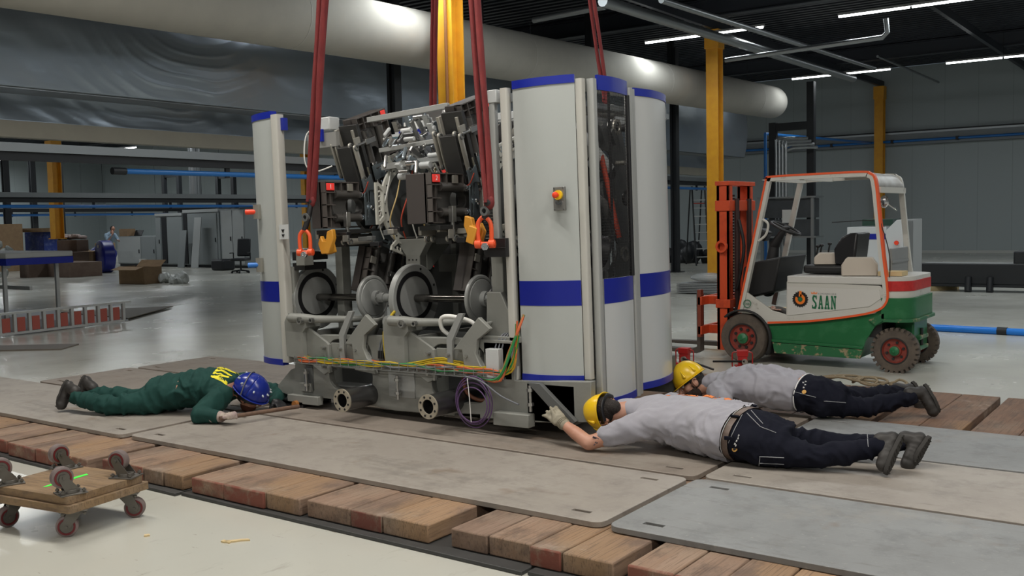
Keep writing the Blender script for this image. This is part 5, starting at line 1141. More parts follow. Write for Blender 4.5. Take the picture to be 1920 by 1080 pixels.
# black beam stack at right
a = onZ(1760, 545, 0); e_ = V((1, -.02, 0))
r = empty('beam_stack', (a.x, a.y, 0), label='long black steel beam lying on timbers at the right edge', cat='beam')
mb = MB(); mb.bb(-.4, 7, -.15, .45, .10, .16); mb.bb(-.4, 7, -.15, -.10, .16, .52); mb.bb(-.4, 7, -.15, .45, .50, .56); mb.build('beam', m_bk, r, bevel=.01)
for x in (.6, 1.0): 
    mb = MB(); mb.cyl((x, -.22, .02), (x, -.16, .3), .06, n=14); mb.bb(x-.06, x+.06, -.24, -.14, 0.005, .12); mb.build('bracket', m_bk, r)
q0, q1 = onY(1905, 470, a.y+.2), onY(1930, 530, a.y+.2); mb = MB(); mb.bb(q0.x-a.x, q0.x-a.x+.5, -.1, .4, .56, q0.z); mb.build('end_bracket', m_bk, r, bevel=.03)
mb = MB(); mb.bb(-.3, 5, -.10, .40, .565, .575); mb.build('clear_sheet', m_gry, r)
for k, (x, lab) in enumerate(((-.05, 'pale timber bearer under the left end of the black beam'), (2.6, 'timber bearer under the middle of the black beam'))):
    mb = MB(); mb.bb(-.06, .06, -.9 if k == 0 else -.4, .6, 0, .098); mb.build('timber_bearer', m_chip, loc=(a.x+x, a.y, 0), rot=(0, 0, -.5 if k == 0 else .1), label=lab, cat='bearer', group='timber bearers under the black beam')
# hanging conduits in the ceiling
def conduit(pts, r_, label, m=m_galv, name='ceiling_conduit'):
    o = pts[0]; mb = MB(); mb.tube([p-o for p in pts], r_, n=10); o_ = mb.build(name, m, loc=o, label=label, cat='conduit', group='conduits under the ceiling')
    return o_
conduit([onX(1130, 0, -9.2), onX(1210, 25, -9.2), V((-9.2, 33, 6.62)), V((-9.2, 41.3, 6.62))][2:], .04, 'short grey conduit running to the far wall')
ra, rb = onX(1130, 2, -9.0), onX(1600, 148, -9.0); conduit([ra, rb], .10, 'thick grey duct descending across the upper right ceiling')
ra, rb = onX(1240, 0, -8.3), onX(1640, 128, -8.3); conduit([ra, rb], .06, 'thinner grey tray parallel to the thick grey duct')
ra, rb = onY(1360, 113, 22.0), onY(1655, 70, 22.0); rc = onY(1661, 35, 22.0); conduit([ra, rb, rb+(rc-rb)*.25+V((.08, 0, 0)), rc], .055, 'grey pipe with an elbow turning up to the ceiling')
conduit([onY(1000, 38, 17), onY(1135, 12, 17)], .06, 'grey duct piece above the machine guard under the dark ceiling')
# ================================================================== far left group
m_cab = mat('cabinet_grey', (.24, .265, .27), .5); m_cabl = mat('cabinet_light', (.38, .40, .40), .45)
def cabinet(x0, x1, y, z, label, doors, m=m_cab, top=None):
    r = empty('equipment_cabinet', (x0, y, 0), label=label, cat='cabinet', group='grey cabinets at the back left')
    w_ = x1-x0
    mb = MB(); mb.bb(0, w_, 0, 1.0, .10, z); mb.build('body', m, r, bevel=.01)
    mb = MB(); mb.bb(.05, w_-.05, .05, .95, .0, .10); mb.build('plinth', m_bk, r)
    for i, (a, b, mm) in enumerate(doors):
        mb = MB(); mb.bb(a*w_+.02, b*w_-.02, -.03, 0, .14, z-.04); d_ = mb.build('door', mm, r, bevel=.006)
        if mm is not m_bk:
            mb = MB(); mb.bb(b*w_-.12, b*w_-.09, -.06, -.03, z*.5-.08, z*.5+.08); mb.build('handle', m_bk, d_)
    if top: mb = MB(); mb.bb(.01, w_-.01, -.04, 1.04, z, z+.12); mb.build('roof', top, r)
    return r
Yc = 25.0
def cx(px, py=470): return onY(px, py, Yc).x
def cz(px, py): return onY(px, py, Yc).z
r = cabinet(cx(221), cx(293), Yc, cz(250, 443), 'low grey cabinet beside the man in the blue shirt', [(0, .62, m_cabl), (.64, 1, m_cab)])
cabinet(cx(294), cx(345), Yc, cz(320, 405), 'tall grey cabinet with one dark open slot', [(0, .2, m_cab), (.22, .42, m_bk), (.44, 1, m_cab)], top=m_cabl)
cabinet(cx(346), cx(413), Yc, cz(380, 398), 'tall grey cabinet with a black gap, in the middle', [(0, .12, m_bk), (.13, .95, m_cab)], top=m_cabl)
cabinet(cx(415), cx(462), Yc, cz(440, 392), 'tall cabinet with two light doors next to the black chair', [(.05, .5, m_cabl), (.5, .95, m_cabl)])
for k, (px, pt, w_, lab) in enumerate(((336, 432, 12, 'grey sheet panel leaning on the tall cabinets, left one'), (363, 408, 13, 'grey sheet panel leaning on the tall cabinets, right one'))):
    a, b = onY(px-w_/2, 500, Yc-.6), onY(px+w_/2, 500, Yc-.6); h = onY(px, pt, Yc-.2).z
    mb = MB(); mb.box((0, .2, h/2+.01), (b.x-a.x, .03, h), (-.13, 0, 0)); mb.build('leaning_board', m_cabl if k else m_cab, loc=((a.x+b.x)/2, Yc-.62, 0), label=lab, cat='panel', group='leaning sheet panels')
q = onY(150/1, 500, Yc); 
mb = MB(); q = onZ(289, 500, 0); mb.lathe([(.14, 0), (.17, .34)], (0, 0, 0.001), n=20); mb.build('bucket', m_fwc, loc=(q.x, q.y-.5, 0), label='small white bucket in front of the low grey cabinet', cat='bucket')
# laptop and box on the low cabinet
ztop_ = cz(250, 443)
q = onY(235, 440, Yc+.3); mb = MB(); mb.bb(-.3, .3, -.2, .2, 0, .32); mb.build('cardboard_box', m_cbrd, loc=(q.x, Yc+.4, ztop_+.0), label='small open cardboard box on the low grey cabinet', cat='box')
r = empty('laptop', (onY(249, 440, Yc+.3).x, Yc+.4, ztop_), (0, 0, .2), 'open black laptop on the low grey cabinet', 'laptop')
mb = MB(); mb.bb(-.22, .22, -.15, .15, 0.001, .02); mb.build('keyboard_half', m_bk, r); mb = MB(); mb.box((0.03, .2, .13), (.44, .02, .28), (-.5, 0, 0)); mb.build('screen', m_bk, r)
# office chair
q = onZ(452, 512, 0); r = empty('office_chair', (q.x, q.y, 0), (0, 0, .4), 'black office chair in front of the light cabinet doors', 'chair')
mb = MB(); mb.bb(-.28, .28, -.26, .26, .42, .52); mb.build('seat', m_bk, r, bevel=.04)
mb = MB(); mb.box((0, .28, .88), (.5, .08, .62), (-.12, 0, 0)); mb.build('backrest', m_bk, r, bevel=.04)
mb = MB(); mb.cyl((0, 0, .1), (0, 0, .42), .03); mb.build('gas_column', m_bk, r)
for k in range(5):
    a = k*2*PI/5; mb = MB(); mb.cap((0, 0, .10), .03, (.3*math.cos(a), .3*math.sin(a), .07), .02); leg_ = mb.build('base_leg', m_bk, r)
    mb = MB(); mb.cyl((.3*math.cos(a), .3*math.sin(a)-.02, .033), (.3*math.cos(a), .3*math.sin(a)+.02, .033), .032, n=12); mb.build('castor', m_bk, leg_)
for s_ in (-1, 1): mb = MB(); mb.tube([(s_*.26, .1, .47), (s_*.32, .1, .5), (s_*.32, .1, .70), (s_*.32, -.14, .70)], .022, n=8); mb.build('armrest', m_bk, r)
# second chair folded + black bag
q = onZ(445, 508, 0); mb = MB(); mb.bb(-.5, .2, -.3, .3, 0.001, .42); mb.build('black_case', m_bk, loc=(q.x-.9, q.y+.2, 0), bevel=.08, label='low black case standing beside the office chair', cat='case')
# cardboard boxes, open box
q = onZ(247, 533, 0); r = empty('cardboard_box', (q.x, q.y+.3, 0), (0, 0, .15), 'open cardboard box standing alone on the shiny floor', 'box')
mb = MB(); s_ = .52
mb.bb(-s_, s_, -.33, -.32, .001, .50); mb.bb(-s_, s_, .32, .33, .001, .50); mb.bb(-s_, -s_+.01, -.33, .33, .001, .50); mb.bb(s_-.01, s_, -.33, .33, .001, .50); mb.bb(-s_, s_, -.33, .33, .001, .01); mb.build('box_body', m_cbrd, r)
for (c_, sz_, ro) in (((0, -.48, .47), (1.0, .32, .01), (.25, 0, 0)), ((-.66, 0, .47), (.3, .6, .01), (0, -.3, 0)), ((0, .42, .58), (1.0, .3, .01), (.7, 0, 0))):
    mb = MB(); mb.box(c_, sz_, ro); mb.build('flap', m_cbrd, r)
q = onZ(292, 530, 0)
mb = MB()
for k in range(12): mb.ell((random.uniform(-.5, .5), random.uniform(-.2, .2), random.uniform(.06, .22)), (random.uniform(.12, .22), .12, random.uniform(.07, .14)), (random.random(), random.random(), 0), n=9, m=6)
for v_ in mb.bm.verts: v_.co += V(noise.noise_vector(v_.co*9))*.04; v_.co.z = max(v_.co.z, .002)
mb.build('plastic_wrap', mat('crumpled_white_film', (.50, .52, .50), .35), loc=(q.x+.9, q.y, 0), label='crumpled white plastic wrap beside the open cardboard box', cat='plastic wrap')
def cbox(px, py, w_, d_, h, rz, lab, m=m_cbrd, z=0, name='cardboard_box', cat='box'):
    q = onZ(px, py, 0); mb = MB(); mb.bb(-w_/2, w_/2, 0, d_, 0, h); o_ = mb.build(name, m, bevel=.01, loc=(q.x, q.y, z), rot=(0, 0, rz), label=lab, cat=cat, group='packaging heap at the far left'); return o_
m_brn = mat('brown_card', (.13, .085, .065), .8, n=3, col2=(.17, .12, .09))
cbox(158, 511, 1.2, .8, .80, .05, 'large pale cardboard box beside the blue drum'); cbox(92, 519, 2.8, 1.2, .5, -.05, 'long brown cardboard slab at the front of the heap', m_brn)
cbox(100, 515, 2.0, .8, .32, .1, 'brown cardboard lying on top of the long slab', m_brn, .5); cbox(128, 514, .9, .6, .42, .3, 'small brown box on the heap, right end', m_brn, .825)
cbox(46, 521, .5, .8, .75, .1, 'brown box at the left end of the heap', m_brn); cbox(-25, 510, 1.35, 1.2, 1.9, .0, 'tall pale cardboard crate at the left edge'); cbox(67, 505, 1.25, 1.0, 1.55, .1, 'blue box wrapped in clear film', mat('wrapped_blue', (.03, .05, .22), .25, n=5, col2=(.12, .15, .30), thr=(.5, .7)))
cbox(64, 506, 1.3, .9, .16, .12, 'flat brown box on top of the blue wrapped box', m_cbrd, 1.553)
cbox(189, 489, .8, .6, .9, .1, 'upright cardboard box behind the blue drum, taller'); cbox(163, 489, .9, .6, .55, .0, 'cardboard box behind the heap, lower')
q = onZ(138, 505, 1.1); mb = MB()
for k in range(8): mb.ell((random.uniform(-.5, .5), random.uniform(-.2, .2), random.uniform(.02, .12)), (.25, .15, .07), (0, 0, random.random()*3), n=9, m=6)
for v_ in mb.bm.verts: v_.co += V(noise.noise_vector(v_.co*7))*.05
mb.build('paper_sheet', mat('pinkish_paper', (.36, .29, .27), .8), loc=(onZ(130, 513, 0).x, onZ(130, 513, 0).y+.2, 1.31), label='crumpled pinkish paper lying on the small brown box', cat='paper')
q = onZ(38, 500, 1.5); mb = MB()
for k in range(14): mb.ell((random.uniform(-.3, .3), random.uniform(-.2, .2), random.uniform(.1, 1.25)), (.16, .12, .13), (random.random(), 0, 0), n=9, m=6)
for v_ in mb.bm.verts: v_.co += V(noise.noise_vector(v_.co*6))*.06; v_.co.z = max(v_.co.z, .002)
mb.build('plastic_wrap', MATS['crumpled_white_film'], loc=(onZ(46, 520, 0).x, onZ(46, 520, 0).y-.75, 0), label='white plastic wrap bundle between the crate and the blue box', cat='plastic wrap')
q = onZ(200, 510, 0); r = empty('blue_drum', (q.x+.5, q.y-.1, 0), label='round deep blue drum lid standing on edge near the man', cat='drum')
mb = MB(); mb.lathe([(.55, 0), (.60, .03), (.60, .40), (.55, .43)], (0, 0, .60), (-.25, -1, 0), 36); mb.build('drum_body', mat('drum_blue', (.008, .015, .22), .35), r, bevel=.01)
for s_ in (.38, -.38): mb = MB(); mb.ell((-.13*0-.12, -.44, .60+s_), (.05, .02, .06)); mb.build('white_label', m_fwc, r)
q = onZ(176, 495, 0); mb = MB(); mb.ell((0, 0, .45), (.85, .5, .42)); mb.build('blue_bag', MATS['drum_blue'], loc=(q.x, q.y+.5, 0), label='blue covered hump behind the pale cardboard box', cat='bag')
# table at the left edge and ladder on the floor
tf = onZ(13, 605, 0); tx0 = tf.x
r = empty('work_table', (tf.x, tf.y, 0), (0, 0, 0), 'white topped table with blue edge at the left edge of the photo', 'table')
zt_ = onY(20, 487, tf.y).z
for (x, y) in ((0, 0), (.05, .95), (-2.2, 0), (-2.2, .95)):
    mb = MB(); mb.bb(x-.03, x+.03, y-.03, y+.03, .032, zt_-.1); mb.build('leg', m_alu, r)
mb = MB(); mb.bb(-2.4, .38, -.15, 1.1, zt_-.10, zt_+.02); mb.build('blue_edge', m_rim, r, bevel=.005)
mb = MB(); mb.bb(-2.4, .38, -.15, 1.1, zt_+.02, zt_+.12); mb.build('table_top', mat('foam_top', (.42, .44, .44), .7), r, bevel=.02)
mb = MB(); mb.bb(-2.2, .0, .45, .5, .55, .62); mb.build('stretcher', m_alu, r)
# grid platform: flat panel with red and silver ladder frame
la, lb = onZ(-60, 640, 0), onZ(232, 605, 0); d = (lb-la); L_ = d.length; ang = math.atan2(d.y, d.x)
r = empty('ladder_frame', la, (0, 0, ang), 'silver ladder frame with red boards lying on edge on the floor', 'ladder frame')
h_ = .34
for z_ in (.02, h_):
    mb = MB(); mb.bb(0, L_+(.15 if z_ > .1 else 0), -.03, .03, z_, z_+.035); mb.build('side_rail', m_alu, r)
n_ = 11
for k in range(n_+1):
    x = L_*k/n_; mb = MB(); mb.bb(x-.025, x+.025, -.025, .025, .05, h_); mb.build('rung', m_alu, r)
    if k < n_: mb = MB(); mb.bb(x+.06, x+L_/n_-.06, .02, .035, .06, h_-.06); mb.build('red_board', mat('red_board', (.32, .07, .05), .6), r)
p = [onZ(-60, 632, .02), onZ(230, 600, .02), onZ(90, 583, .02), onZ(-60, 580, .02)]
mb = MB(); o_ = p[0]; mb.prism([(q.x-o_.x, q.y-o_.y) for q in p], XY, 0, .03); mb.build('grey_mat', mat('pale_grey_mat', (.34, .35, .37), .6), loc=(o_.x+.05, o_.y+.08, .0), label='pale grey mat on the floor under the table legs', cat='mat')
p = [onZ(112, 586, .03), onZ(240, 598, .03), onZ(325, 575, .03)]; o_ = p[0]
mb = MB(); mb.prism([(q.x-o_.x, q.y-o_.y) for q in p], XY, 0, .015); mb.build('grating_panel', mat('brown_grating', (.13, .11, .08), .6), loc=(o_.x, o_.y, .031), label='brown perforated panel lying on the floor behind the ladder frame', cat='panel')
q = onZ(50, 655, 0); mb = MB(); mb.bb(-1.4, .5, -.25, .3, 0, .02); mb.build('dark_strip', mat('brown_rubber', (.14, .12, .10), .6), loc=(q.x, q.y+.1, 0), rot=(0, 0, .62), label='brown flat strip on the floor at the left edge', cat='strip')
# portal frames left
for k, (pxa, pxb, Yq, pt, lab) in enumerate(((308, 336, 33, 328, 'black portal frame above the tall cabinets, left'), (409, 438, 33, 330, 'black portal frame above the tall cabinets, right'))):
    a, b = onY(pxa, 350, Yq), onY(pxb, 350, Yq); z_ = onY((pxa+pxb)/2, pt, Yq).z; portal(a.x, b.x, Yq, 0, z_+.1, z_+.1, lab, [z_])
for k, (px, Yq, lab) in enumerate(((16, 22, 'black post nearest the left edge, thick'), (66, 24.5, 'black post left of the short yellow post'), (116, 22, 'black post right of the short yellow post'))):
    q = onY(px, 440, Yq); posts([(q.x, q.y)], 5.2, .24, [lab])
a = onY(364, 300, 26.); r = empty('hanging_riser', (a.x, 26, 0), label='thick grey corrugated riser duct above the cabinets', cat='duct'); mb = MB(); mb.cyl((0, 0, 2.8), (0, 0, ZC-.01), .24, n=16); mb.build('riser_tube', m_galv, r)
# ================================================================== people
m_skin = mat('skin', (.50, .27, .19), .5, n=9, col2=(.44, .21, .14)); m_hair = mat('dark_hair', (.018, .012, .010), .7, bump=(120, .6)); m_beard = mat('beard', (.030, .017, .012), .8, bump=(150, .6))
m_shirt = mat('grey_shirt', (.33, .325, .365), .85, n=6, col2=(.30, .295, .335), bump=(220, .08), sheen=.2)
m_jean = mat('dark_denim', (.007, .008, .015), .9, n=5, col2=(.011, .012, .020), bump=(160, .1), spec=.12); m_belt = mat('brown_belt', (.10, .065, .05), .5, n=9, col2=(.16, .12, .10)); m_stitch = mat('pale_stitch', (.30, .31, .33), .7)
m_ovr = mat('green_overall', (.008, .042, .036), .8, n=5, col2=(.012, .056, .048), bump=(160, .1), spec=.25); m_boot = mat('work_boot', (.020, .018, .017), .55, n=9, col2=(.035, .032, .03)); m_sole = mat('boot_sole', (.030, .028, .026), .8)
m_hyel = mat('helmet_yellow', (.85, .56, .01), .28, n=5, col2=(.80, .50, .02)); m_hblu = mat('helmet_blue', (.010, .025, .24), .25); m_glv = mat('grey_glove', (.34, .31, .24), .85, n=18, col2=(.22, .20, .15)); m_glvp = mat('pale_glove', (.42, .36, .30), .85, n=12, col2=(.30, .22, .22))
def loft(mb, st, n=22, k=5, endr=.6):
    """st: (pos, half width, half height) -> rounded tube with elliptical section, height kept vertical"""
    pos = [V(s[0]) for s in st]; w_ = [V((s[1], s[2], 0)) for s in st]
    P_ = spline(pos, k); W_ = spline(w_, k); N = len(P_); rings = []
    def ring(p, d, a, b):
        x = V((0, 0, 1)).cross(d); x = x.normalized() if x.length > .05 else V((1, 0, 0)); y = d.cross(x).normalized()
        return mb.ring(p, x, y, a, n, b)
    d0 = (P_[1]-P_[0]).normalized(); d1 = (P_[-1]-P_[-2]).normalized()
    for a in (75, 50, 25): q = math.radians(a); rings.append(ring(P_[0]-d0*min(W_[0].x, W_[0].y)*endr*math.sin(q), d0, W_[0].x*math.cos(q), W_[0].y*math.cos(q)))
    for i in range(N): rings.append(ring(P_[i], (P_[min(i+1, N-1)]-P_[max(i-1, 0)]).normalized(), W_[i].x, W_[i].y))
    for a in (25, 50, 75): q = math.radians(a); rings.append(ring(P_[-1]+d1*min(W_[-1].x, W_[-1].y)*endr*math.sin(q), d1, W_[-1].x*math.cos(q), W_[-1].y*math.cos(q)))
    mb.skin(rings)
def organic(mb, name, m, parent, vox=.011, smooth=4, wr=None, ground=.152, label=None, cut=None):
    bmesh.ops.recalc_face_normals(mb.bm, faces=mb.bm.faces)
    me = bpy.data.meshes.new('t'); mb.bm.to_mesh(me); mb.bm.free(); o = bpy.data.objects.new('t', me); COL.objects.link(o)
    md = o.modifiers.new('r', 'REMESH'); md.mode = 'VOXEL'; md.voxel_size = vox
    dg = bpy.context.evaluated_depsgraph_get(); me2 = bpy.data.meshes.new_from_object(o.evaluated_get(dg)); bpy.data.objects.remove(o)
    b = bmesh.new(); b.from_mesh(me2)
    for _ in range(smooth): bmesh.ops.smooth_vert(b, verts=b.verts, factor=.5, use_axis_x=True, use_axis_y=True, use_axis_z=True)
    b.normal_update()
    if wr:
        nv = [v.normal.copy() for v in b.verts]
        for v, nn in zip(b.verts, nv): v.co += nn*wr(v.co)
        for _ in range(1): bmesh.ops.smooth_vert(b, verts=b.verts, factor=.3, use_axis_x=True, use_axis_y=True, use_axis_z=True)
    if ground is not None:
        for v in b.verts:
            if v.co.z < ground: v.co.z = ground
    if cut:
        for (co, no) in cut:
            g = bmesh.ops.bisect_plane(b, geom=b.verts[:]+b.edges[:]+b.faces[:], plane_co=co, plane_no=no, clear_outer=True)
    b.to_mesh(me2); b.free(); me2.name = name
    for p in me2.polygons: p.use_smooth = True
    o = bpy.data.objects.new(name, me2); COL.objects.link(o); me2.materials.clear(); me2.materials.append(m); o.parent = parent
    if label: o['label'] = label
    return o
def wrinkle(amp, ax, f=14., seed=0, extra=None):
    """folds running across direction ax; noise in a stretched space so folds are long ridges"""
    ax = V(ax).normalized(); x, y, _ = frame_from(ax)
    def g(p):
        q = V((p.dot(x)*f*.28, p.dot(y)*f*.28, p.dot(ax)*f))+V((seed, seed*2, 0))
        q += V(noise.noise_vector(p*5+V((seed, 0, 0))))*1.1
        a = noise.noise(q); b_ = noise.noise(q*2.1+V((5, 5, 5)))
        e = max(0, 1-abs(a)*3.0)**1.4; e2 = max(0, 1-abs(b_)*3.0)
        r = amp*(e*1.25+e2*.4-.55)*(.55+.9*max(0, noise.noise(p*3.1+V((seed, 9, 2)))+.35))
        if extra: r += extra(p)
        return r
    return g
def basis(crown, face):
    z = V(crown).normalized(); y = V(face); y = (y-z*y.dot(z)).normalized(); x = y.cross(z); return Matrix((x, y, z)).transposed()
def head(mb, c, B, s=1.):
    c = V(c); T = lambda x, y, z: c+B @ V((x*s, y*s, z*s))
    mb.ell(c+B @ V((0, -.012, .02)), (.078*s, .098*s, .105*s), B); mb.ell(c+B @ V((0, .025, -.055)), (.058*s, .068*s, .072*s), B)
    mb.cap(T(0, .098, .012), .010*s, T(0, .118, -.022), .015*s, 10); mb.ell(T(0, .112, -.028), (.018*s, .014*s, .011*s), B)      # nose
    mb.cap(T(-.045, .078, .028), .012*s, T(.045, .078, .028), .012*s, 8)                       # brow
    mb.ell(T(0, .082, -.062), (.026*s, .014*s, .012*s), B); mb.ell(T(0, .070, -.100), (.028*s, .022*s, .022*s), B)   # lips, chin
    for q in (-1, 1):
        mb.ell(T(q*.045, .062, -.022), (.024*s, .024*s, .020*s), B); mb.ell(T(q*.082, -.012, -.012), (.012*s, .022*s, .034*s), B)  # cheek, ear
def face_bits(c, B, parent, s=1., beard=False):
    c = V(c); T = lambda x, y, z: c+B @ V((x*s, y*s, z*s))
    for q in (-1, 1):
        mb = MB(); mb.ell(T(q*.031, .080, .008), (.013*s, .010*s, .009*s), B); mb.build('eye', mat('eye_white', (.6, .58, .55), .3), parent)
        mb = MB(); mb.ell(T(q*.031, .0885, .007), (.006*s, .004*s, .006*s), B); mb.build('iris', mat('iris_dark', (.03, .02, .015), .2), parent)
        mb = MB(); mb.cap(T(q*.014, .092, .026), .005*s, T(q*.050, .080, .030), .004*s, 8); mb.build('eyebrow', m_hair, parent)
        mb = MB(); mb.tube([T(q*.094, -.028, .012), T(q*.098, -.012, .024), T(q*.096, .004, .012), T(q*.094, .004, -.014), T(q*.090, -.004, -.034)], .0055*s, smooth=4, n=8); mb.build('ear_rim', m_skin, parent)
def helmet(c, B, parent, m, s=1., tilt=0, kind='hard_hat'):
    r = empty(kind, (0, 0, 0), parent=parent); c = V(c); B2 = B @ Matrix.Rotation(tilt, 3, 'X')
    T = lambda x, y, z: c+B2 @ V((x*s, y*s, z*s))
    mb = MB()
    def fn(u, v):
        a = 2*PI*u; e = v*PI/2*1.04; rx, ry, rz = .117, .138, (.158 if kind == 'hard_hat' else .135)
        rib = 1+.02*math.exp(-(math.cos(a)*math.cos(e)*6)**2)*(1 if kind == 'hard_hat' else 0)
        return T(rx*math.cos(a)*math.cos(e)*rib, ry*math.sin(a)*math.cos(e)*rib, (-.004 if kind == 'hard_hat' else .02)+rz*math.sin(e)*rib)
    mb.grid(fn, 40, 14); mb.build('shell', m, r, solid=.004, sharp=80)
    mb = MB(); mb.grid(lambda u, v: T((.117+.012*v+.0*u)*math.cos(2*PI*u), (.138+.012*v+(.035*v*max(0, math.sin(2*PI*u))**2 if kind == 'hard_hat' else 0))*math.sin(2*PI*u), (-.004 if kind == 'hard_hat' else .02)-.004*v), 40, 2); mb.build('brim', m, r, solid=.004, sharp=80)
    mb = MB(); mb.ringd(T(0, 0, -.025), B2 @ V((0, 0, 1)), .098*s, .092*s, .03*s, 36); mb.build('headband', m_plasd, r)
    if kind == 'hard_hat':
        for a in (.35, 2.75, PI+.35, 2*PI-.35):
            mb = MB(); p0 = T(.119*math.cos(a), .140*math.sin(a), .035); p1 = T(.098*math.cos(a), .118*math.sin(a), .085); mb.cap(p0, .013*s, p1, .006*s, 10); mb.build('slot_boss', m, r)
    else:
        for a, e in ((.9, .45), (1.3, .5), (2.2, .45), (1.85, .5), (3.6, .5), (4.1, .55), (5.2, .5), (5.7, .5), (.3, .5)):
            mb = MB(); q = T(.119*math.cos(a)*math.cos(e), .14*math.sin(a)*math.cos(e), .02+.137*math.sin(e)); mb.ell(q, (.016*s, .007*s, .008*s), B2 @ Euler((0, 0, a)).to_matrix()); mb.build('vent', mat('vent_silver', (.5, .55, .6), .4), r)
        mb = MB(); mb.tube([T(-.125, -.03, .02), T(-.085, -.055, .11), T(0, -.065, .148), T(.085, -.055, .11), T(.125, -.03, .02)], .006, smooth=5, flat=.5, n=8); mb.build('lamp_strap', mat('strap_grey', (.12, .12, .13), .6), r)
        mb = MB(); mb.ell(T(0, -.128, .03), (.016, .01, .012), B2); mb.build('red_clip', MATS['button_red'], r)
    return r
def boot(toe, heel, ank, parent, nz=None, lab=None, solev=None):
    """toe/heel: ends of the sole line, ank: ankle centre"""
    toe, heel, ank = V(toe), V(heel), V(ank); L_ = (toe-heel); d = L_.normalized(); up = (ank-heel); up = (up-d*up.dot(d)).normalized(); sd = d.cross(up)
    mb = MB(); 
    mb.cap(heel+up*.050+d*.035, .040, heel+d*.16+up*.042, .044, 14); mb.cap(heel+d*.16+up*.040, .045, toe-d*.045+up*.036, .036, 14); mb.cap(heel+d*.20+up*.038+sd*.006, .046, toe-d*.06+up*.034, .038, 12)
    mb.cap(heel+up*.06+d*.05, .042, ank+up*.02, .048, 14); o = organic(mb, 'boot', m_boot, parent, .009, 3, wrinkle(.002, d, 40), ground=None)
    if lab: o['label'] = lab
    B_ = Matrix((sd, d, up)).transposed(); 
    out = []
    for k in range(28):
        a = 2*PI*k/28; y_ = math.sin(a); wx = .044 if y_ > 0 else .036
        out.append((wx*math.cos(a)*(1 if abs(y_) < .9 else .95), L_.length/2+(L_.length/2+.004)*y_*(1-.0*abs(math.cos(a)))))
    q0 = heel
    mb = MB(); mb.prism(out, lambda a, b, h: q0+B_ @ V((a, b, h)), -.006, .018); mb.build('sole', m_sole, o, bevel=.003)
    mb = MB()
    for k in range(9):
        y_ = .02+k*(L_.length-.04)/8; ww = .032 if y_ < .1 else .038
        mb.tube([q0+B_ @ V((-ww*.9, y_, -.006)), q0+B_ @ V((0, y_+.012*(1 if y_ > .1 else 0), -.007)), q0+B_ @ V((ww*.9, y_, -.006))], .0032, n=6)
    mb.build('tread', m_sole, o, kind='stuff')
    mb = MB()
    for k in range(5): p = heel+d*(.10+.02*k)+up*(.105-.011*k); mb.tube([p-sd*.03-up*.01, p+up*.006, p+sd*.03-up*.01], .0028, n=6)
    mb.build('laces', m_hair, o); return o
def hand(mb, wrist, palm, n_, spread=.020, curl=.3, side=1, s=1., thumb=None):
    """fingers from palm end; n_ palm normal (back of hand)"""
    wrist, palm, n_ = V(wrist), V(palm), V(n_); d = (palm-wrist).normalized(); n_ = (n_-d*n_.dot(d)).normalized(); sd = d.cross(n_)*side
    pe = wrist+d*.085*s
    mb.cap(wrist, .026*s, wrist+d*.03*s, .030*s, 12)
    for k in range(4): mb.cap(wrist+d*.02*s+sd*(k-1.5)*.016*s, .019*s, pe+sd*(k-1.5)*.021*s, .0155*s, 10)
    Ls = (.072, .082, .076, .060)
    for k in range(4):
        a = (k-1.5)*spread*6; fd = (d*math.cos(a)+sd*math.sin(a)).normalized(); p = pe+sd*(k-1.5)*.021*s; c_ = curl*(1+.12*k); L_ = Ls[k]*s
        for j, fr in enumerate((.45, .31, .24)):
            ang = c_*(j+.5); dd = (fd*math.cos(ang)-n_*math.sin(ang)).normalized(); q = p+dd*L_*fr; mb.cap(p, (.0120-.0012*j)*s, q, (.0112-.0012*j)*s, 10); p = q
    t0 = wrist+d*.025*s-sd*.028*s; td = thumb or (d*.6-sd*.75-n_*.25); td = V(td).normalized(); t1 = t0+td*.042*s; t2 = t1+(td*.8+d*.5).normalized()*.032*s; t3 = t2+(td*.5+d*.8).normalized()*.024*s
    mb.cap(t0, .017*s, t1, .0135*s, 10); mb.cap(t1, .013*s, t2, .0115*s, 10); mb.cap(t2, .0115*s, t3, .010*s, 10)
def legs(mb, hip, sides, infl=0.):
    for (h_, kn, an) in sides:
        mb.cap(h_, .098+infl, V(h_)*.45+V(kn)*.55, .082+infl, 18); mb.cap(V(h_)*.45+V(kn)*.55, .082+infl, kn, .066+infl, 18); mb.cap(kn, .064+infl, V(kn)*.6+V(an)*.4, .066+infl, 16); mb.cap(V(kn)*.6+V(an)*.4, .066+infl, an, .047+infl*1.4, 16)
# ------------------------------------------------------------------ man A: nearest, grey shirt
A = empty('person', (0, 0, 0), label='nearest person in grey shirt and yellow helmet lying prone, gloved hand at the machine foot', cat='person', group='people lying on the plates')
hA = V((-3.285, 5.60, .375)); BA = basis((-.96, .02, -.14), (.1, .70, -.68))
shN, shF = V((-2.97, 5.54, .335)), V((-3.04, 6.06, .345)); elN, wrN = V((-3.30, 5.385, .205)), V((-3.535, 5.425, .312)); elF, wrF = V((-3.16, 6.30, .22)), V((-3.22, 6.02, .19))
tors = [((-3.03, 5.80, .365), .235, .108), ((-2.93, 5.78, .345), .262, .142), ((-2.79, 5.76, .330), .262, .160), ((-2.62, 5.76, .32), .275, .175), ((-2.46, 5.70, .318), .268, .172), ((-2.34, 5.69, .312), .258, .170)]
tb = [(p, a-.016, b-.016) for p, a, b in tors[:4]]
hipA = V((-2.26, 5.72, .285)); lN = (V((-2.22, 5.585, .255)), V((-1.90, 5.66, .235)), V((-1.585, 5.80, .30))); lF = (V((-2.20, 5.80, .265)), V((-1.87, 5.98, .235)), V((-1.55, 6.05, .275)))
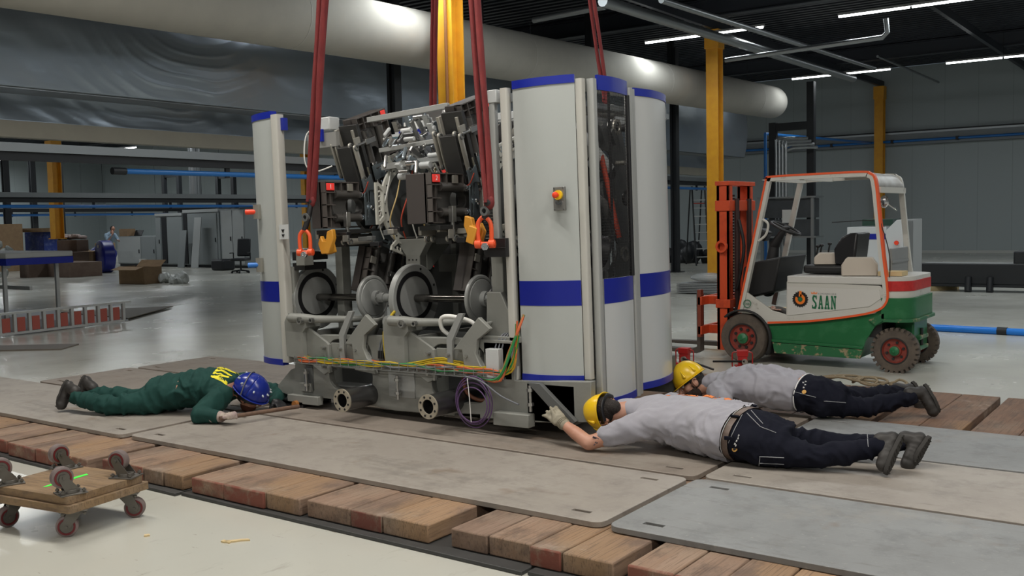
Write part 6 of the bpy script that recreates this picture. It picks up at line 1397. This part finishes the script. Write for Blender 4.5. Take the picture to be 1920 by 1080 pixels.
mb = MB(); head(mb, hA, BA); mb.cap(hA+V((.04, .01, .0)), .062, (-3.10, 5.72, .39), .075, 16); loft(mb, tb)
for s_, e_, w_ in ((shN, elN, wrN), (shF, elF, wrF)): mb.cap(s_, .062, e_, .048, 14); mb.cap(e_, .047, w_*.45+e_*.55, .046, 14); mb.cap(w_*.45+e_*.55, .046, w_, .030, 14)
mb.ell(hipA, (.18, .22, .12)); legs(mb, hipA, (lN, lF), -.014)
hand(mb, wrF, wrF+V((-.1, .0, -.02)), (0, 0, 1), side=-1, curl=.2); 
organic(mb, 'body', m_skin, A, .010, 3, None)
mb = MB(); mb.ell(hA+BA @ V((0, -.022, .016)), (.083, .098, .104), BA); mb.cap(hA+BA @ V((0, -.055, -.03)), .050, hA+BA @ V((0, -.05, -.075)), .048, 12); o = organic(mb, 'hair', m_hair, A, .008, 1, wrinkle(.003, (1, 0, 0), 60), cut=[(hA+BA @ V((0, .035, 0)), BA @ V((0, 1, .25)))])
helmet(hA+BA @ V((0, .008, .015)), BA, A, m_hyel, 1.0, .05)
mb = MB(); mb.tube([hA+BA @ V((-.095, -.03, -.03)), hA+BA @ V((-.06, -.10, -.035)), hA+BA @ V((0, -.118, -.035)), hA+BA @ V((.06, -.10, -.035)), hA+BA @ V((.095, -.03, -.03))], .014, smooth=5, flat=.4); mb.build('nape_strap', m_plasd, A)
mb = MB(); mb.tube([hA+BA @ V((-.094, -.026, .012)), hA+BA @ V((-.100, -.012, .024)), hA+BA @ V((-.098, .006, .010)), hA+BA @ V((-.092, -.002, -.032))], .0065, smooth=4); mb.build('ear_rim', m_skin, A)
mb = MB(); loft(mb, tors, endr=.25); mb.cap(shN+V((.0, .02, 0)), .098, shN*.35+elN*.65+V((0, 0, .01)), .070, 18); mb.cap(shF, .098, shF*.35+elF*.65, .070, 18); mb.cap((-3.195, 5.655, .388), .068, (-2.98, 5.76, .375), .12, 14)
organic(mb, 'shirt', m_shirt, A, .011, 4, wrinkle(.017, (.9, -.75, .35), 10, 3), cut=[(V((-2.392, 5.7, .3)), V((1, -.12, -.12)))])
mb = MB(); loft(mb, [((-2.50, 5.715, .312), .246, .158), ((-2.40, 5.70, .312), .246, .160), ((-2.28, 5.70, .30), .232, .150), ((-2.12, 5.72, .275), .205, .120)], endr=.4); legs(mb, hipA, (lN, lF), .006)
trA = organic(mb, 'trousers', m_jean, A, .011, 4, wrinkle(.014, (1, .3, .2), 12, 8), cut=[(V((-2.352, 5.7, .3)), V((-1, .12, .12)))])
n_ = 40; ax = V((1, -.12, -.12)).normalized()
stB = [((-2.50, 5.715, .312), .252, .164), ((-2.40, 5.70, .312), .253, .167), ((-2.28, 5.70, .30), .243, .160), ((-2.12, 5.72, .275), .21, .125)]
for nm, mm, a_, b_, inf in (('belt', m_belt, -2.388, -2.350, .0), ('undershirt_hem', m_txtw, -2.394, -2.389, .004)):
    mb = MB(); loft(mb, [(p, a+inf, b+inf) for p, a, b in stB], endr=.4); organic(mb, nm, mm, A, .010, 2, None, cut=[(V((b_, 5.7, .3)), V((1, -.12, -.12))), (V((a_, 5.7, .3)), V((-1, .12, .12)))])
for k in (3.4, 2.3, 1.5): 
    p = V((-2.368, 5.70, .314))+V((0, -math.cos(k-1.4)*.255, math.sin(k-1.4)*.168)); mb = MB(); mb.box(p, (.055, .022, .012), (k-1.4+PI/2, 0, 0)); mb.build('belt_loop', m_jean, A, bevel=.003)
# boots: toes on the floor, heels up, soles facing away
boot((-1.53, 5.70, .170), (-1.475, 5.84, .375), (-1.57, 5.81, .335), A, lab='near boot, toe down'); boot((-1.45, 5.99, .170), (-1.38, 6.07, .33), (-1.50, 6.06, .30), A, lab='far boot, sole turned to the camera')
mb = MB(); mb.cap(wrN*.88+elN*.12, .040, wrN, .036, 14); hd = (V((-3.66, 5.475, .372))-wrN).normalized(); hand(mb, wrN, wrN+hd, V((.35, -.85, .45)), side=1, curl=.25, s=1.15, spread=.030, thumb=hd*.5+V((.1, 0, .9)))
organic(mb, 'glove', m_glv, A, .007, 2, wrinkle(.0015, hd, 60), ground=.155)
mb = MB(); 
for k in range(3): mb.tube([wrN*.9+elN*.1+V((.03, -.02, .0))*0+frame_from(hd)[0]*(.040*math.cos(2*PI*j/20))+frame_from(hd)[1]*(.040*math.sin(2*PI*j/20))+hd*(.012*k) for j in range(20)], .003, n=6, closed=True)
mb.build('glove_cuff_ribs', m_glv, A)
# tattoo on the upper arm, patch pocket, stitching
dA = (elN-shN).normalized()
mb = MB(); q = shN*.22+elN*.78
for k in range(6): mb.box(q+dA*(.012*(k % 3))+V((.0, -.046, .012-.016*(k//3)*2+.008*k % .02)), (.018, .006, .010), (.2*k, .3, .5*k))
mb.build('tattoo', mat('tattoo_ink', (.05, .045, .06), .6), A)
def onsurf(pts, obj, off=.003):
    from mathutils.bvhtree import BVHTree
    me = obj.data; bv = BVHTree.FromPolygons([v.co for v in me.vertices], [p.vertices for p in me.polygons]); out = []
    for px, py in pts:
        d = ray(px, py).normalized(); h = bv.ray_cast(CAMP, d)
        if h[0] is not None: out.append(h[0]+h[1]*off)
    return out
def stitch(pts, obj, parent, r_=.0022, m=None, name='stitching', n_=10):
    pp = []
    for a, b in zip(pts[:-1], pts[1:]):
        for k in range(n_): pp.append((a[0]+(b[0]-a[0])*k/n_, a[1]+(b[1]-a[1])*k/n_))
    pp.append(pts[-1]); q = onsurf(pp, obj)
    if len(q) > 2: mb = MB(); mb.tube(q, r_, n=5); mb.build(name, m or m_stitch, parent)
for pts in ([(1397, 768), (1380, 800), (1362, 838), (1352, 862)], [(1400, 775), (1425, 800), (1455, 812)], [(1408, 770), (1430, 795)], [(1424, 856), (1470, 858)], [(1425, 868), (1470, 870)], [(1425, 856), (1422, 885)], [(1626, 815), (1628, 838)]): stitch(pts, trA, A)
for k, (px, py) in enumerate([(1372, 842)]):
    q = onsurf([(px+6, py)], trA, .002)
    if q: mb = MB(); mb.cyl(q[0], q[0]+V((-.05, -.6, .4)).normalized()*.004, .017, n=20); pc = mb.build('round_patch', mat('patch_amber', (.6, .33, .08), .6), A); mb = MB(); e_ = q[0]+V((-.05, -.6, .4)).normalized()*.0045; mb.cyl(e_, e_+V((-.05, -.6, .4)).normalized()*.002, .009, n=16); mb.build('patch_centre', m_lk, pc)
for (px, py) in [(1378, 832), (1381, 827), (1384, 822), (1380, 835), (1385, 817)]:
    q = onsurf([(px, py)], trA, .002)
    if q: mb = MB(); mb.box(q[0], (.007, .004, .012), (.3, .4, .2)); mb.build('white_lettering', m_txtw, A)
# orange print along the back of the shirt
q = onsurf([(1250+6*k, 735-.0*k) for k in range(0)], trA)
# ------------------------------------------------------------------ man B: farther, bearded
B_ = empty('person', (0, 0, 0), label='farther bearded person in grey shirt and yellow helmet lying prone behind the first', cat='person', group='people lying on the plates')
hB = V((-3.385, 7.08, .335)); BB = basis((-.52, -.05, .82), (-.66, -.62, -.42))
shN, shF = V((-3.13, 7.00, .30)), V((-3.10, 7.42, .32)); elN, wrN = V((-2.98, 6.83, .24)), V((-3.20, 6.72, .19)); elF, wrF = V((-3.38, 7.55, .21)), V((-3.58, 7.42, .18))
tors = [((-3.16, 7.20, .325), .195, .10), ((-3.02, 7.20, .345), .225, .135), ((-2.84, 7.20, .345), .225, .155), ((-2.66, 7.21, .33), .215, .155), ((-2.56, 7.21, .32), .205, .145)]
hipB = V((-2.42, 7.22, .30)); lN = (V((-2.38, 7.13, .265)), V((-2.12, 7.32, .225)), V((-1.86, 7.60, .28))); lF = (V((-2.36, 7.34, .27)), V((-2.18, 7.68, .24)), V((-2.05, 7.98, .255)))
mb = MB(); head(mb, hB, BB); mb.cap(hB+V((.04, .02, -.03)), .054, (-3.22, 7.17, .33), .075, 16); loft(mb, [(p, a-.012, b-.012) for p, a, b in tors])
for s_, e_, w_ in ((shN, elN, wrN), (shF, elF, wrF)): mb.cap(s_, .056, e_, .046, 14); mb.cap(e_, .045, w_*.45+e_*.55, .042, 14); mb.cap(w_*.45+e_*.55, .042, w_, .028, 14)
mb.ell(hipB, (.16, .18, .12)); legs(mb, hipB, (lN, lF), -.014); hand(mb, wrN, wrN+V((-.1, -.03, -.02)), (0, 0, 1), side=1, curl=.25); hand(mb, wrF, wrF+V((-.1, -.02, -.01)), (0, 0, 1), side=-1, curl=.25)
organic(mb, 'body', m_skin, B_, .0095, 2, None); face_bits(hB, BB, B_)
mb = MB(); mb.ell(hB+BB @ V((0, -.022, .014)), (.082, .098, .102), BB); organic(mb, 'hair', m_hair, B_, .008, 1, wrinkle(.002, (1, 0, 0), 60), cut=[(hB+BB @ V((0, .03, 0)), BB @ V((0, 1, -.1))), (hB+BB @ V((0, 0, -.055)), BB @ V((0, -.3, -1)))])
mb = MB(); mb.ell(hB+BB @ V((0, .030, -.072)), (.068, .076, .066), BB); mb.ell(hB+BB @ V((0, .07, -.105)), (.044, .040, .036), BB)
for q in (-1, 1): mb.cap(hB+BB @ V((q*.068, .01, -.03)), .016, hB+BB @ V((q*.058, .03, -.07)), .022, 10)
organic(mb, 'beard', m_beard, B_, .007, 1, wrinkle(.003, (0, 0, 1), 60), cut=[(hB+BB @ V((0, .0, -.040)), BB @ V((0, .05, 1)))])
helmet(hB+BB @ V((0, -.008, .040)), BB, B_, m_hyel, .95, -.12)
mb = MB(); loft(mb, tors, endr=.25); mb.cap(shN, .088, shN*.35+elN*.65, .074, 18); mb.cap(shF, .088, shF*.35+elF*.65, .070, 18); mb.cap((-3.27, 7.14, .335), .070, (-3.12, 7.2, .33), .11, 14)
organic(mb, 'shirt', m_shirt, B_, .011, 4, wrinkle(.016, (1, .5, .4), 10, 5), cut=[(V((-2.515, 7.2, .3)), V((1, -.1, -.1)))])
mb = MB(); loft(mb, [((-2.60, 7.21, .315), .192, .136), ((-2.50, 7.21, .312), .198, .142), ((-2.38, 7.22, .30), .192, .138), ((-2.26, 7.24, .28), .17, .115)], endr=.4); legs(mb, hipB, (lN, lF), .004)
trB = organic(mb, 'trousers', m_jean, B_, .011, 4, wrinkle(.013, (.8, .5, .2), 12, 2), cut=[(V((-2.53, 7.2, .3)), V((-1, .1, .1)))])
mb = MB(); cN = V((-2.522, 7.21, .316)); ax = V((1, -.1, -.1)).normalized(); yy = V((0, 0, 1))-ax*ax.z; yy.normalize(); xx = yy.cross(ax)
ringpts = [cN+xx*(.206*math.cos(2*PI*k/n_))+yy*(.150*math.sin(2*PI*k/n_)) for k in range(n_)]
mb.skin([[mb.bm.verts.new(p-ax*.003-(p-cN)*.01), mb.bm.verts.new(p+ax*.003-(p-cN)*.01), mb.bm.verts.new(p+ax*.003-(p-cN)*.05), mb.bm.verts.new(p-ax*.003-(p-cN)*.05)] for p in ringpts], closed=True); mb.build('white_hem', m_txtw, B_)
boot((-1.69, 7.70, .168), (-1.79, 7.70, .37), (-1.865, 7.62, .315), B_, lab='near boot with toe on the timber'); boot((-1.90, 8.10, .168), (-1.97, 8.08, .32), (-2.05, 7.99, .28), B_)
q = onsurf([(1508, 735)], trB, .002)
if q: mb = MB(); mb.cyl(q[0], q[0]+V((-.05, -.6, .4)).normalized()*.004, .016, n=20); mb.build('round_patch', MATS['patch_amber'], B_)
for (px, py) in [(1507, 727), (1510, 722), (1506, 718), (1511, 716)]:
    q = onsurf([(px, py)], trB, .002)
    if q: mb = MB(); mb.box(q[0], (.012, .004, .010), (.3, .2, .2)); mb.build('white_lettering', m_txtw, B_)
for pts in ([(1478, 702), (1485, 725), (1487, 750)], [(1490, 735), (1530, 745)], [(1545, 752), (1585, 755)]): stitch(pts, trB, B_)
# ------------------------------------------------------------------ man C: green overalls
Cm = empty('person', (0, 0, 0), label='person in dark green overalls and blue helmet lying prone holding a steel bar', cat='person', group='people lying on the plates')
hC = V((-6.40, 5.20, .275)); BC = basis((.55, .10, .80), (.62, .45, -.55))
shN, shF = V((-6.40, 4.93, .31)), V((-6.66, 5.34, .33)); elN, wrN = V((-6.335, 4.665, .215)), V((-6.165, 4.735, .205)); elF, wrF = V((-6.50, 5.60, .22)), V((-6.36, 5.44, .19))
ax = V((.85, .53, 0)).normalized()
tors = [((-6.52, 5.13, .335), .215, .105), ((-6.62, 5.07, .355), .245, .145), ((-6.74, 4.99, .345), .23, .15), ((-6.85, 4.92, .325), .21, .145), ((-6.96, 4.85, .31), .205, .150), ((-7.06, 4.78, .29), .19, .13)]
hipC = V((-6.98, 4.83, .29)); lN = (V((-6.97, 4.72, .255)), V((-7.24, 4.50, .225)), V((-7.59, 4.42, .275))); lF = (V((-7.07, 4.90, .26)), V((-7.42, 4.79, .225)), V((-7.74, 4.66, .265)))
mb = MB(); head(mb, hC, BC); mb.cap(hC+V((-.03, -.03, .02)), .060, (-6.50, 5.14, .34), .075, 16); loft(mb, [(p, a-.014, b-.014) for p, a, b in tors])
for s_, e_, w_ in ((shN, elN, wrN), (shF, elF, wrF)): mb.cap(s_, .056, e_, .046, 14); mb.cap(e_, .045, w_, .030, 14)
legs(mb, hipC, (lN, lF), -.014); organic(mb, 'body', m_skin, Cm, .010, 2, None); face_bits(hC, BC, Cm)
mb = MB(); mb.ell(hC+BC @ V((0, -.022, .014)), (.082, .098, .102), BC); organic(mb, 'hair', m_hair, Cm, .008, 1, None, cut=[(hC+BC @ V((0, .03, 0)), BC @ V((0, 1, -.1))), (hC+BC @ V((0, 0, -.075)), BC @ V((0, -.3, -1)))])
mb = MB(); mb.ell(hC+BC @ V((0, .035, -.085)), (.062, .066, .056), BC); organic(mb, 'beard', mat('reddish_beard', (.10, .03, .015), .8, bump=(150, .6)), Cm, .007, 1, None, cut=[(hC+BC @ V((0, 0, -.045)), BC @ V((0, .05, 1)))])
helmet(hC+BC @ V((0, -.005, .020)), BC, Cm, m_hblu, 1.12, -.05, 'climbing_helmet')
mb = MB(); loft(mb, tors, endr=.3); mb.cap(shN, .092, shN*.3+elN*.7, .076, 18); mb.cap(shN*.3+elN*.7, .076, elN, .068, 18); mb.cap(elN, .068, wrN*.75+elN*.25, .056, 16)
mb.cap(shF, .092, elF, .070, 18); mb.cap(elF, .068, wrF*.85+elF*.15, .050, 16); mb.cap((-6.46, 5.16, .335), .070, (-6.58, 5.09, .335), .12, 14)
legs(mb, hipC, (lN, lF), .008)
def wbelt(p):
    d = (V(p)-V((-6.87, 4.90, .31))).dot(ax); return .008*math.exp(-(d/.018)**2)-.006*math.exp(-((d-.03)/.01)**2)
ovr = organic(mb, 'overalls', m_ovr, Cm, .011, 4, wrinkle(.016, ax, 11, 4, wbelt))
# yellow back print, draped on the cloth
from mathutils.bvhtree import BVHTree
def drape(mbx, target, off=.003, sub=3):
    bmesh.ops.triangulate(mbx.bm, faces=mbx.bm.faces)
    for _ in range(sub): bmesh.ops.subdivide_edges(mbx.bm, edges=mbx.bm.edges, cuts=1, use_grid_fill=False)
    me = target.data; bv = BVHTree.FromPolygons([v.co for v in me.vertices], [p.vertices for p in me.polygons])
    for v in mbx.bm.verts:
        h = bv.ray_cast(V((v.co.x, v.co.y, 2)), V((0, 0, -1)))
        if h[0] is not None: v.co.z = h[0].z+off+(v.co.z-.5)
        else: v.co.z = -9
    bmesh.ops.delete(mbx.bm, geom=[v for v in mbx.bm.verts if v.co.z < -1], context='VERTS')
rd = V((ax.y, -ax.x, 0)); o0 = V((-6.60, 5.09, .5))-rd*.185-ax*.020   # reading direction runs from the far shoulder to the near one
def onback(a, b, h): q = o0+rd*a+ax*b; return (q.x, q.y, .5+h)
mbt = MB(); G_ = {}
tmp = letters('SAAN', 0, 0, .083, .125, .012, 0, m_txtw, Cm, fn=lambda a, b, d: onback(a, b, d), d=(0, .002))
bmx = bmesh.new(); bmx.from_mesh(tmp.data); mbt.bm.free(); mbt.bm = bmx; bpy.data.objects.remove(tmp); drape(mbt, ovr, .003, 3)
mbt.build('back_lettering', mat('print_yellow', (.85, .75, .03), .6), Cm, sharp=60)
shA = next(o for o in bpy.data.objects if o.parent == A and o.name.startswith('shirt'))
dA_ = V((.99, -.12, 0)).normalized(); oA = V((-2.98, 5.84, .5))
tmp = letters('SAAN', 0, 0, .105, .115, .016, 0, m_txtw, A, fn=lambda a, b, d: ((oA+dA_*a+V((dA_.y*-1, dA_.x, 0))*b).x, (oA+dA_*a+V((dA_.y*-1, dA_.x, 0))*b).y, .5+d), d=(0, .002))
mbt = MB(); mbt.bm.free(); mbt.bm = bmesh.new(); mbt.bm.from_mesh(tmp.data); bpy.data.objects.remove(tmp); drape(mbt, shA, .003, 3)
mbt.build('back_lettering', mat('print_orange', (.80, .22, .04), .6), A, sharp=60)
boot((-7.79, 4.37, .172), (-7.76, 4.44, .405), (-7.63, 4.42, .33), Cm, lab='near boot with toe on the plate'); boot((-7.93, 4.62, .172), (-7.90, 4.68, .40), (-7.77, 4.66, .31), Cm)
# gloves gripping the bar
barA, barB = V((-6.075, 4.70, .212)), onZ(560, 762, .205)
bd = (barB-barA).normalized()
def fist(mb, wr, kn, bar_c, bd_, s_=1.):
    """fingers wrapped round the bar, one arc chain each"""
    d = (kn-wr).normalized(); pn = bd_.cross(d).normalized()
    for k in range(4):
        c_ = bar_c+bd_*(k-1.5)*.023; u_ = (wr-c_); u_ = (u_-bd_*u_.dot(bd_)).normalized(); v_ = bd_.cross(u_)
        mb.cap(wr+bd_*(k-1.5)*.012, .022*s_, c_+u_*.030+V((0, 0, .012)), .016*s_, 10)
        prev = c_+u_*.030+V((0, 0, .012))
        sg = 1 if v_.z > 0 else -1
        for j, a in enumerate((35, 95, 150, 205)):
            a = math.radians(a); r_ = .027+.001*k; q = c_+u_*r_*math.cos(a)+v_*sg*r_*math.sin(a); mb.cap(prev, (.0125-.001*j)*s_, q, (.0118-.001*j)*s_, 10); prev = q
    c_ = bar_c-bd_*.045; mb.cap(wr+V((0, 0, -.005)), .018*s_, c_+V((.01, -.02, .005)), .014*s_, 10); mb.cap(c_+V((.01, -.02, .005)), .0135*s_, c_+bd_*.035+V((.0, -.026, .004)), .012*s_, 10)
mb = MB(); hc = barA+bd*.05; mb.cap(wrN-V((.07, .03, 0)), .050, wrN, .044, 14); fist(mb, wrN+V((.03, .0, 0)), hc, hc+V((0, 0, .0)), bd, 1.1)
organic(mb, 'glove', m_glvp, Cm, .006, 2, wrinkle(.002, (1, .4, 0), 50), ground=.154, label='pale glove with a striped cuff gripping the bar')
mb = MB(); mb.cap(wrF-V((.05, -.02, 0)), .046, wrF, .038, 14); hand(mb, wrF, wrF+V((.1, -.03, -.02)), (0, 0, 1), side=-1, curl=.6, s=1.1); organic(mb, 'glove', m_plasd, Cm, .008, 2, None, ground=.154)
r = empty('steel_bar', barA, label='rusty steel bar held by the person in green, reaching under the machine', cat='bar')
mb = MB(); mb.cyl(bd*-.04, barB-barA, .0165, n=18); mb.build('bar', mat('rusty_bar', (.17, .10, .065), .6, n=20, col2=(.10, .06, .045)), r); mb = MB(); mb.cyl(bd*.085+V((.004, -.0165, .004)), bd*.085+V((.004, -.0175, .004)), .006, n=10); mb.build('cross_hole', m_plasd, r)
# ------------------------------------------------------------------ man in the background
q = onZ(207, 506, 0); Dm = empty('person', (0, 0, 0), label='distant standing person in light blue shirt bent over the low grey cabinet', cat='person')
b = V((q.x, q.y+.0, 0)); X = lambda x, y, z: b+V((x, y, z))
def leg2(mb, r_, inf):
    for y_ in (-.1, .1): mb.cap(X(-.02, y_, .92), .10+inf, X(.0, y_*1.2, .50), .075+inf, 12); mb.cap(X(0, y_*1.2, .50), .072+inf, X(0, y_*1.3, .10), .05+inf, 12)
mb = MB(); leg2(mb, 0, -.012); mb.cap(X(-.02, 0, 1.0), .13, X(.14, 0, 1.38), .14, 14); mb.cap(X(.2, 0, 1.45), .05, X(.27, 0, 1.55), .05, 10); mb.ell(X(.30, 0, 1.62), (.095, .08, .11), (0, .4, 0)); mb.ell(X(.39, 0, 1.60), (.02, .015, .02))
for s_ in (-1, 1):
    mb.cap(X(.12, s_*.2, 1.38), .05, X(.30, s_*.24, 1.14), .042, 10); mb.cap(X(.30, s_*.24, 1.14), .04, X(.42, s_*.10, 1.42 if s_ < 0 else 1.18), .03, 10); wr = X(.42, s_*.10, 1.42 if s_ < 0 else 1.18)
    hand(mb, wr, wr+V((-.02, .02, .1)) if s_ < 0 else wr+V((.1, 0, 0)), (1, 0, 0), side=s_, curl=.3)
organic(mb, 'body', m_skin, Dm, .014, 2, None, ground=.02)
mb = MB(); mb.ell(X(.275, 0, 1.64), (.098, .088, .105), (0, .4, 0)); organic(mb, 'hair', m_hair, Dm, .014, 1, None, ground=None, cut=[(X(.32, 0, 1.6), V((1, 0, -.6)))])
mb = MB(); mb.cap(X(-.03, 0, 1.02), .155, X(.12, 0, 1.36), .165, 16); mb.cap(X(.12, 0, 1.38), .1, X(.12, 0, 1.38), .1)
mb.cap(X(.05, -.13, 1.3), .10, X(.05, .13, 1.3), .10, 14)
for s_ in (-1, 1): mb.cap(X(.12, s_*.19, 1.38), .075, X(.27, s_*.23, 1.18), .06, 12); mb.cap(X(.27, s_*.23, 1.18), .058, X(.38, s_*.14, 1.36 if s_ < 0 else 1.17), .045, 12)
organic(mb, 'shirt', mat('light_blue_shirt', (.24, .33, .42), .8), Dm, .014, 2, wrinkle(.006, (0, 0, 1), 12), ground=None, cut=[(X(0, 0, .98), V((0, 0, -1)))])
mb = MB(); leg2(mb, 0, .0); mb.cap(X(-.04, -.05, .95), .14, X(-.04, .05, .95), .14, 14); organic(mb, 'trousers', m_jean, Dm, .014, 2, wrinkle(.005, (0, 0, 1), 12), ground=.04, cut=[(X(0, 0, 1.04), V((0, 0, 1)))])
for y_ in (-.13, .13): mb = MB(); mb.cap(X(-.05, y_, .045), .042, X(.15, y_, .04), .038, 12); mb.build('shoe', m_blk, Dm)
# ================================================================== things around the people
# castor dollies: one upright, one upside down on top of it
m_dw = wood_mat('dolly_wood', (.21, .135, .07), (.29, .195, .11)); m_cw = mat('castor_tread', (.15, .12, .115), .55, n=14, col2=(.21, .165, .16)); m_cr = mat('castor_red', (.13, .012, .016), .4); m_br = mat('castor_bracket', (.15, .14, .125), .45, .6)
# board corners from the floor plan of the dolly
c00, c10, c11, c01 = onZ(105, 940, .235), onZ(262, 893, .235), onZ(150, 866, .235), onZ(-8, 906, .235)
ctr = (c00+c10+c11+c01)/4; ex = (c10-c00); Lx = ex.length; ex.normalize(); ey = V((-ex.y, ex.x, 0)); Ly = abs((c01-c00).dot(ey)); ang = math.atan2(ex.y, ex.x)
def castor(parent, x, y, z, up, sw, loaded, K=1.42):
    """up=+1: wheel above the plate; -1: below"""
    r = empty('castor', (x, y, z), (0, 0, sw), parent=parent); r.scale = (K, K, K); s_ = up
    mb = MB(); mb.bb(-.05, .05, -.045, .045, *sorted((0, s_*.005))); mb.lathe([(.032, 0), (.030, s_*.012)] if s_ > 0 else [(.030, -.012), (.032, 0)], (0, 0, s_*.005 if s_ > 0 else -.005), n=20); pl = mb.build('mounting_plate', m_br, r, bevel=.001)
    for a, b_ in ((-.038, -.033), (.038, -.033), (-.038, .033), (.038, .033)):
        mb = MB(); mb.cyl((a, b_, 0), (a, b_, s_*.020), .004, n=8); mb.lathe([(.008, 0), (.008, .006)], (a, b_, s_*.010 if s_ > 0 else -.016), n=6); mb.build('bolt', m_br, pl)
    off = .030; zc = s_*.066
    for q in (-1, 1):
        mb = MB(); mb.prism([(-.030, s_*.012), (.026, s_*.012), (off+.018, zc-s_*.006), (off+.012, zc+s_*.012), (off-.008, zc+s_*.012), (off-.022, zc-s_*.008)], XZ, q*.022-.0015, q*.022+.0015); mb.build('fork', m_br, r)
    mb = MB(); mb.lathe([(.036, 0), (.040, .003), (.041, .014), (.041, .018), (.040, .029), (.036, .032)], (off, -.016, zc), (0, 1, 0), 36); w_ = mb.build('wheel', m_cw, r)
    mb = MB(); mb.ringd((off, -.0185, zc), (0, 1, 0), .032, .025, .037, 32); mb.build('red_core', m_cr, w_)
    mb = MB(); mb.cyl((off, -.029, zc), (off, .029, zc), .006, n=12); mb.cyl((off, -.0175, zc), (off, .0175, zc), .024, n=20); mb.build('axle', m_br, w_)
    return r
def dolly(z0, z1, up, label, inset, rz=0., shift=(0, 0)):
    r = empty('castor_dolly', (ctr.x+shift[0], ctr.y+shift[1], 0), (0, 0, ang+rz), label, 'dolly', 'stacked castor dollies')
    a, b_ = Lx/2-inset, Ly/2-inset*.6
    mb = MB(); out = rrect(-a, a, -b_, b_, .02); mb.prism(out, XY, z0, z1); mb.build('wooden_board', m_dw, r, bevel=.006, seg=3)
    return r, a, b_
TH = .042; zb0 = .152
d1, a1, b1 = dolly(zb0, zb0+.040, -1, 'lower wooden castor dolly standing on its four wheels', .0, .02, (.015, 0))
for sx, sy, sw in ((-1, -1, 2.3), (1, -1, -.9), (1, 1, .6), (-1, 1, 2.9)): castor(d1, sx*(a1-.10), sy*(b1-.08), zb0, -1, sw, True)
z2 = zb0+.042
d2, a2, b2 = dolly(z2, z2+.041, 1, 'upper wooden castor dolly lying upside down with wheels in the air and green stripe', .02)
for sx, sy, sw in ((-1, -1, -.35), (1, -1, -1.3), (1, 1, -.2), (-1, 1, -.5)): castor(d2, sx*(a2-.07), sy*(b2-.06), z2+.041, 1, sw+PI, False)
mb = MB(); g0 = z2+.0415; mb.prism([(-a2+.10, -.016), (a2-.13, -.010), (a2-.12, .018), (-.05, .020), (-a2+.09, .0)], XY, g0, g0+.0015); mb.build('green_spray_stripe', mat('spray_green', (.05, .85, .06), .6, n=30, col2=(.10, .6, .08), thr=(.5, .8), emit=((.05, .8, .06), .15)), d2)
# red hydraulic jacks
m_jack = mat('jack_red', (.42, .02, .02), .35, n=9, col2=(.25, .015, .015), thr=(.55, .75))
def jack(px, py, rz, label, lever):
    q = onZ(px, py, .12); r = empty('hydraulic_jack', (q.x, q.y, .1195), (0, 0, rz), label, 'jack', 'red hydraulic jacks'); r.scale = (.78, .78, .78)
    mb = MB(); mb.bb(-.09, .09, -.08, .08, 0, .14); mb.build('base_tank', m_jack, r, bevel=.006)
    mb = MB(); mb.bb(-.055, .055, -.05, .05, .14, .30); mb.bb(-.065, .065, -.055, .055, .25, .325); mb.build('lift_column', m_jack, r, bevel=.006)
    mb = MB(); mb.bb(-.07, -.01, -.084, -.080, .03, .11); mb.bb(.01, .05, -.084, -.080, .04, .10); mb.build('label_plate', m_nickel, r)
    mb = MB(); mb.bb(.09, .20, -.05, .05, 0, .035); mb.build('toe', m_castd, r, bevel=.005)
    for s_ in (-1, 1):
        mb = MB(); mb.tube([(s_*.06, 0, .30), (s_*.115, 0, .29), (s_*.12, 0, .2), (s_*.115, 0, .12), (s_*.07, 0, .11)], .008, smooth=4); mb.build('carry_handle', m_jack, r)
    mb = MB(); mb.cyl((.02, -.055, .19), (.02, -.09, .19), .035, n=20); mb.build('pump_socket', m_nickel, r); mb = MB(); mb.cyl((.02, -.09, .20), (lever[0], lever[1], lever[2]), .013, n=12); mb.build('lever', m_blk, r)
jack(1284, 700, .0, 'red hydraulic jack on the timber, left one with its black lever out', (.45, -.14, .10)); jack(1392, 706, .5, 'red hydraulic jack on the timber behind the farther man\'s back', (-.34, .12, .17))
# rope coil
q = onZ(1590, 718, .12); random.seed(5); pts = []
for k in range(70):
    a = k*.55; r_ = .10+.045*math.sin(k*.37); pts.append(V((.0+.22*math.sin(k*.09)+r_*math.cos(a)*1.1, r_*math.sin(a)*.8, .012+.045*abs(math.sin(k*.31)))))
pts += [V((.35, .05, .02)), V((.42, .1, .05)), V((.50, .05, .03)), V((.46, -.02, .02)), V((.36, .0, .015))]
mb = MB(); mb.tube([p for p in pts], .011, n=8, smooth=3); mb.build('rope_coil', mat('tan_rope', (.24, .19, .12), .85, bump=(90, .5)), loc=(q.x, q.y, .1185), label='tan rope lying in loose coils on the timber behind the farther man\'s legs', cat='rope')
